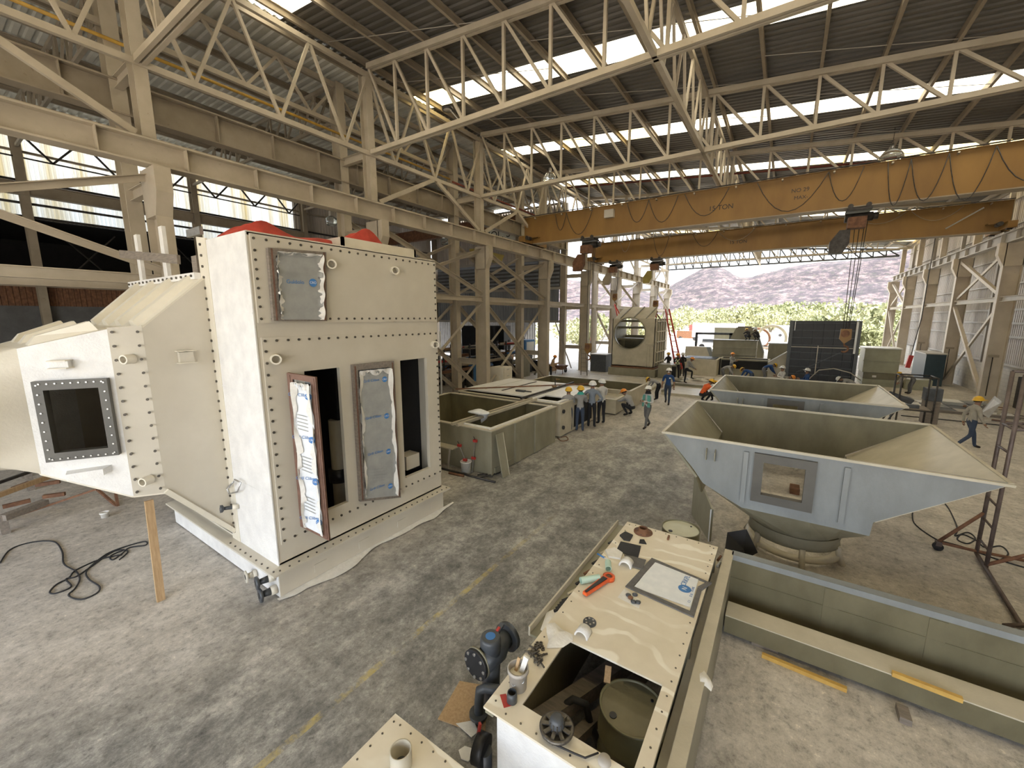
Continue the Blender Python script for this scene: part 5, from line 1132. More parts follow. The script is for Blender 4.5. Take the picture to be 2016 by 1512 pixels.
flat('rubber_offcut', ((1228, 1092), (1256, 1099), (1272, 1103), (1265, 1122), (1245, 1116)), ZL_ + .012, .010, 'grey_foam', 'dark grey rubber offcut overlapping the black one', 'rubber sheet')
flat('rubber_offcut', ((1220, 1055), (1231, 1048), (1246, 1055), (1240, 1066), (1228, 1064)), ZL_, .02, 'black_rubber', 'jagged dark rubber scrap near the rusty flange', 'rubber sheet')
flat('rubber_offcut', ((1260, 1063), (1268, 1063), (1273, 1072), (1258, 1070)), ZL_, .012, 'black_rubber', 'small dark rubber chip right of the rusty flange', 'rubber sheet')
flat('rag', ((1192, 1085), (1210, 1080), (1226, 1091), (1222, 1102), (1198, 1098)), ZL_, .025, 'paper_white', 'cream rag beside the black rubber offcut', 'rag')
flat('paper_sheet', ((1230, 1158), (1262, 1182), (1258, 1198), (1216, 1176)), ZL_, .002, 'paper_white', 'white paper with stones on it below the foam gasket', 'paper')
for i, (px, py) in enumerate(((1237, 1173), (1250, 1172), (1247, 1186), (1256, 1187), (1241, 1178))):
    p = PZ(px, py, ZL_ + .003); tag(MB().lathe([(.001, 0), (.03, .004), (.034, .015), (.018, .026), (.001, .028)], p, 8).build('stone', 'rust' if i == 4 else 'charcoal_pvc'), 'small dark stone on the white paper sheet', 'stone', 'stones on the paper')
p = PZ(1266, 1048, ZL_); t = thing('pipe_flange', 'rusty round pipe flange with a raised neck on the far end of the lid', 'flange', p)
MB().lathe([(.055, .075), (.07, .075), (.075, .02), (.14, .016), (.14, 0), (.055, 0), (.055, .075)], p, 32).build('body', 'rust', t)
for i in range(8): a = i * PI / 4; MB().tube([p + Vector((.11 * math.cos(a), .11 * math.sin(a), .016)), p + Vector((.11 * math.cos(a), .11 * math.sin(a), .018))], .012, 8).build('bolt_hole', 'black_plastic', t)
def tube_piece(px, qx, z, r, m, label, name='tube_piece'):
    a, b = PZ(*px, z + r), PZ(*qx, z + r); d = (b - a).normalized(); mb = MB(); mb.tube([a, b], r, 18, False); mb.tube([b, a], r * .85, 18, False)
    x = d.orthogonal().normalized(); y = d.cross(x)
    for c, s in ((a, 1), (b, -1)):
        k = len(mb.v)
        for i in range(18): v = x * math.cos(2 * PI * i / 18) + y * math.sin(2 * PI * i / 18); mb.v.append(tuple(c + v * r)); mb.v.append(tuple(c + v * r * .85))
        for i in range(18): j = (i + 1) % 18; mb.f.append((k + 2 * i, k + 2 * j, k + 2 * j + 1, k + 2 * i + 1)); mb.sm.append(False)
    return tag(mb.build(name, m), label, 'tube')
tube_piece((1143, 1143), (1180, 1137), ZL_, .042, 'mint_tube', 'longer mint green tube piece left of the orange wrench'); tube_piece((1198, 1120), (1197, 1106), ZL_, .040, 'mint_tube', 'short mint green tube piece near the white cap')
def halfpipe(px, py, r, L, label, m='white_gelcoat'):
    p = PZ(px, py, ZL_); mb = MB(); mb.lathe([(r, -L / 2), (r, L / 2), (r * .8, L / 2), (r * .8, -L / 2), (r, -L / 2)], p, 16, 'y', True, -.02, 0.0)
    mb = MB(); N = 14
    for s, rr in ((0, r), (1, r), (1, r * .8), (0, r * .8)):
        for i in range(N + 1): a = PI * i / N; mb.v.append((p.x + rr * math.cos(a), p.y - L / 2 + L * s, p.z + rr * math.sin(a)))
    for k in range(4):
        for i in range(N): a = k * (N + 1) + i; b = ((k + 1) % 4) * (N + 1) + i; mb.f.append((a, a + 1, b + 1, b)); mb.sm.append(k % 2 == 0)
    for i in (0, N): mb.f.append(tuple(k * (N + 1) + i for k in range(4))); mb.sm.append(False)
    return tag(mb.build('pipe_half', m), label, 'pipe half')
halfpipe(1233, 1112, .085, .14, 'white half pipe shell beside the grey rubber offcut'); halfpipe(1148, 1248, .075, .13, 'pale half pipe shell near the hatch corner')
# strap wrench
t = thing('strap_wrench', 'orange and black pipe wrench lying on the cream lid', 'wrench', PZ(1175, 1150, ZL_))
a, b = PZ(1151, 1172, ZL_ + .02), PZ(1195, 1140, ZL_ + .02); d = (b - a).normalized(); n = Vector((-d.y, d.x, 0))
MB().prism([a - n * .03, a + n * .03, b + n * .05, b - n * .05], (0, 0, .035)).build('handle', 'orange_plastic', t); MB().prism([a + d * .02 - n * .014, a + d * .02 + n * .014, b - d * .04 + n * .03, b - d * .04 - n * .03], (0, 0, .045)).build('grip', 'black_plastic', t)
MB().lathe([(.04, 0), (.075, 0), (.075, .05), (.04, .05), (.04, 0)], b + d * .04 - Vector((0, 0, .02)), 24).build('jaw_ring', 'orange_plastic', t); MB().lathe([(.001, .052), (.03, .052), (.03, .0)], b + d * .04 - Vector((0, 0, .02)), 16).build('pivot', 'rust', t)
p = PZ(1161, 1226, ZL_); t = thing('knurled_disc', 'small dark drilled disc on the cream lid', 'disc', p); MB().lathe([(.001, .02), (.066, .02), (.072, .012), (.072, 0)], p, 24).build('disc', 'charcoal_pvc', t)
for i in range(6): a_ = i * PI / 3; MB().tube([p + Vector((.045 * math.cos(a_), .045 * math.sin(a_), .02)), p + Vector((.045 * math.cos(a_), .045 * math.sin(a_), .022))], .011, 8).build('hole', 'pale_grey_paint', t)
tag(MB().cyl(PZ(1315, 1062, ZL_ + .015), PZ(1317, 1055, ZL_ + .015), .016, 10).build('short_rod', 'rust'), 'short brown rod at the far edge of the lid', 'rod')
t = thing('marker_pen', 'blue capped marker beside the mint tubes', 'pen', PZ(1183, 1093, ZL_)); MB().tube([PZ(1176, 1090, ZL_ + .01), PZ(1190, 1098, ZL_ + .01)], .011, 8).build('barrel', 'film_blue_ink', t); MB().tube([PZ(1190, 1098, ZL_ + .01), PZ(1199, 1103, ZL_ + .01)], .008, 8).build('cap', 'film_white', t)
# nuts and bolts by the bucket
nut = mesh_of(MB().lathe([(.011, 0), (.022, 0), (.022, .016), (.011, .016), (.011, 0)], (0, 0, 0), 6, 'z', False), 'nut', 'bolt_steel')
bl = MB(); bl.tube([(0, 0, .014), (.075, 0, .014)], .009, 8); bl.tube([(-.018, 0, .014), (0, 0, .014)], .018, 6, True, False); bl = mesh_of(bl, 'machine_bolt', 'bolt_steel')
for i, (px, py) in enumerate(((1058, 1268), (1065, 1268), (1060, 1274), (1067, 1275), (1069, 1279), (1055, 1272))):
    tag(inst('steel_nut', nut, None, PZ(px, py, ZL_)), 'loose steel nut in the little heap on the lid rim', 'nut', 'loose nuts')
for i in range(14):
    px, py = 1043 + random.random() * 22, 1279 + random.random() * 26
    tag(inst('machine_bolt', bl, None, PZ(px, py, ZL_ + .004 * (i % 4)), (0, 0, random.random() * 6)), 'loose steel bolt heaped beside the grey paint pail', 'bolt', 'loose bolts')
p = PZ(1020, 1352, ZL_); pb = bucket(p, .085, .20, 'grey paint pail holding a brush and paper on the lid rim', 'pale_grey_paint', 'cream_gelcoat', 'paint_pail')
MB().prism([p + Vector((0, 0, .12)), p + Vector((.04, .0, .12)), p + Vector((.07, .06, .27)), p + Vector((.02, .06, .28))], (.0, .02, 0)).build('crumpled_paper', 'paper_white', pb); MB().bar(p + Vector((-.03, 0, .13)), p + Vector((-.02, .05, .25)), .03, .012).build('brush', 'raw_wood', pb)
p = PZ(1008, 1380, ZL_); t = thing('pipe_coupling', 'short dark grey pipe coupling standing on the lid corner', 'pipe fitting', p); MB().lathe([(.034, .09), (.04, .09), (.046, .05), (.046, 0), (.034, 0), (.034, .09)], p, 24).build('body', 'charcoal_pvc', t)
flat('red_label', ((984, 1368), (996, 1366), (1006, 1390), (992, 1394)), ZL_, .002, 'red_paint', 'red printed card under the pipe coupling', 'card')
# caged round fixture on the near rim
p = PZ(1096, 1438, ZL_ + .02); t = thing('round_fixture', 'round cast grey fitting with a vaned cage on the near rim', 'fitting', p)
MB().lathe([(.12, 0), (.135, .015), (.14, .035), (.12, .045), (.105, .03), (.001, .02)], p, 36).build('rim', 'bolt_steel', t); MB().lathe([(.058, .02), (.06, .09), (.045, .125), (.02, .135), (.001, .135)], p, 24).build('cap', 'charcoal_pvc', t)
for i in range(9): a_ = i * 2 * PI / 9; d = Vector((math.cos(a_), math.sin(a_), 0)); MB().bar(p + d * .055 + Vector((0, 0, .05)), p + d * .118 + Vector((0, 0, .045)), .03, .012).build('vane', 'bolt_steel', t)
for i in range(12): a_ = i * PI / 6; d = Vector((math.cos(a_), math.sin(a_), 0)); MB().bar(p + d * .061 + Vector((0, 0, .03)), p + d * .058 + Vector((0, 0, .10)), .008).build('cap_rib', 'bolt_steel', t)
MB().tube([p + Vector((.04, -.12, .02)), PZ(1130, 1483, ZL_ + .02), PZ(1152, 1492, ZL_ + .02), PZ(1178, 1482, ZL_ + .02)], .008, 6).build('cable', 'black_plastic', t)
p = PZ(1190, 1500, ZL_); tag(MB().lathe([(.001, .03), (.045, .03), (.05, 0)], p, 20).build('grey_puck', 'pale_grey_paint'), 'round grey cap at the hatch edge in front', 'cap')
def rag(name, pts, z, label, m='paper_white'):
    mb = MB(); c = sum((Vector(PZ(*q, z)) for q in pts), Vector()) / len(pts); k = len(pts)
    mb.v.append(tuple(c + Vector((0, 0, .045)))); 
    for r_, h in ((.6, .05), (1, .004)):
        for i, q in enumerate(pts): v = Vector(PZ(*q, z)); mb.v.append(tuple(c + (v - c) * r_ + Vector((0, 0, h * (.5 + .5 * math.sin(i * 2.4))))))
    for i in range(k): j = (i + 1) % k; mb.f += [(0, 1 + i, 1 + j), (1 + i, 1 + k + i, 1 + k + j, 1 + j)]; mb.sm += [True, True]
    return tag(mb.build(name, m), label, 'cloth')
rag('cloth_rag', ((1076, 1228), (1092, 1226), (1108, 1240), (1128, 1250), (1128, 1262), (1108, 1275), (1076, 1277), (1080, 1262), (1076, 1245)), ZL_ + .002, 'grey white rag draped over the left hatch corner')
t = rag('work_glove', ((1374, 1322), (1385, 1320), (1399, 1338), (1404, 1352), (1400, 1362), (1390, 1352), (1376, 1346)), .83, 'white work glove hanging on the trough rim')
rag('white_debris', ((1064, 1240), (1076, 1206), (1098, 1196), (1104, 1206), (1086, 1232), (1075, 1250)), ZP - .07, 'pale scraps lying in the side tray of the foreground tank')
t = thing('tray_scraps', 'black plastic scraps in the side tray of the foreground tank', 'scraps', PZ(1098, 1195, ZP - .07)); 
for i in range(5): q_ = PZ(1090 + i * 4, 1203 - i * 5, ZP - .06); MB().bar(q_, q_ + Vector((.06, .05, .03)), .03, .015).build('scrap', 'black_rubber', t)
for i in range(6):
    q_ = PZ(1118 + i * 16, 1170 - i * 20, ZP - .06); tag(MB().bar(q_, q_ + Vector((.05, .12, .01)), .03, .02).build('tray_scrap', ['frp_pale', 'black_rubber', 'rust', 'black_rubber', 'frp_pale', 'charcoal_pvc'][i]), ['pale', 'black', 'rusty', 'dark', 'cream', 'grey'][i] + ' scrap lying in the narrow side tray', 'scrap')
# ---- trough frame at right
tr = thing('open_trough', 'large open grey trough frame on the floor at lower right', 'trough', (1.2, 4.6, 0))
ZR = .85
def wallbar(nm, a, b, m): MB().box(a, b).build(nm, m, tr)
wallbar('left_rim', (-.46, 1.6, ZR - .04), (-.34, 6.50, ZR), 'frp_pale'); wallbar('left_wall', (-.40, 1.6, .02), (-.35, 6.5, ZR - .04), 'frp_grey'); wallbar('left_ledge', (-.56, 1.6, .60), (-.46, 6.45, .66), 'frp_pale')
wallbar('far_wall', (-.35, 6.40, .02), (5.2, 6.46, ZR - .08), 'frp_olive'); wallbar('far_rim', (-.36, 6.38, ZR - .08), (5.2, 6.52, ZR), 'frp_blue_grey')
for i, x in enumerate((.75, 1.75, 2.75, 3.8)): wallbar('joint', (x, 6.392, .1), (x + .16, 6.40, ZR - .1), 'frp_olive')
wallbar('wall_seam', (-.35, 6.39, .48), (5.2, 6.40, .49), 'frp_olive')
MB().box((-.33, 5.72, .06), (5.2, 6.05, .30)).build('inner_beam', 'frp_olive', tr); MB().box((-.33, 5.72, .30), (5.2, 6.05, .315)).build('beam_top', 'frp_pale', tr)
for x in (.0, 2.6): MB().box((x, 5.75, 0), (x + .3, 6.0, .06)).build('packer', 'grey_wood', tr)
def stick(px, qx, z, label, w=.05, h=.05, m='yellow_wood'):
    return tag(MB().bar(PZ(*px, z + h / 2), PZ(*qx, z + h / 2), w, h).build('wood_strip', m), label, 'wood strip')
stick((1500, 1289), (1667, 1358), 0, 'yellow wood strip under the trough beam, on the floor'); stick((1756, 1325), (1895, 1378), .315, 'yellow wood strip lying on the trough beam')
t = thing('wood_block', 'small weathered wood block on the floor by the trough beam', 'block', PZ(1778, 1415)); c = PZ(1778, 1412); MB().box((c.x - .05, c.y - .10, 0), (c.x + .05, c.y + .10, .07)).build('block', 'grey_wood', t)
t = thing('black_sheet', 'crumpled black mesh sheet between the drum and the hopper', 'sheet', PZ(1460, 1085, .3))
q = [PZ(1425, 1095, .45), PZ(1432, 1048, .62), PZ(1470, 1042, .75), PZ(1492, 1088, .5), PZ(1470, 1100, .3)]
MB().add(q + [sum(q, Vector()) / 5 + Vector((.05, .1, -.1))], [(0, 1, 5), (1, 2, 5), (2, 3, 5), (3, 4, 5), (4, 0, 5)]).build('sheet', 'black_rubber', t); MB().bar(PZ(1440, 1060, .3), PZ(1440, 1080, 0), .03).build('stay', 'dark_steel', t)
for z_, (px, py) in ((.66, (1413, 1103)), (.66, (1412, 1115))):
    tag(MB().cyl(PZ(px, py, z_ + .02), PZ(px + 6, py - 8, z_ + .02), .018, 8).build('clip', 'rust' if py < 1110 else 'film_white'), ('rusty' if py < 1110 else 'white') + ' clip on the ledge beside the lid', 'clip')
t = thing('tape_measure', 'yellow and black tape measure on the trough ledge in front', 'tape measure', PZ(1335, 1500, .66)); c = PZ(1335, 1500, .66); MB().box((c.x - .04, c.y - .05, .66), (c.x + .03, c.y + .05, .70)).build('case', 'yellow_wood', t); MB().box((c.x - .03, c.y + .0, .70), (c.x + .02, c.y + .045, .704)).build('label', 'black_plastic', t)
# ---- valve by the foreground tank
vv = thing('ball_valve', 'large dark grey flanged plastic valve with blue cap disc and red lever', 'valve', (-2.2, 3.1, 0))
c = PZ(966, 1290, .62)
a = PZ(935, 1310, .60); b = PZ(1003, 1250, .60); d = (b - a).normalized()
MB().tube([a + d * .06, a + d * .14, c - d * .1, c + d * .1, b - d * .14, b - d * .06], [.10, .105, .13, .13, .105, .10], 24).build('body', 'charcoal_pvc', vv)
MB().tube([a, a + d * .035], .165, 28).build('blind_flange', 'black_plastic', vv); MB().tube([a + d * .035, a + d * .06], .17, 28).build('flange', 'frp_grey', vv); MB().tube([b - d * .06, b], .165, 28).build('flange', 'charcoal_pvc', vv)
bo = vv
x = d.orthogonal().normalized(); y = d.cross(x)
for i in range(8):
    a_ = i * PI / 4; r_ = (x * math.cos(a_) + y * math.sin(a_)) * .135; MB().tube([a - d * .015 + r_, a + d * .002 + r_], .018, 8).build('bolt', 'bright_steel', vv); MB().tube([b + r_, b + d * .003 + r_], .014, 8).build('bolt_hole', 'black_plastic', vv)
MB().tube([c, c + Vector((0, 0, .20)), c + Vector((0, 0, .24))], [.115, .115, .10], 24).build('bonnet', 'charcoal_pvc', vv); MB().tube([c + Vector((0, 0, .24)), c + Vector((0, 0, .243))], .055, 20).build('cap_disc', 'film_blue_ink', vv)
lv = MB().bar(c + Vector((.02, .08, .22)), c + Vector((.02, .20, .26)), .05, .03).build('lever', 'charcoal_pvc', vv); MB().bar(c + Vector((.02, .09, .245)), c + Vector((.02, .14, .26)), .03, .01).build('indicator', 'red_paint', lv)
MB().tube([c, c - Vector((0, 0, .3)), Vector((c.x, c.y, 0))], [.11, .10, .09], 20).build('tee_leg', 'charcoal_pvc', vv)
e0 = Vector((c.x + .02, c.y - .22, .0)); MB().tube([e0 + Vector((.22, .1, .42)), e0 + Vector((.06, .02, .42)), e0 + Vector((.0, 0, .38)), e0 + Vector((0, -.02, .25)), e0 + Vector((0, -.03, 0))], .05, 14).build('elbow', 'charcoal_pvc', vv)
MB().tube([e0 + Vector((0, -.03, .10)), e0 + Vector((0, -.03, .13))], .10, 18).build('elbow_flange', 'charcoal_pvc', vv)
v2 = thing('flanged_pipe', 'dark pipe flange with red tab below the near tank corner', 'pipe', PZ(940, 1480)); c2_ = PZ(938, 1470, .35); MB().tube([c2_, c2_ + Vector((.10, .02, 0))], .13, 24).build('flange', 'black_plastic', v2); MB().bar(c2_ + Vector((-.01, .04, .08)), c2_ + Vector((.0, .06, .20)), .03, .02).build('tab', 'red_paint', v2); MB().tube([c2_ + Vector((.08, .02, 0)), c2_ + Vector((.08, .02, -.35))], .07, 14).build('pipe', 'charcoal_pvc', v2)
# ---- lid plate at the bottom edge with a pipe stub
nl = thing('cream_lid_plate', 'cream bolted plate with a round pipe stub at the bottom edge of the view', 'lid', (-2.2, 1.6, 0))
MB().box((-2.62, 1.0, .74), (-1.62, 2.03, .77)).build('plate', 'lid_cream', nl); MB().box((-2.55, 1.0, .02), (-1.7, 1.97, .74)).build('tank_body', 'white_gelcoat', nl)
bolts(bolt_z, nl, (-2.57, 1.1, .77), (-2.57, 1.97, .77), 8); bolts(bolt_z, nl, (-2.5, 1.98, .77), (-1.7, 1.98, .77), 7)
c = PZ(790, 1500, .80); MB().lathe([(.085, .77), (.085, .92), (.075, .92), (.075, .775), (.001, .775)], (c.x, c.y, 0), 28).build('pipe_stub', 'frp_pale', nl); MB().lathe([(.001, .80), (.045, .80), (.05, .776)], (c.x + .0, c.y, 0), 20).build('stub_core', 'charcoal_pvc', nl)
flat('plywood_sheet', ((905, 1342), (960, 1352), (955, 1450), (862, 1417)), .004, .012, 'raw_wood', 'worn brown plywood sheet on the floor beside the valve', 'plywood')
flat('cardboard_scrap', ((898, 1425), (932, 1419), (942, 1440), (928, 1452)), .02, .006, 'paper_white', 'torn cream card scrap on the plywood sheet', 'card')
flat('paper_disc', ((903, 1478), (915, 1470), (928, 1474), (931, 1490), (922, 1500), (908, 1495)), .01, .01, 'white_gelcoat', 'white round disc on the floor below the tank corner', 'disc')
# ================================================================== PEOPLE
def J(kind, arms='hang', lean=0.0):
    """joint places for a 1.72 m figure that faces +Y; feet on z = 0"""
    j = dict(pelvis=(0, 0, .95), waist=(0, -.005, 1.09), chest=(0, .01, 1.26), top=(0, -.005, 1.39), neck=(0, .01, 1.49), jaw=(0, .035, 1.575), crown=(0, .02, 1.665),
             hipL=(-.09, 0, .89), hipR=(.09, 0, .89), kneeL=(-.105, .02, .49), kneeR=(.105, .02, .49), ankL=(-.11, -.02, .085), ankR=(.11, -.02, .085), toeL=(-.13, .15, .045), toeR=(.13, .15, .045),
             shL=(-.185, -.005, 1.385), shR=(.185, -.005, 1.385), elL=(-.245, -.03, 1.12), elR=(.245, -.03, 1.12), wrL=(-.25, .04, .88), wrR=(.25, .04, .88))
    if kind == 'walk':
        j.update(kneeL=(-.10, .17, .52), ankL=(-.105, .24, .10), toeL=(-.115, .41, .06), kneeR=(.10, -.02, .50), ankR=(.105, -.34, .16), toeR=(.11, -.20, .045), elL=(-.25, -.10, 1.13), wrL=(-.26, -.06, .89), elR=(.25, .04, 1.12), wrR=(.25, .17, .93))
    if kind == 'crouch':
        j.update(pelvis=(0, -.16, .36), waist=(0, -.12, .50), chest=(0, .0, .66), top=(0, .08, .76), neck=(0, .15, .84), jaw=(0, .23, .88), crown=(0, .27, .965),
                 hipL=(-.10, -.15, .35), hipR=(.10, -.15, .35), kneeL=(-.20, .22, .50), kneeR=(.20, .22, .50), ankL=(-.15, -.06, .10), ankR=(.15, -.06, .10), toeL=(-.19, .12, .045), toeR=(.19, .12, .045),
                 shL=(-.18, .09, .75), shR=(.18, .09, .75), elL=(-.24, .30, .60), elR=(.24, .30, .60), wrL=(-.09, .48, .56), wrR=(.10, .48, .50))
    if kind == 'bend':
        j.update(pelvis=(0, -.14, .90), waist=(0, -.03, 1.0), chest=(0, .16, 1.08), top=(0, .29, 1.09), neck=(0, .38, 1.10), jaw=(0, .47, 1.08), crown=(0, .54, 1.12), hipL=(-.09, -.13, .85), hipR=(.09, -.13, .85), kneeL=(-.11, .0, .47), kneeR=(.11, .0, .47),
                 shL=(-.18, .28, 1.06), shR=(.18, .28, 1.06), elL=(-.22, .38, .82), elR=(.22, .38, .82), wrL=(-.12, .52, .64), wrR=(.12, .54, .60))
    if kind == 'step':
        j.update(pelvis=(0, -.02, .93), waist=(0, .03, 1.07), chest=(0, .11, 1.22), top=(0, .17, 1.33), neck=(0, .23, 1.41), jaw=(0, .30, 1.46), crown=(0, .33, 1.55), kneeR=(.12, .34, .78), ankR=(.12, .30, .38), toeR=(.13, .46, .34), shL=(-.185, .16, 1.33), shR=(.185, .16, 1.33), elL=(-.22, .28, 1.08), elR=(.24, .32, 1.08), wrL=(-.10, .44, .98), wrR=(.12, .48, .96))
    if arms == 'hips': j.update(elL=(-.40, -.08, 1.13), wrL=(-.19, .05, 1.0), elR=(.40, -.08, 1.13), wrR=(.19, .05, 1.0))
    if arms == 'fold': j.update(elL=(-.25, .06, 1.12), wrL=(.06, .20, 1.15), elR=(.25, .06, 1.12), wrR=(-.06, .22, 1.11))
    if arms == 'front': j.update(elL=(-.24, .12, 1.13), wrL=(-.10, .34, 1.20), elR=(.24, .12, 1.13), wrR=(.10, .34, 1.18))
    if arms == 'lean': j.update(elL=(-.26, .18, 1.16), wrL=(-.16, .42, 1.24), elR=(.24, .14, 1.14), wrR=(.08, .36, 1.22))
    if arms == 'reach': j.update(elL=(-.24, .16, 1.30), wrL=(-.2, .40, 1.42), elR=(.28, .10, 1.55), wrR=(.26, .24, 1.74))
    j = {k: Vector(v) for k, v in j.items()}
    if lean:
        for k, v in j.items():
            if v.z > .9: v.y += (v.z - .9) * lean
    return j
BONES = [('pelvis', 'waist'), ('waist', 'chest'), ('chest', 'top'), ('top', 'neck'), ('neck', 'jaw'), ('jaw', 'crown'), ('pelvis', 'hipL'), ('pelvis', 'hipR'), ('hipL', 'kneeL'), ('hipR', 'kneeR'), ('kneeL', 'ankL'), ('kneeR', 'ankR'), ('ankL', 'toeL'), ('ankR', 'toeR'),
         ('top', 'shL'), ('top', 'shR'), ('shL', 'elL'), ('shR', 'elR'), ('elL', 'wrL'), ('elR', 'wrR'), ('wrL', 'haL'), ('wrR', 'haR')]
RAD = dict(pelvis=.135, waist=.118, chest=.14, top=.115, neck=.056, jaw=.082, crown=.088, hip=.096, knee=.064, ank=.048, toe=.042, sh=.074, el=.048, wr=.034, ha=.036)
REGION = lambda a, b: 'head' if b in ('jaw', 'crown') else 'shirt' if b in ('waist', 'chest', 'top', 'neck') or b[:2] in ('sh', 'el') else 'arm' if b[:2] == 'wr' else 'hand' if b[:2] == 'ha' else 'boot' if b[:3] == 'toe' else 'legs'
QUEUE = []
def person(label, loc, face, pose, shirt, legs, hat, arms='hang', h=1.0, bare=False, extra=None, lean=0.0, group='workers in the hall'):
    j = J(pose, arms, lean)
    for s in 'LR': j['ha' + s] = j['wr' + s] + (j['wr' + s] - j['el' + s]).normalized() * .085
    names = list(j); idx = {n: i for i, n in enumerate(names)}
    me = bpy.data.meshes.new('skeleton'); me.from_pydata([j[n] for n in names], [(idx[a], idx[b]) for a, b in BONES], [])
    o = bpy.data.objects.new('skeleton', me); COL.objects.link(o)
    sk = o.modifiers.new('skin', 'SKIN'); sk.use_smooth_shade = True
    for i, n in enumerate(names):
        r = RAD[n.rstrip('LR') if n[-1] in 'LR' else n]; d = me.skin_vertices[0].data[i]; d.radius = (r, r * (.86 if n in ('pelvis', 'waist', 'chest', 'top') else 1)); d.use_root = n == 'pelvis'
    sb = o.modifiers.new('sub', 'SUBSURF'); sb.levels = 1; sb.render_levels = 1
    QUEUE.append((o, j, label, Vector(loc), face, shirt, legs, hat, h, bare, extra, group))
def finish_people():
    bpy.context.view_layer.update(); dg = bpy.context.evaluated_depsgraph_get()
    done = []
    for q in QUEUE: done.append(bpy.data.meshes.new_from_object(q[0].evaluated_get(dg)))
    for q, src in zip(QUEUE, done):
        o, j, label, loc, face, shirt, legs, hat, h, bare, extra, group = q
        mb = MB(); mb.add([v.co for v in src.vertices], [tuple(p.vertices) for p in src.polygons], True)
        bpy.data.objects.remove(o, do_unlink=True)
        segs = [(j[a], j[b], REGION(a, b)) for a, b in BONES]; mats = [shirt, legs, 'boots', 'skin', 'hair']; mi = []
        for p in src.polygons:
            c = p.center; best = None
            for a, b, r in segs:
                d = b - a; t_ = max(0, min(1, (c - a).dot(d) / max(d.length_squared, 1e-9))); dist = (c - (a + d * t_)).length
                if best is None or dist < best[0]: best = (dist, r, t_)
            r = best[1]
            mi.append(0 if r == 'shirt' or (r == 'arm' and not bare) else 1 if r == 'legs' else 2 if r == 'boot' else 3)
        n0 = len(mb.f)
        fw = (j['crown'] - j['jaw']).cross(Vector((1, 0, 0))).normalized() * -1
        if fw.y < 0: fw = -fw
        upv = (j['crown'] - j['jaw']).normalized(); hc = (j['jaw'] + j['crown']) / 2
        mb.tube([hc + fw * .075 + upv * .03, hc + fw * .105 - upv * .005, hc + fw * .08 - upv * .012], [.008, .016, .012], 6)
        for s in (-1, 1): e = hc + Vector((s * .088, 0, 0)) - fw * .005; mb.tube([e - upv * .03, e + Vector((s * .012, 0, 0)), e + upv * .03], [.008, .014, .009], 6)
        for s in 'LR':           # four fingers and a thumb on each hand
            w, k = j['wr' + s], j['ha' + s]; d = (k - w).normalized(); sg = -1 if s == 'L' else 1
            side = d.cross(Vector((0, 1, 0))); side = side.normalized() if side.length > .2 else Vector((1, 0, 0)); nrm = side.cross(d).normalized()
            for i, L in enumerate((.068, .078, .074, .058)):
                b = k + side * ((i - 1.5) * .019) + d * .012; mb.tube([b, b + d * L * .5 + nrm * .006, b + d * L * .85 + nrm * .022], [.0095, .009, .007], 6)
            b = k - d * .03 + side * (.034 * -sg); mb.tube([b, b + side * (.022 * -sg) + d * .022, b + side * (.026 * -sg) + d * .052 + nrm * .012], [.012, .010, .008], 6)
        mi += [3] * (len(mb.f) - n0); n0 = len(mb.f)
        for s in (-1, 1): e = hc + fw * .082 + upv * .018 + Vector((s * .03, 0, 0)); mb.tube([e - fw * .008, e + fw * .004], .009, 6)
        m0 = hc + fw * .084 - upv * .045; mb.tube([m0 - Vector((.022, 0, 0)), m0 + Vector((.022, 0, 0))], .006, 5)
        mi += [4] * (len(mb.f) - n0)
        me = mb.mesh('body')
        for m in mats: me.materials.append(MATS[m])
        me.polygons.foreach_set('material_index', mi)
        t = thing('person', label, 'person', loc, group, face, True); t.scale = (h, h, h)
        b = bpy.data.objects.new('body', me); COL.objects.link(b); b.parent = t
        def part(name, mbx, m):
            o2 = bpy.data.objects.new(name, mesh_of(mbx, name, m)); COL.objects.link(o2); o2.parent = t; return o2
        # hair and hat follow the head's tilt
        R = Matrix((Vector((1, 0, 0)), fw, Vector((1, 0, 0)).cross(fw))).transposed().to_4x4()
        hb = MB(); hb.lathe([(.096, -.02), (.104, .02), (.098, .06), (.07, .092), (.001, .105)], (0, 0, 0), 16); ho = part('hair', hb, 'hair'); M4 = R.copy(); M4.translation = hc + upv * .008 - fw * .014; ho.matrix_basis = M4
        if hat:
            hb = MB(); hb.lathe([(.148, .0), (.150, .008), (.132, .014), (.128, .05), (.108, .098), (.065, .128), (.001, .138)], (0, 0, 0), 20)
            hb.add([(-.09, .10, .004), (.09, .10, .004), (.07, .20, -.006), (-.07, .20, -.006), (-.09, .10, .014), (.09, .10, .014), (.07, .20, .002), (-.07, .20, .002)], [(0, 1, 2, 3), (4, 7, 6, 5), (3, 2, 6, 7), (0, 3, 7, 4), (1, 5, 6, 2)])
            hb.tube([(0, -.10, .10), (0, 0, .14), (0, .10, .10)], .012, 6); o2 = part('hard_hat', hb, hat); M4 = R.copy(); M4.translation = hc + upv * .032; o2.matrix_basis = M4
        for ex in (extra or ()):
            if ex == 'mask': e = MB(); e.lathe([(.001, .045), (.03, .035), (.045, .0)], (0, 0, 0), 12, 'y'); o2 = part('face_mask', e, 'hat_white'); M4 = R.copy(); M4.translation = hc + fw * .072 - upv * .03; o2.matrix_basis = M4
            if ex == 'scarf': e = MB(); e.lathe([(.075, .0), (.10, -.04), (.14, -.10)], j['neck'] + Vector((0, 0, .07)), 16); part('scarf', e, 'scarf_teal')
            if ex == 'scarf_black': e = MB(); e.lathe([(.09, .05), (.10, -.02), (.13, -.09)], j['neck'] + Vector((0, .01, .06)), 16); part('scarf', e, 'shirt_black')
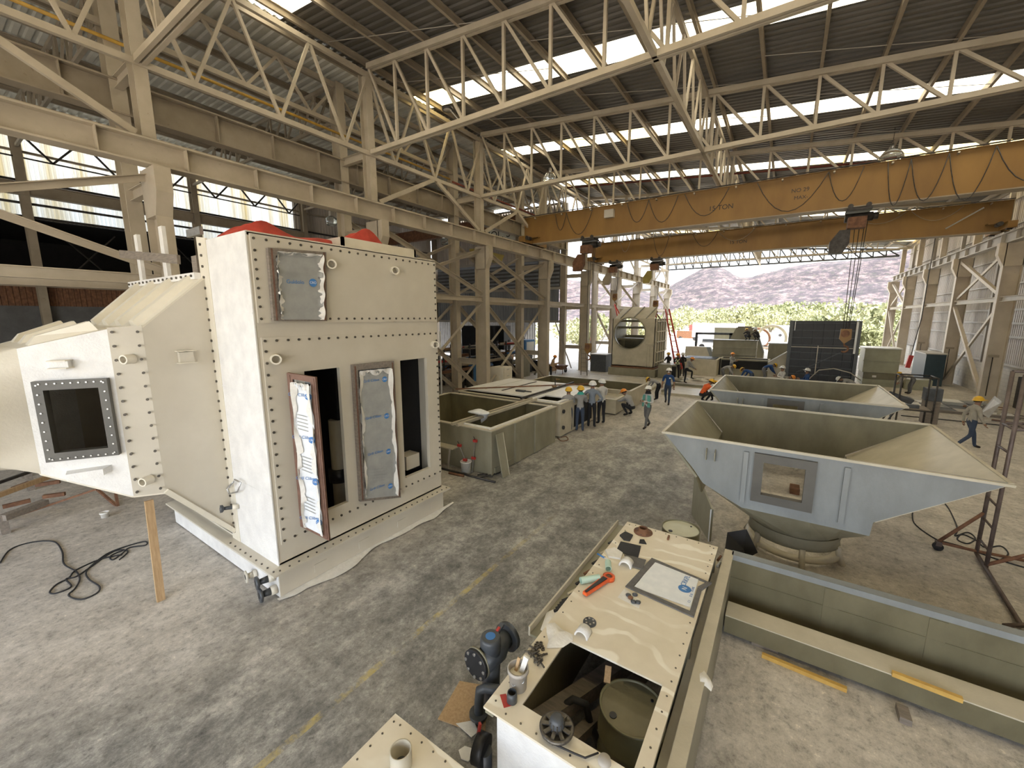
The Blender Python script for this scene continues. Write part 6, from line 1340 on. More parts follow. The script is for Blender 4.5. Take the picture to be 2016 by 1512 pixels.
            if ex == 'harness':
                e = MB(); c = j['chest']
                for s in (-1, 1): e.bar((s * .13, -.135, 1.42), (-s * .13, -.15, 1.05), .045, .012, (0, 1, 0))
                e.bar((-.16, -.13, 1.05), (.16, -.13, 1.05), .012, .05); part('harness', e, 'vest_lime')
            if ex == 'bagpack': e = MB(); e.box((-.2, -.42, .30), (.2, -.12, .62)); part('tool_bag', e, 'shirt_black')
            if ex == 'jacket':
                e = MB()
                for s in (-1, 1): e.prism([(s * .05, .13, 1.42), (s * .17, .10, 1.40), (s * .19, .12, .92), (s * .09, .15, .92)], (0, .02, 0))
                part('open_jacket', e, 'shirt_teal')
            if ex == 'badge': e = MB(); e.box((-.12, .135, 1.28), (-.05, .145, 1.34)); part('badge', e, 'hat_white')
D = math.radians
person('worker in yellow hard hat and grey shirt leaning on the covered tank, leftmost of four', PZ(1118, 850), D(35), 'stand', 'shirt_grey', 'jeans', 'hat_yellow', 'lean', .97)
person('worker in yellow hard hat with teal scarf leaning on the covered tank', PZ(1141, 850), D(25), 'stand', 'shirt_grey', 'jeans', 'hat_yellow', 'lean', 1.0, extra=('scarf',))
person('man in white hard hat and blue-grey shirt, hands on hips, seen from behind', PZ(1164, 842), D(15), 'stand', 'shirt_blue_grey', 'trousers_black', 'hat_white', 'hips', 1.05)
person('man in white hard hat and white shirt beside the one with hands on hips', PZ(1183, 835), D(50), 'stand', 'shirt_white', 'trousers_black', 'hat_white', 'front', 1.05)
person('worker in orange hard hat squatting by the grating tray', PZ(1237, 818), D(75), 'crouch', 'shirt_grey', 'trousers_black', 'hat_orange', h=1.08)
person('worker in yellow hard hat stooping at the end of the far dip tank', PZ(1292, 788), D(80), 'bend', 'shirt_grey', 'trousers_black', 'hat_yellow', h=.95, extra=None)
person('person in white hard hat, teal jacket and black scarf standing in the aisle, arms folded', PZ(1273, 843), D(160), 'walk', 'shirt_white', 'trousers_grey', 'hat_white', 'fold', .95, extra=('jacket', 'scarf_black'))
person('man in blue polo shirt and white hard hat walking toward the camera', PZ(1313, 796), D(185), 'walk', 'shirt_blue', 'jeans', 'hat_white', h=1.03, bare=True, extra=('mask', 'badge'))
person('worker in bright orange sweater squatting left of the second hopper', PZ(1387, 792), D(-50), 'crouch', 'shirt_orange', 'trousers_black', 'hat_yellow', h=1.12)
person('worker in dark clothes squatting beside the orange sweater', PZ(1408, 790), D(20), 'crouch', 'shirt_black', 'trousers_black', 'hat_yellow', h=.98)
person('worker wearing a lime safety harness, seen from behind', PZ(1332, 746), D(10), 'stand', 'shirt_black', 'trousers_black', 'hat_orange', 'front', 1.03, extra=('harness',))
person('man in white hard hat half hidden behind the harness wearer', PZ(1342, 742), D(20), 'stand', 'shirt_black', 'trousers_black', 'hat_white', 'front', 1.0)
person('worker in grey with one foot up on a pile of scrap', PZ(1349, 755), D(-60), 'step', 'shirt_grey', 'trousers_black', 'hat_orange', h=1.05)
person('worker in dark clothes standing at the side of the round-holed duct', PZ(1314, 739), D(40), 'stand', 'shirt_black', 'trousers_grey', 'hat_yellow', 'front', .97)
def byhead(px, py, z): p = PZ(px, py, z); return (p.x, p.y, 0)
person('worker in yellow hard hat stooping behind the pale tub', byhead(1424, 693, 1.15), D(-80), 'bend', 'shirt_black', 'trousers_black', 'hat_yellow')
person('worker with orange hat and grey sweater standing left of the dark trough', byhead(1442, 697, 1.66), D(-120), 'stand', 'shirt_grey', 'trousers_grey', 'hat_orange', 'front', extra=('mask',))
person('worker in yellow hard hat bent low behind the second hopper, left end', byhead(1427, 721, 1.1), D(-90), 'bend', 'shirt_grey', 'trousers_grey', 'hat_yellow')
person('worker in dark blue bent over the pale table behind the second hopper', byhead(1478, 730, 1.1), D(60), 'bend', 'shirt_blue', 'jeans', 'hat_yellow')
person('worker in blue shirt doubled over beside the dark trough', byhead(1508, 720, 1.1), D(-70), 'bend', 'shirt_blue', 'trousers_grey', 'hat_yellow', h=1.02)
person('worker in grey squatting behind the pale cans', byhead(1524, 722, .95), D(90), 'crouch', 'shirt_grey', 'trousers_grey', None, h=1.1)
person('worker in white hard hat and pale shirt left of the black lattice tank', byhead(1542, 724, 1.62), D(120), 'stand', 'shirt_white', 'trousers_grey', 'hat_white', 'front', .97)
person('worker with orange hat bent behind the second hopper rim', byhead(1537, 742, 1.1), D(-95), 'bend', 'shirt_sand', 'trousers_grey', 'hat_orange')
person('worker in blue shirt and white hard hat before the black lattice tank', byhead(1591, 729, 1.62), D(100), 'stand', 'shirt_blue', 'jeans', 'hat_white', 'front', .97, extra=('mask',))
person('worker in white hard hat leaning over the second hopper rim at right', byhead(1678, 747, 1.14), D(85), 'bend', 'shirt_grey', 'trousers_grey', 'hat_white')
person('worker in yellow hard hat bent over behind the small rolling scaffold', byhead(1795, 738, 1.1), D(100), 'bend', 'shirt_sand', 'trousers_grey', 'hat_yellow')
person('worker in yellow hard hat and mask walking along the right side', PZ(1903, 884), D(-75), 'walk', 'shirt_sand', 'jeans', 'hat_yellow', 'hang', 1.0, extra=('mask',), lean=.06)
person('worker in tan shirt bending over the wheelbarrow between the left columns', PZ(1084, 748), D(-70), 'stand', 'shirt_tan', 'trousers_black', 'hat_orange', 'front', .98, lean=.35)
person('distant person in red shirt outside the left columns', byhead(1164, 662, 1.66), D(150), 'stand', 'shirt_red', 'jeans', None)
person('distant person in pale clothes beyond the side bay', byhead(1019, 658, 1.66), D(150), 'stand', 'shirt_white', 'trousers_grey', None, 'fold')
person('dark-clad figure crouched on the grey slab, left of two', Vector((-2.35, 36.45, 2.55)), D(40), 'crouch', 'shirt_black', 'trousers_black', 'hat_yellow', h=.85)
person('dark-clad figure crouched on the grey slab, right of two', Vector((-1.75, 36.45, 2.55)), D(60), 'crouch', 'shirt_black', 'trousers_black', 'hat_white', h=.85)
finish_people()
# ================================================================== FAR END OF THE HALL
bt = thing('lattice_tank', 'tall black lattice-walled tank with steel frame at the far right', 'tank', (1.9, 32.5, 0))
x0, x1, y0, y1, zt = .31, 3.58, 31.0, 34.4, 4.1
for x in (x0, x1): 
    for y in (y0, y1): MB().box((x - .09, y - .09, 0), (x + .09, y + .09, zt)).build('post', 'charcoal_pvc', bt)
MB().box((x0, y0 + .12, 0.05), (x1, y0 + .16, zt)).build('front_sheet', 'black_plastic', bt); MB().box((x1 - .16, y0, .05), (x1 - .12, y1, zt)).build('side_sheet', 'black_plastic', bt); MB().box((x0 + .1, y0, .05), (x0 + .14, y1, zt)).build('side_sheet', 'black_plastic', bt)
for i in range(9): z = .35 + i * .45; MB().box((x0, y0 - .03, z), (x1, y0 + .12, z + .035)).build('rail', 'charcoal_pvc', bt)
for i in range(5): x = x0 + .6 + i * .52; MB().box((x, y0 + .03, .1), (x + .12, y0 + .12, zt)).build('upright', 'black_plastic', bt)
for i in range(8): z = .4 + i * .5; MB().box((x1 - .02, y0, z), (x1 + .04, y1, z + .04)).build('side_rail', 'bright_steel', bt)
for y in (31.9, 33.0): MB().box((x1, y - .04, .1), (x1 + .05, y + .04, zt)).build('side_post', 'charcoal_pvc', bt)
MB().box((x1 - .16, y0 - .1, 2.2), (x1 - .06, y0 - .06, 4.05)).build('light_strip', 'film_white', bt); MB().box((x0 + .16, y0 - .05, 3.5), (x0 + .2, y0 - .02, 4.05)).build('light_strip', 'film_white', bt)
MB().bar((x0, y0 - .06, 2.5), (x1, y0 - .06, 2.5), .04, .05).build('front_beam', 'pale_grey_paint', bt); MB().bar((1.75, y0 - .06, .9), (1.75, y0 - .06, 2.6), .05).build('front_prop', 'pale_grey_paint', bt); MB().bar((.8, y0 - .06, .9), (3.1, y0 - .06, 2.4), .05).build('front_brace', 'charcoal_pvc', bt)
MB().tube([(1.5, 30.6, .6), (1.9, 30.6, 1.15), (2.6, 30.6, 1.3), (3.4, 30.6, 1.1), (3.9, 30.6, .7)], .03, 8).build('hose', 'pale_grey_paint', bt)
def boxthing(name, a, b, m, label, cat, lid=None, ribs=0, rib_m=None):
    t = thing(name, label, cat, ((a[0] + b[0]) / 2, (a[1] + b[1]) / 2, a[2])); MB().box(a, b).build('body', m, t)
    if lid: MB().box((a[0] - .05, a[1] - .05, b[2]), (b[0] + .05, b[1] + .05, b[2] + .06)).build('lid', lid, t)
    for i in range(ribs): z = a[2] + (b[2] - a[2]) * (i + 1) / (ribs + 1); MB().box((a[0] - .03, a[1] - .04, z - .03), (b[0] + .03, a[1], z + .03)).build('rib', rib_m or m, t)
    return t
boxthing('pale_tank_module', (4.35, 34, .85), (6.05, 36, 2.35), 'frp_green', 'upper pale green tank module right of the black lattice tank', 'tank', 'white_gelcoat', 1); boxthing('pale_tank_module', (4.4, 33.9, 0), (6.3, 36.1, .44), 'frp_green', 'lowest pale green tank module on the floor at right', 'tank', None, 1)
t = boxthing('dark_tank_band', (4.4, 33.95, .45), (6.2, 36.05, .84), 'frp_olive', 'dark olive band module between the two pale ones', 'tank'); MB().box((4.85, 33.93, .55), (5.05, 33.95, .68)).build('label_plate', 'paper_white', t)
boxthing('pale_tank_module', (6.35, 33.4, 0), (7.5, 34.6, .62), 'frp_green', 'small pale green tank at the foot of the right columns', 'tank')
boxthing('teal_cabinet', (7.6, 36.0, 0), (8.5, 38.9, 2.0), 'teal_dark', 'dark teal cabinet standing against the right columns', 'cabinet', 'pale_grey_paint')
t = boxthing('grey_slab_tank', (-4.7, 36, .9), (-1.7, 37.2, 2.5), 'frp_grey', 'broad grey tank panel in front of the open end', 'tank', 'frp_olive', 2); MB().box((-4.6, 36.1, 0), (-1.8, 37.1, .9)).build('support', 'frp_olive', t)
t = thing('trapezoid_hood', 'grey trapezoid hood standing behind the broad tank panel', 'hood', (-2.7, 40, 0)); MB().prism([(-4.3, 40, 0), (-4.3, 40, 1.6), (-3.5, 40, 3.45), (-2.08, 40, 3.45), (-1.35, 40, 1.4), (-1.35, 40, 0)], (0, 1.6, 0)).build('body', 'frp_grey', t); MB().bar((-2.08, 39.95, 3.45), (-1.35, 39.95, 1.4), .12, .1).build('edge_strip', 'frp_blue_grey', t); MB().bar((-3.4, 40, 3.5), (-2.4, 40.2, 3.5), .1).build('top_rail', 'grey_wood', t)
boxthing('pale_crate', (-9.0 + 2.9, 47, 0), (-3.4, 49, 3.2), 'pale_green_paint', 'pale cream crate outside behind the trapezoid hood', 'crate', 'frp_pale')
boxthing('grey_tank_block', (-.95, 36.5, .2), (.4, 38, 2.35), 'frp_grey', 'grey tank block left of the black lattice tank', 'tank', 'bright_steel')
t = thing('ramp_panel', 'pale sloping panel at the left foot of the black lattice tank', 'panel', (-.1, 32.6, 0)); MB().prism([(-.75, 32.4, 0), (.25, 32.4, 0), (.25, 32.4, 2.05), (-.75, 32.4, 1.3)], (0, .9, 0)).build('body', 'frp_pale', t); MB().bar((-.78, 32.35, 1.32), (.27, 32.35, 2.08), .12, .06).build('edge_strip', 'white_gelcoat', t)
t = thing('dark_trough', 'long trough with dark inside behind the stooping workers', 'trough', (-2.4, 35, 0)); walls(t, -3.9, -.75, 34.2, 35.6, 0, 1.25, .06, 'frp_grey', 'unlit_black'); MB().box((-3.8, 34.18, .55), (-.85, 34.2, 1.15)).build('dark_front', 'unlit_black', t)
t = thing('pale_tub', 'pale tub with dark frames across its top', 'tub', (-5, 34, 0)); walls(t, -6.4, -3.95, 33.0, 35.4, 0, 1.2, .06, 'frp_pale', 'frp_grey')
for i in range(3): MB().box((-6.3, 33.3 + i * .7, 1.23), (-4.1, 33.6 + i * .7, 1.28)).build('cross_frame', 'charcoal_pvc', t)
# glazed frame (door panel) standing in the light
t = thing('frame_stand', 'empty dark rectangular steel frame standing against the bright yard', 'frame', (-5.3, 41, 0))
for a, b in (((-6.9, 41, .2), (-6.7, 41.15, 2.9)), ((-4.1, 41, .2), (-3.85, 41.15, 2.9)), ((-6.9, 41, 2.75), (-3.85, 41.15, 2.95)), ((-6.9, 41, .0), (-3.85, 41.15, .22))): MB().box(a, b).build('member', 'charcoal_pvc', t)
MB().box((-3.84, 41, .2), (-3.6, 41.15, 2.95)).build('side_face', 'frp_blue_grey', t)
t = thing('wedge_panel', 'pale green wedge panel leaning before the dark frame', 'panel', (-6, 39, 0)); MB().prism([(-7.3, 39, 0), (-4.9, 39, 0), (-5.6, 39, 1.75), (-7.3, 39, 1.75)], (0, .6, 0)).build('body', 'frp_pale', t); MB().prism([(-4.9, 38.98, 0), (-4.5, 38.98, 0), (-5.3, 38.98, 1.75), (-5.6, 38.98, 1.75)], (0, .6, 0)).build('edge', 'frp_blue_grey', t)
# cans, scrap piles
for i, (px, py, c, m, r, h) in enumerate(((1490, 733, 'white can behind the second hopper', 'paper_white', .22, .4), (1506, 735, 'grey can beside the white one', 'pale_grey_paint', .2, .36), (1216 + 60, 741, 'white bucket on the long pale slab', 'paper_white', .2, .32))):
    p = PZ(px, py); bucket((p.x, p.y, .14 if i == 2 else 0), r, h, c, m)
random.seed(21)
def scrap_pile(c, rx, ry, n, label, ms, hmax=.4):
    for i in range(n):
        x, y = c[0] + random.uniform(-rx, rx), c[1] + random.uniform(-ry, ry); L = random.uniform(.25, .8); a = random.uniform(0, PI); z = random.uniform(.0, hmax) * (1 - (abs(x - c[0]) / rx) * .7)
        m = random.choice(ms); d = Vector((math.cos(a), math.sin(a), random.uniform(-.2, .2))) * L / 2
        q = Vector((x, y, max(.05, z) + abs(d.z)))
        kind = random.random()
        mb = MB().bar(q - d, q + d, random.uniform(.1, .35), random.uniform(.02, .06)) if kind < .6 else MB().tube([q - d, q + d], random.uniform(.03, .08), 8)
        tag(mb.build('scrap_piece', m), label, 'scrap', label)
scrap_pile((-5.0, 29.6, 0), 1.2, 1.0, 16, 'pale fibreglass scrap heaped behind the low slab', ['frp_pale', 'white_gelcoat', 'grey_wood', 'frp_grey'])
scrap_pile((-6.8, 30.7, .95), .5, .3, 5, 'pale offcut lying on the box right of the duct plinth', ['frp_pale', 'white_gelcoat'], 1.1)
t = thing('wheelbarrow', 'rusty wheelbarrow loaded with rubble between the left columns', 'wheelbarrow', PZ(1105, 735)); c = PZ(1105, 735)
MB().add([(c.x - .35, c.y - .5, .62), (c.x + .35, c.y - .5, .62), (c.x + .35, c.y + .5, .62), (c.x - .35, c.y + .5, .62), (c.x - .2, c.y - .3, .32), (c.x + .2, c.y - .3, .32), (c.x + .2, c.y + .35, .32), (c.x - .2, c.y + .35, .32)], [(0, 1, 5, 4), (1, 2, 6, 5), (2, 3, 7, 6), (3, 0, 4, 7), (4, 5, 6, 7)]).build('tray', 'rust', t)
MB().lathe([(.001, .72), (.2, .68), (.32, .6)], (c.x, c.y, 0), 10).build('load', 'brown_seal', t); MB().lathe([(.12, -.05), (.19, -.05), (.19, .05), (.12, .05), (.12, -.05)], (c.x, c.y + .75, .19), 16, 'x').build('wheel', 'black_rubber', t)
for s in (-.3, .3): MB().tube([(c.x + s * .4, c.y + .75, .22), (c.x + s, c.y - .4, .42), (c.x + s, c.y - 1.0, .6)], .02, 6).build('handle', 'rust', t); MB().bar((c.x + s, c.y - .35, .4), (c.x + s, c.y - .4, 0), .03).build('leg', 'rust', t)
boxthing('waste_bin', (-12.9, 30.8, 0), (-11.6, 32, 1.35), 'charcoal_pvc', 'dark grey waste bin left of the round-holed duct', 'bin', 'pale_grey_paint')
t = thing('step_ladder', 'grey step ladder beside the hanging hook ropes', 'ladder', (-12.6, 28.2, 0))
for s in (-.25, .25): MB().bar((-12.3 + s, 28.2, 0), (-12.5 + s * .7, 28.4, 2.2), .05).build('rail', 'grey_wood', t)
for i in range(6): MB().bar((-12.62, 28.22 + .03 * i, .3 + i * .33), (-12.1, 28.22 + .03 * i, .3 + i * .33), .05, .03).build('tread', 'grey_wood', t)
t = thing('pale_filing_cabinet', 'cream filing cabinet at the foot of a left column', 'cabinet', (-13.4, 19.2, 0)); p = PZ(978, 758); MB().box((-13.9, 18.6, 0), (-13.0, 19.5, 1.5)).build('body', 'cream_gelcoat', t)
for i in range(4): d = MB().box((-12.99, 18.65, .08 + i * .36), (-12.97, 19.45, .40 + i * .36)).build('drawer', 'cream_gelcoat', t); MB().box((-12.97, 18.95, .28 + i * .36), (-12.95, 19.15, .31 + i * .36)).build('handle', 'bright_steel', d)
# side bay: benches, racks, machines
def bench(x, y, L, label, m='grey_wood', z=.85):
    t = thing('work_bench', label, 'bench', (x, y, 0), 'benches in the side bay'); MB().box((x - .4, y - L / 2, z - .06), (x + .4, y + L / 2, z)).build('top', m, t)
    for sx in (-.34, .34):
        for sy in (-L / 2 + .1, L / 2 - .1): MB().bar((x + sx, y + sy, 0), (x + sx, y + sy, z - .06), .06).build('leg', 'dark_steel', t)
    MB().box((x - .36, y - L / 2 + .1, .25), (x + .36, y + L / 2 - .1, .29)).build('shelf', m, t); return t
W_ = ['behind the scrubber corner', 'in front of the grey dip tank columns', 'between the third pair of columns', 'below the far sheet wall', 'at the far end by the yard']
for i, (x, y, L) in enumerate(((-17.5, 15.5, 3), (-18.5, 20.5, 3.5), (-17.2, 24.5, 3), (-21, 22, 3), (-20.5, 27.5, 3))): bench(x, y, L, 'cluttered steel bench in the side bay, ' + W_[i])
random.seed(5)
kinds = ['frp_grey', 'rust', 'dark_steel', 'pale_grey_paint', 'bright_steel', 'charcoal_pvc', 'cream_paint_dirty', 'red_paint', 'frp_pale', 'film_blue_ink', 'crane_yellow']
cn = dict(frp_grey='grey', rust='rusty', dark_steel='dark', pale_grey_paint='light grey', bright_steel='shiny steel', charcoal_pvc='charcoal', cream_paint_dirty='cream', red_paint='red', frp_pale='pale', film_blue_ink='blue', crane_yellow='ochre')
taken = [(-17.95, 14, -17.05, 17.1), (-18.95, 18.7, -18.05, 22.3), (-17.65, 23, -16.75, 26), (-21.5, 20.4, -20.5, 23.6), (-21, 26, -20, 29.1), (-17.25, 21.8, -16.4, 24.0), (-18.85, 12.7, -17.75, 16.4), (-18.85, 17.2, -17.75, 20.9), (-18.85, 21.4, -17.75, 25.1), (-18.85, 25.8, -17.75, 29.5), (-17.2, 14.3, -16.0, 29.2)]
kinds2 = ['frp_grey', 'rust', 'dark_steel', 'pale_grey_paint', 'charcoal_pvc', 'charcoal_pvc', 'cream_paint_dirty', 'dark_steel', 'frp_pale', 'bright_steel', 'crane_yellow', 'film_blue_ink']
cnt = 0
for i in range(900):
    if cnt >= 95: break
    x, y = random.uniform(-23.5, -15.9), random.uniform(13, 30); m = random.choice(kinds2); s = random.random()
    w, d, h = random.uniform(.25, .9), random.uniform(.3, 1.2), random.uniform(.25, 1.7)
    if s >= .75: d = w
    if any(x < q[2] and x + w > q[0] and y < q[3] and y + d > q[1] for q in taken): continue
    if any(abs(x + w / 2 - XB) < .6 + w / 2 and abs(y + d / 2 - yk) < .4 + d / 2 for yk in YK): continue
    taken.append((x - .03, y - .03, x + w + .03, y + d + .03)); cnt += 1
    if s < .45: mb = MB().box((x, y, 0), (x + w, y + d, h)).box((x + .04, y + .04, h), (x + w - .04, y + d - .04, h + .03)); nm = 'storage_box'
    elif s < .75: mb = MB().bar((x + w / 2, y, .05), (x + w / 2, y + d, .05 + h * .25), .12, .1).box((x + w / 2 - .06, y, 0), (x + w / 2 + .06, y + .1, .06)); nm = 'steel_offcut'
    else: mb = MB().tube([(x + w / 2, y + w / 2, 0), (x + w / 2, y + w / 2, h * .8), (x + w / 2, y + w / 2, h * .82)], [w / 2, w / 2, w * .42], 14); nm = 'storage_can'
    tag(mb.build(nm, m), '%s %s in the clutter of the side bay' % (cn[m], nm.replace('_', ' ')), nm.split('_')[1], 'clutter of the side bay')
tag(MB().tube([(-14.9, 15.6, 0), (-14.9, 15.6, 3.6)], .04, 8).build('white_pole', 'film_white'), 'thin white pole standing between the left columns', 'pole')
for i, y in enumerate((14.5, 19.0, 23.2, 27.6)):
    t = thing('storage_rack', ['first', 'second', 'third', 'fourth'][i] + ' steel rack of pipes and bars in the side bay, counted from the scrubber', 'rack', (-18.3, y, 0), 'racks in the side bay')
    for yy in (y - 1.6, y, y + 1.6):
        for x in (-18.7, -17.9): MB().box((x - .05, yy - .05, 0), (x + .05, yy + .05, 2.5)).build('post', 'dark_steel', t)
    for q_ in range(3):
        z = .7 + q_ * .75; MB().box((-18.75, y - 1.7, z - .05), (-17.85, y + 1.7, z)).build('shelf', 'grey_wood', t)
        for w_ in range(4):
            m = random.choice(kinds); x = -18.6 + w_ * .2
            MB().tube([(x, y - 1.9 + random.random() * .4, z + .08), (x + random.uniform(-.05, .05), y + 1.4 + random.random() * .6, z + .08)], random.uniform(.04, .08), 8).build('pipe', m, t)
for i, (y, z) in enumerate(((17, 1.05), (21.5, 1.35), (26.5, .95))):
    t = thing('long_beam_rack', ['low', 'middle', 'far'][i] + ' stack of long pale beams on trestles behind the left columns', 'beam stack', (-16.6, y, 0))
    for k in range(3): MB().bar((-16.9 + k * .28, y - 2.6, z + .06 * k), (-16.7 + k * .28, y + 2.6, z + .06 * k), .14, .16).build('beam', ['cream_paint_dirty', 'frp_grey', 'rust'][(i + k) % 3], t)
    for yy in (y - 1.8, y + 1.8): MB().box((-17.1, yy - .06, 0), (-16.1, yy + .06, z - .08)).build('trestle', 'dark_steel', t)
t = thing('machine_tool', 'dark machine with blue lit screen frame in the side bay', 'machine', (-17.2, 22.6, 0)); p = PX(1046, 683, -16.4); MB().box((-17.2, p.y - .7, p.z - .55), (-16.5, p.y + .7, p.z + .55)).build('body', 'film_blue_ink', t); MB().box((-16.5, p.y - .55, p.z - .4), (-16.47, p.y + .55, p.z + .4)).build('window', 'film_white', t); MB().box((-17.1, p.y - .5, 0), (-16.6, p.y + .5, p.z - .55)).build('base', 'charcoal_pvc', t)
for i, (px, y) in enumerate(((925, 27), (955, 27.5), (975, 28.2))):
    p = PY(px, 660, y); boxthing('dark_container', (p.x - .9, y, 1.6 if i == 2 else .1), (p.x + .9, y + 1, 3.6), 'black_plastic', ['left', 'middle', 'right'][i] + ' of three dark containers at the end of the side bay', 'container')
# leftmost trestle table with steel bits (seen under the duct hood)
t = thing('steel_trestle', 'low welded steel trestle table under the duct hood at far left', 'table', (-14, 2.3, 0))
ps_ = [PZ(0, 968, .55), PZ(98, 930, .55), PZ(90, 985, .55), PZ(5, 1012, .55)]
MB().bar(PZ(-30, 985, .55), PZ(98, 938, .55), .08, .10).build('rail', 'raw_wood', t); MB().bar(PZ(-30, 960, .75), PZ(70, 925, .75), .06, .06).build('rail', 'dark_steel', t); MB().bar(PZ(5, 1020, .35), PZ(90, 988, .35), .16, .12).build('rail', 'grey_wood', t)
for px, py, z in ((12, 1050, .4), (62, 965, .5), (50, 940, .8)): p = PZ(px, py); MB().bar((p.x, p.y, 0), (p.x, p.y, z), .12).build('leg', 'grey_wood', t)
for a, b, z in (((5, 998), (60, 985), .25), ((85, 978), (128, 972), .25), ((70, 955), (118, 948), .35), ((25, 962), (58, 950), .3)): MB().bar(PZ(*a, z), PZ(*b, z), .08, .08).build('crossbar', 'rust', t)
MB().bar(PZ(15, 1022, .03), PZ(190, 963, .6), .04).build('long_rod', 'rust', t)
t = thing('steel_bracket', 'thin rusty triangular bracket standing below the duct hood', 'bracket', PZ(230, 996)); p = PZ(232, 996); MB().bar(PZ(230, 996), PZ(192, 964, .2), .05).build('arm', 'rust', t); MB().bar(p, p + Vector((0, 0, .42)), .05).build('post', 'rust', t)
p = PZ(207, 1018); bucket((p.x, p.y, 0), .07, .12, 'small white pot on the floor left of the timber prop', 'paper_white', None, 'small_pot', False)
# floor cables
def cable(px, label, r=.012, m='black_rubber', z=.012):
    P = [PZ(*q, z) for q in px]; out = []
    for i in range(len(P) - 1):
        a, b, c, d = P[max(i - 1, 0)], P[i], P[i + 1], P[min(i + 2, len(P) - 1)]
        for k in range(6): s = k / 6; out.append(.5 * ((2 * b) + (c - a) * s + (2 * a - 5 * b + 4 * c - d) * s * s + (3 * b - a - 3 * c + d) * s ** 3))
    out.append(P[-1]); return tag(MB().tube(out, r, 6).build('floor_cable', m), label, 'cable')
cable(((0, 1108), (20, 1082), (60, 1068), (105, 1066), (122, 1085), (126, 1110), (150, 1125), (157, 1140), (148, 1158), (135, 1172), (160, 1180), (190, 1168), (196, 1155), (175, 1140), (170, 1125), (190, 1105), (215, 1088), (250, 1075), (285, 1066), (287, 1073), (255, 1078), (240, 1090), (222, 1102), (218, 1094), (245, 1082)), 'black cable looping across the floor left of the timber prop')
cable(((240, 1092), (200, 1100), (150, 1122), (135, 1138), (112, 1150), (98, 1165), (110, 1168), (140, 1155), (130, 1140), (150, 1135), (180, 1115), (225, 1085), (252, 1085), (235, 1102)), 'second black cable coiled over the first on the floor at left')
cable(((1797, 1003), (1800, 1030), (1840, 1060), (1865, 1068), (1900, 1078), (1960, 1100), (2020, 1118)), 'black cable along the floor right of the near hopper')
cable(((1855, 985), (1870, 1005), (1885, 1040), (1880, 1055), (1905, 1048), (1920, 1060), (1905, 1070), (1885, 1062), (1895, 1052), (1922, 1064), (1940, 1078), (1970, 1075), (1985, 1090), (1970, 1102)), 'black cable coiled in a heap under the steel scaffold')
cable(((1098, 862), (1105, 868), (1118, 866), (1115, 860), (1104, 861)), 'short brown cable coil at the foot of the covered tank', .015, 'rust')
# ---- rolling scaffolds
sf = thing('steel_scaffold', 'brown steel scaffold tower on a castor at the right edge', 'scaffold', PZ(1940, 1110))
a, b = PZ(1921, 1095), PZ(1940, 1122)
def upto(p, z): return Vector((p.x, p.y, z))
M_ = 'rust'
for p in (a, b): MB().tube([upto(p, .05), upto(p, 3.4)], .03, 8).build('upright', 'scaffold_brown', sf)
for z in (.35, .75, 1.15, 1.6, 2.1, 2.5): MB().tube([upto(a, z), upto(b, z)], .02, 6).build('rung', 'scaffold_brown', sf)
f = PZ(1845, 1083); MB().tube([upto(f, .16), upto(a, .10), upto(a + (a - f) * 1.5, .05)], .028, 8).build('base_rail', 'rust', sf); MB().tube([upto(f, .18), upto(a, .85)], .028, 8).build('brace', 'rust', sf)
MB().lathe([(.001, -.03), (.075, -.03), (.075, .03), (.001, .03)], upto(f, .075), 16, 'y').build('castor', 'black_rubber', sf); MB().box(upto(f, .1) - Vector((.04, .05, 0)), upto(f, .18) + Vector((.04, .05, 0))).build('castor_fork', 'scaffold_brown', sf)
MB().tube([upto(a, .06), upto(PZ(2010, 1240), .06)], .03, 8).build('base_rail', 'scaffold_brown', sf); MB().tube([upto(b, .06), upto(b, .1), upto(b + Vector((.75, .05, 0)), .65)], .03, 8).build('brace', 'rust', sf); MB().tube([upto(PZ(1975, 1238), .05), upto(PZ(1975, 1238) + Vector((.6, .3, 0)), .15)], .03, 8).build('base_rail', 'scaffold_brown', sf)
for p in (a + Vector((1.4, .6, 0)), b + Vector((1.4, .6, 0))): MB().tube([upto(p, .05), upto(p, 3.4)], .03, 8).build('upright', 'scaffold_brown', sf)
for p in (a, b): MB().tube([upto(p, 2.5), upto(p + Vector((1.4, .6, 0)), 2.5)], .025, 6).build('deck_rail', 'scaffold_brown', sf); MB().tube([upto(p, 3.4), upto(p + Vector((1.4, .6, 0)), 3.4)], .025, 6).build('guard_rail', 'scaffold_brown', sf)
for i in range(9): p = a + Vector((.14 * (i + 1), .06 * (i + 1), 0)); q = b + Vector((.14 * (i + 1), .06 * (i + 1), 0)); MB().bar(upto(p, 2.52), upto(q, 2.52), .05, .02).build('deck_slat', 'scaffold_brown', sf)
t = thing('rolling_scaffold', 'small grey rolling scaffold right of the second hopper', 'scaffold', (4.5, 22, 0))
cs = [(3.95, 21.4), (4.95, 21.4), (4.95, 22.4), (3.95, 22.4)]
for x, y in cs: MB().tube([(x, y, .0), (x, y, 2.05)], .03, 8).build('upright', 'dark_steel', t)
for z in (.75, 2.03):
    for i in range(4): (xa, ya), (xb, yb) = cs[i], cs[(i + 1) % 4]; MB().tube([(xa, ya, z), (xb, yb, z)], .025, 6).build('rail', 'dark_steel', t)
MB().box((4.0, 21.45, .76), (4.9, 22.35, .80)).build('deck', 'grey_wood', t); MB().tube([(3.95, 21.4, .8), (3.55, 21.2, .0)], .03, 6).build('stay', 'black_plastic', t); MB().tube([(3.95, 22.0, .8), (3.5, 21.7, .0)], .03, 6).build('stay', 'dark_steel', t)
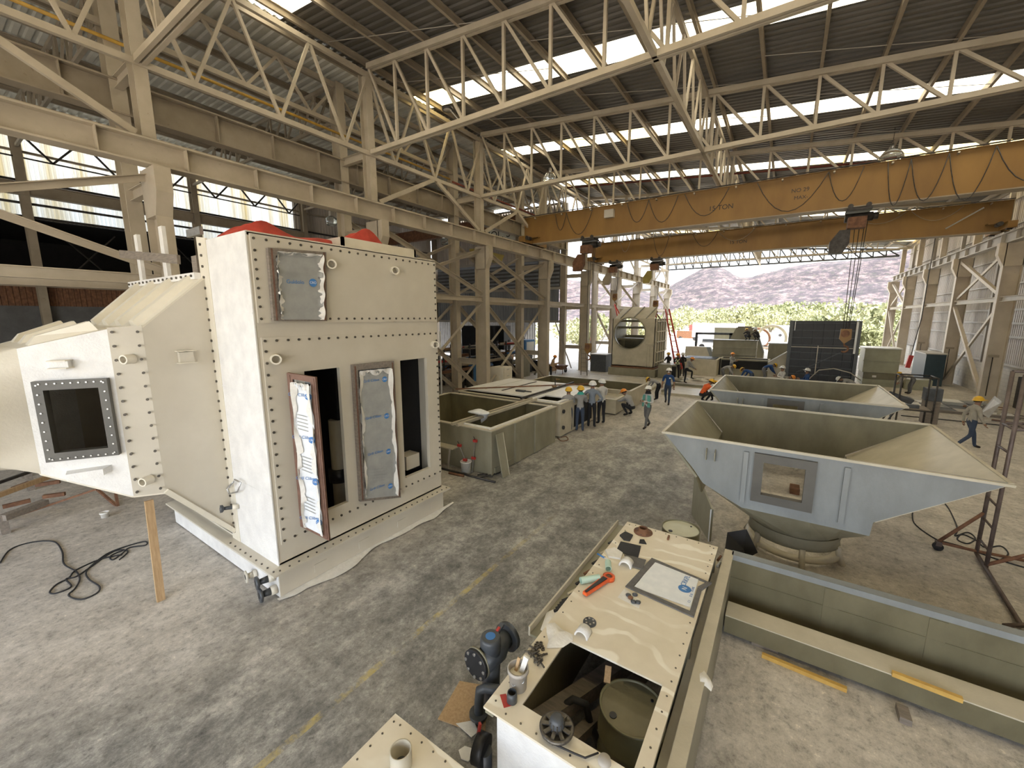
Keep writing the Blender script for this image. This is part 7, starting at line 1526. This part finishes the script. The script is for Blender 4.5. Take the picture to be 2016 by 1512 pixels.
boxthing('compressor', (5.0, 22.9, .95), (5.5, 23.4, 1.45), 'charcoal_pvc', 'grey toolbox at the back of the small rolling scaffold', 'toolbox'); MB().box((5.02, 22.92, 0), (5.48, 23.38, .94)).build('stand', 'grey_wood', bpy.data.objects['compressor'])
tag(MB().box((4.2, 21.6, .80), (4.6, 21.8, .93)).build('grinder', 'charcoal_pvc'), 'dark grinder lying on the small scaffold deck', 'tool')
# flooring sheets and scrap at the right
random.seed(3)
for i in range(16):
    x, y = 5.0 + (i % 4) * .95, 26.2 + (i // 4) * 1.0; m = ['frp_blue_grey', 'white_gelcoat', 'pale_grey_paint', 'charcoal_pvc'][(i * 7 + i // 4) % 4]
    tag(MB().box((x, y, .03), (x + .9, y + .95, .05 + .01 * (i % 3))).build('floor_sheet', m), '%s sheet in the patchwork laid on the floor at right' % cn.get(m, 'blue-grey' if m == 'frp_blue_grey' else 'white'), 'sheet', 'patchwork floor sheets')
tag(MB().box((4.95, 25.95, 0), (8.9, 26.15, .10)).build('timber_edge', 'grey_wood'), 'dark timber edge along the patchwork floor sheets', 'timber')
tag(MB().box((4.6, 24.1, 0), (8.9, 24.15, .04)).build('floor_strip', 'dark_steel'), 'thin dark strip on the floor before the patchwork sheets', 'strip')
p = PZ(1720, 765); tag(MB().prism([PZ(1745, 778, .25), PZ(1752, 772, .45), PZ(1800, 790, .35), PZ(1792, 797, .12)], (0, 0, .06)).build('grey_plank', 'charcoal_pvc'), 'dark grey plank tilted on the floor behind the small scaffold', 'plank')
t = thing('white_board', 'white board tilted against the block wall by the walking worker', 'board', (8.7, 30, 0)); MB().prism([PZ(1930, 812, .35), PZ(1958, 779, 1.2), PZ(1972, 790, 1.2), PZ(1945, 822, .2)], (.03, .02, -.03)).build('board', 'white_gelcoat', t); p = PZ(1945, 815); MB().box((p.x, p.y + .4, 0), (p.x + .3, p.y + .7, .3)).build('support', 'grey_wood', t)
for i in range(12):
    x, y = random.uniform(7.4, 9.2), random.uniform(24.8, 29); a_ = random.uniform(0, PI); d = Vector((math.cos(a_), math.sin(a_), 0)) * random.uniform(.2, .6)
    tag(MB().bar(Vector((x, y, .03 + .02 * (i % 3))) - d, Vector((x, y, .03 + .02 * (i % 3))) + d, random.uniform(.05, .25), .03).build('scrap_strip', random.choice(['grey_wood', 'frp_pale', 'dark_steel', 'rust'])), 'scrap strip on the floor along the block wall', 'scrap', 'scrap along the block wall')
for k in (3, 4, 5, 6):   # conduits and boxes on the right columns
    y = YK[k]; t = thing('switch_box', 'small switch box with conduit on the right wall column, %s from the camera' % ORD[k - 1], 'switch box', (XR - .2, y - .22, 1.0), 'switch boxes on the right columns'); MB().box((XR - .3, y - .26, 2.3), (XR + .1, y - .18, 2.42)).build('box', 'cream_paint_dirty', t); MB().tube([(XR - .1, y - .2, .3), (XR - .1, y - .2, 2.3)], .02, 6).build('conduit', 'dark_steel', t)
t = thing('pull_cord', 'dark red pendant control hanging by the right columns', 'control pendant', (7.9, 43, 1.6)); p = PY(1788, 711, 42.5); MB().bar(p - Vector((0, 0, .5)), p + Vector((.12, 0, .45)), .26).build('handset', 'red_paint', t); MB().tube([p + Vector((.1, 0, .4)), p + Vector((.35, 0, 3.2)), (p.x + .4, 42.5, 10.4)], .03, 6).build('cord', 'dark_steel', t)
tag(MB().box((9.57, 32.2, .1), (9.615, 33.3, 1.55)).build('paint_patch', 'frp_blue_grey'), 'grey sample sheet leaning on the block wall behind the cross brace', 'sheet'); tag(MB().box((9.5, 29.0, 0), (9.6, 29.5, 1.5)).build('dark_board', 'dark_steel'), 'narrow dark board standing at the block wall edge', 'board')
t = thing('wall_poster', 'white notice board with red extinguisher marks on the far right wall', 'notice board', (9.5, 47.5, 0)); MB().box((9.5, 46.3, .4), (9.56, 49.2, 2.4)).build('board', 'film_white', t); MB().box((9.48, 47.2, .6), (9.5, 48.0, 1.4)).build('print', 'film_blue_ink', t)
# ================================================================== THE YARD AND THE HILLS
from mathutils import noise
def ridge(px):
    """height of the skyline in the photo, by column"""
    P = [(900, 548), (1050, 545), (1200, 560), (1290, 580), (1325, 560), (1352, 545), (1378, 531), (1400, 525), (1420, 533), (1445, 548), (1470, 550), (1500, 540), (1540, 528), (1600, 518), (1680, 513), (1750, 500), (1800, 480), (1950, 455), (2200, 430), (2600, 470)]
    for (a, p), (b, q) in zip(P, P[1:]):
        if a <= px <= b: return p + (q - p) * (px - a) / (b - a)
    return 548
hl = struct('hills')
mb = MB(); NU, NV = 170, 34; DN, DF = 330.0, 760.0
for i in range(NU + 1):
    px = 700 + 1900 * i / NU; d = _ray(px, 625); az = Vector((d.x, d.y, 0)).normalized()
    top = PZ  # skyline height at the far edge
    dr = _ray(px, ridge(px)); slope = dr.z / math.hypot(dr.x, dr.y)
    for k in range(NV + 1):
        f = k / NV; R_ = DN + (DF - DN) * f; p = az * R_; s = f * f * (3 - 2 * f)
        z = -1 + (slope * DF + 5.3) * s * (1 if f < 1 else 1) + (noise.noise(Vector((p.x * .012, p.y * .012, 0))) * 14 + noise.noise(Vector((p.x * .04, p.y * .04, 3))) * 5) * s * (1 - .75 * s)
        mb.v.append((p.x, p.y, z))
for i in range(NU):
    for k in range(NV): a = i * (NV + 1) + k; mb.f.append((a, a + NV + 1, a + NV + 2, a + 1)); mb.sm.append(True)
mb.build('hillside', 'hill_scrub', hl)
# scrub trees in front of the hills
def bush(px, py, R_, w, h, m, label, seed, n=1100):
    rnd = random.Random(seed); d = _ray(px, 625); az = Vector((d.x, d.y, 0)).normalized() * R_; gz = -.3
    t = thing('scrub_tree', label, 'tree', (az.x, az.y, gz), 'scrub trees beyond the yard')
    for k in range(3): MB().tube([(az.x + rnd.uniform(-.2, .2), az.y, gz), (az.x + rnd.uniform(-w, w) * .25, az.y, gz + h * .55)], [w * .035, w * .015], 6).build('trunk', 'grey_wood', t)
    mb = MB()
    for k in range(n):
        while True:
            u = Vector((rnd.uniform(-1, 1), rnd.uniform(-1, 1), rnd.uniform(-1, 1)))
            if .3 < u.length < 1: break
        lob = 1 + .25 * math.sin(u.x * 5 + seed) * math.cos(u.y * 4)
        c = Vector((az.x + u.x * w / 2 * lob, az.y + u.y * w / 2, gz + h * .56 + u.z * h * .46 * lob)); s = w * rnd.uniform(.016, .04)
        e = Euler((rnd.uniform(0, 6), rnd.uniform(0, 6), rnd.uniform(0, 6))).to_matrix()
        mb.add([c + e @ Vector(v) * s for v in ((-1, -.6, 0), (1, -.6, .2), (.9, .7, 0), (-.8, .7, .3))], [(0, 1, 2, 3)])
    mb.build('foliage', m, t)
rnd = random.Random(11); NAMES = ['pale green', 'mid green', 'dusty green', 'yellow green', 'dark green']
k = 0
for px in range(1328, 1780, 16):
    big = px > 1640
    R_ = 150 + (k % 3) * 24 + rnd.uniform(-3, 3) if not big else 62 + (k % 3) * 11
    h = R_ * (.040 if not big else .068) * rnd.uniform(.6, 1.35); w = h * rnd.uniform(1.15, 1.6)
    m = rnd.choice(['leaf_green', 'leaf_pale', 'leaf_pale'])
    bush(px, 0, R_, w, h, m, '%s scrub tree beyond the yard, %s from the left' % (NAMES[k % 5], (ORD + ['thirteenth', 'fourteenth', 'fifteenth', 'sixteenth', 'seventeenth', 'eighteenth', 'nineteenth', 'twentieth'] + ['twenty-' + w_ for w_ in ORD[:9]] + ['thirtieth'] + ['thirty-' + w_ for w_ in ORD[:9]])[k]), k); k += 1
for i, px in enumerate((905, 990, 1040, 1130, 1152, 1180, 1235, 1268, 1290)):
    R_ = rnd.uniform(60, 90); h = R_ * .06; bush(px, 0, R_, h * 1.7, h, rnd.choice(['leaf_green', 'leaf_pale']), 'scrub tree seen between the left columns, %s from the left' % ORD[i], 60 + i, 900)
# yard: truck, blue machine, culvert rings, pale sheds
def at(px, R_, z=0): d = _ray(px, 625); v = Vector((d.x, d.y, 0)).normalized() * R_; return Vector((v.x, v.y, z))
t = thing('white_truck', 'white box truck parked in the bright yard', 'truck', at(1420, 78)); c = at(1420, 78)
MB().box((c.x - 4.4, c.y, .9), (c.x + 3.4, c.y + 2.4, 3.3)).build('cargo_box', 'white_gelcoat', t); MB().box((c.x + 3.5, c.y, .6), (c.x + 5.3, c.y + 2.3, 2.6)).build('cab', 'film_white', t); MB().box((c.x + 4.6, c.y - .02, 1.6), (c.x + 5.32, c.y + 2.2, 2.4)).build('windscreen', 'charcoal_pvc', t)
for x in (-3.2, -1.8, 4.3): MB().tube([(c.x + x, c.y - .1, .5), (c.x + x, c.y + .3, .5)], .5, 16).build('wheel', 'black_rubber', t)
for i, (px, R_, w, h, m, lb) in enumerate(((1402, 62, 3.2, 1.2, 'film_white', 'white van in the yard left of the blue machine'), (1436, 60, 1.8, 1.7, 'film_blue_ink', 'blue compressor standing in the yard'), (1462, 58, 1.6, 1.6, 'frp_blue_grey', 'grey-blue skid unit in the yard beside the blue one'), (1356, 85, 4, 1.4, 'rust', 'rusty scrap skip at the yard edge'), (1376, 120, 4.5, 2.0, 'red_paint', 'red and white trailer under the far trees'), (1560, 110, 6, 2.2, 'film_white', 'white shed among the far trees'), (1620, 90, 7, 1.6, 'paper_white', 'long white tank trailer at the right of the yard'))):
    c = at(px, R_); t = thing('yard_unit', lb, 'vehicle' if 'van' in lb or 'trailer' in lb else 'yard equipment', c); MB().box((c.x - w / 2, c.y, .35), (c.x + w / 2, c.y + 1.8, h + .35)).build('body', m, t)
    if 'van' in lb or 'blue' in lb: MB().box((c.x - w * .3, c.y - .03, .35 + h * .55), (c.x + w * .3, c.y, .35 + h * .85)).build('window', 'charcoal_pvc', t)
    for x in (-w * .32, w * .32): MB().tube([(c.x + x, c.y - .05, .35), (c.x + x, c.y + .2, .35)], .35, 14).build('wheel', 'black_rubber', t)
for i, (px, R_, r) in enumerate(((1496, 70, 1.6), (1522, 66, 1.9))):
    c = at(px, R_, .2); t = thing('culvert_ring', ['smaller dark', 'larger pale'][i] + ' open pipe ring lying in the yard', 'pipe ring', c); MB().lathe([(r, 0), (r * .82, 0), (r * .82, 2.5), (r, 2.5), (r, 0)], (c.x, c.y, r * .75), 32, 'y').build('ring', 'rust' if i == 0 else 'frp_grey', t); MB().box((c.x - r, c.y, 0), (c.x + r, c.y + 2.4, .25)).build('cradle', 'grey_wood', t)
for i, (px, R_, w, m) in enumerate(((1590, 62, 5, 'yellow_wood'), (1640, 75, 7, 'leaf_pale'), (1345, 70, 5, 'rust'))):
    c = at(px, R_); mb = MB(); mb.lathe([(w / 2, -.3), (w * .36, .5), (w * .18, .95), (.001, 1.1)], c, 18); tag(mb.build('soil_mound', ['yard_ground', 'yard_ground', 'yard_ground'][i]), ['sandy mound left of the black lattice tank', 'wide earth mound in the yard at right', 'low rubble mound at the left of the yard'][i], 'mound')
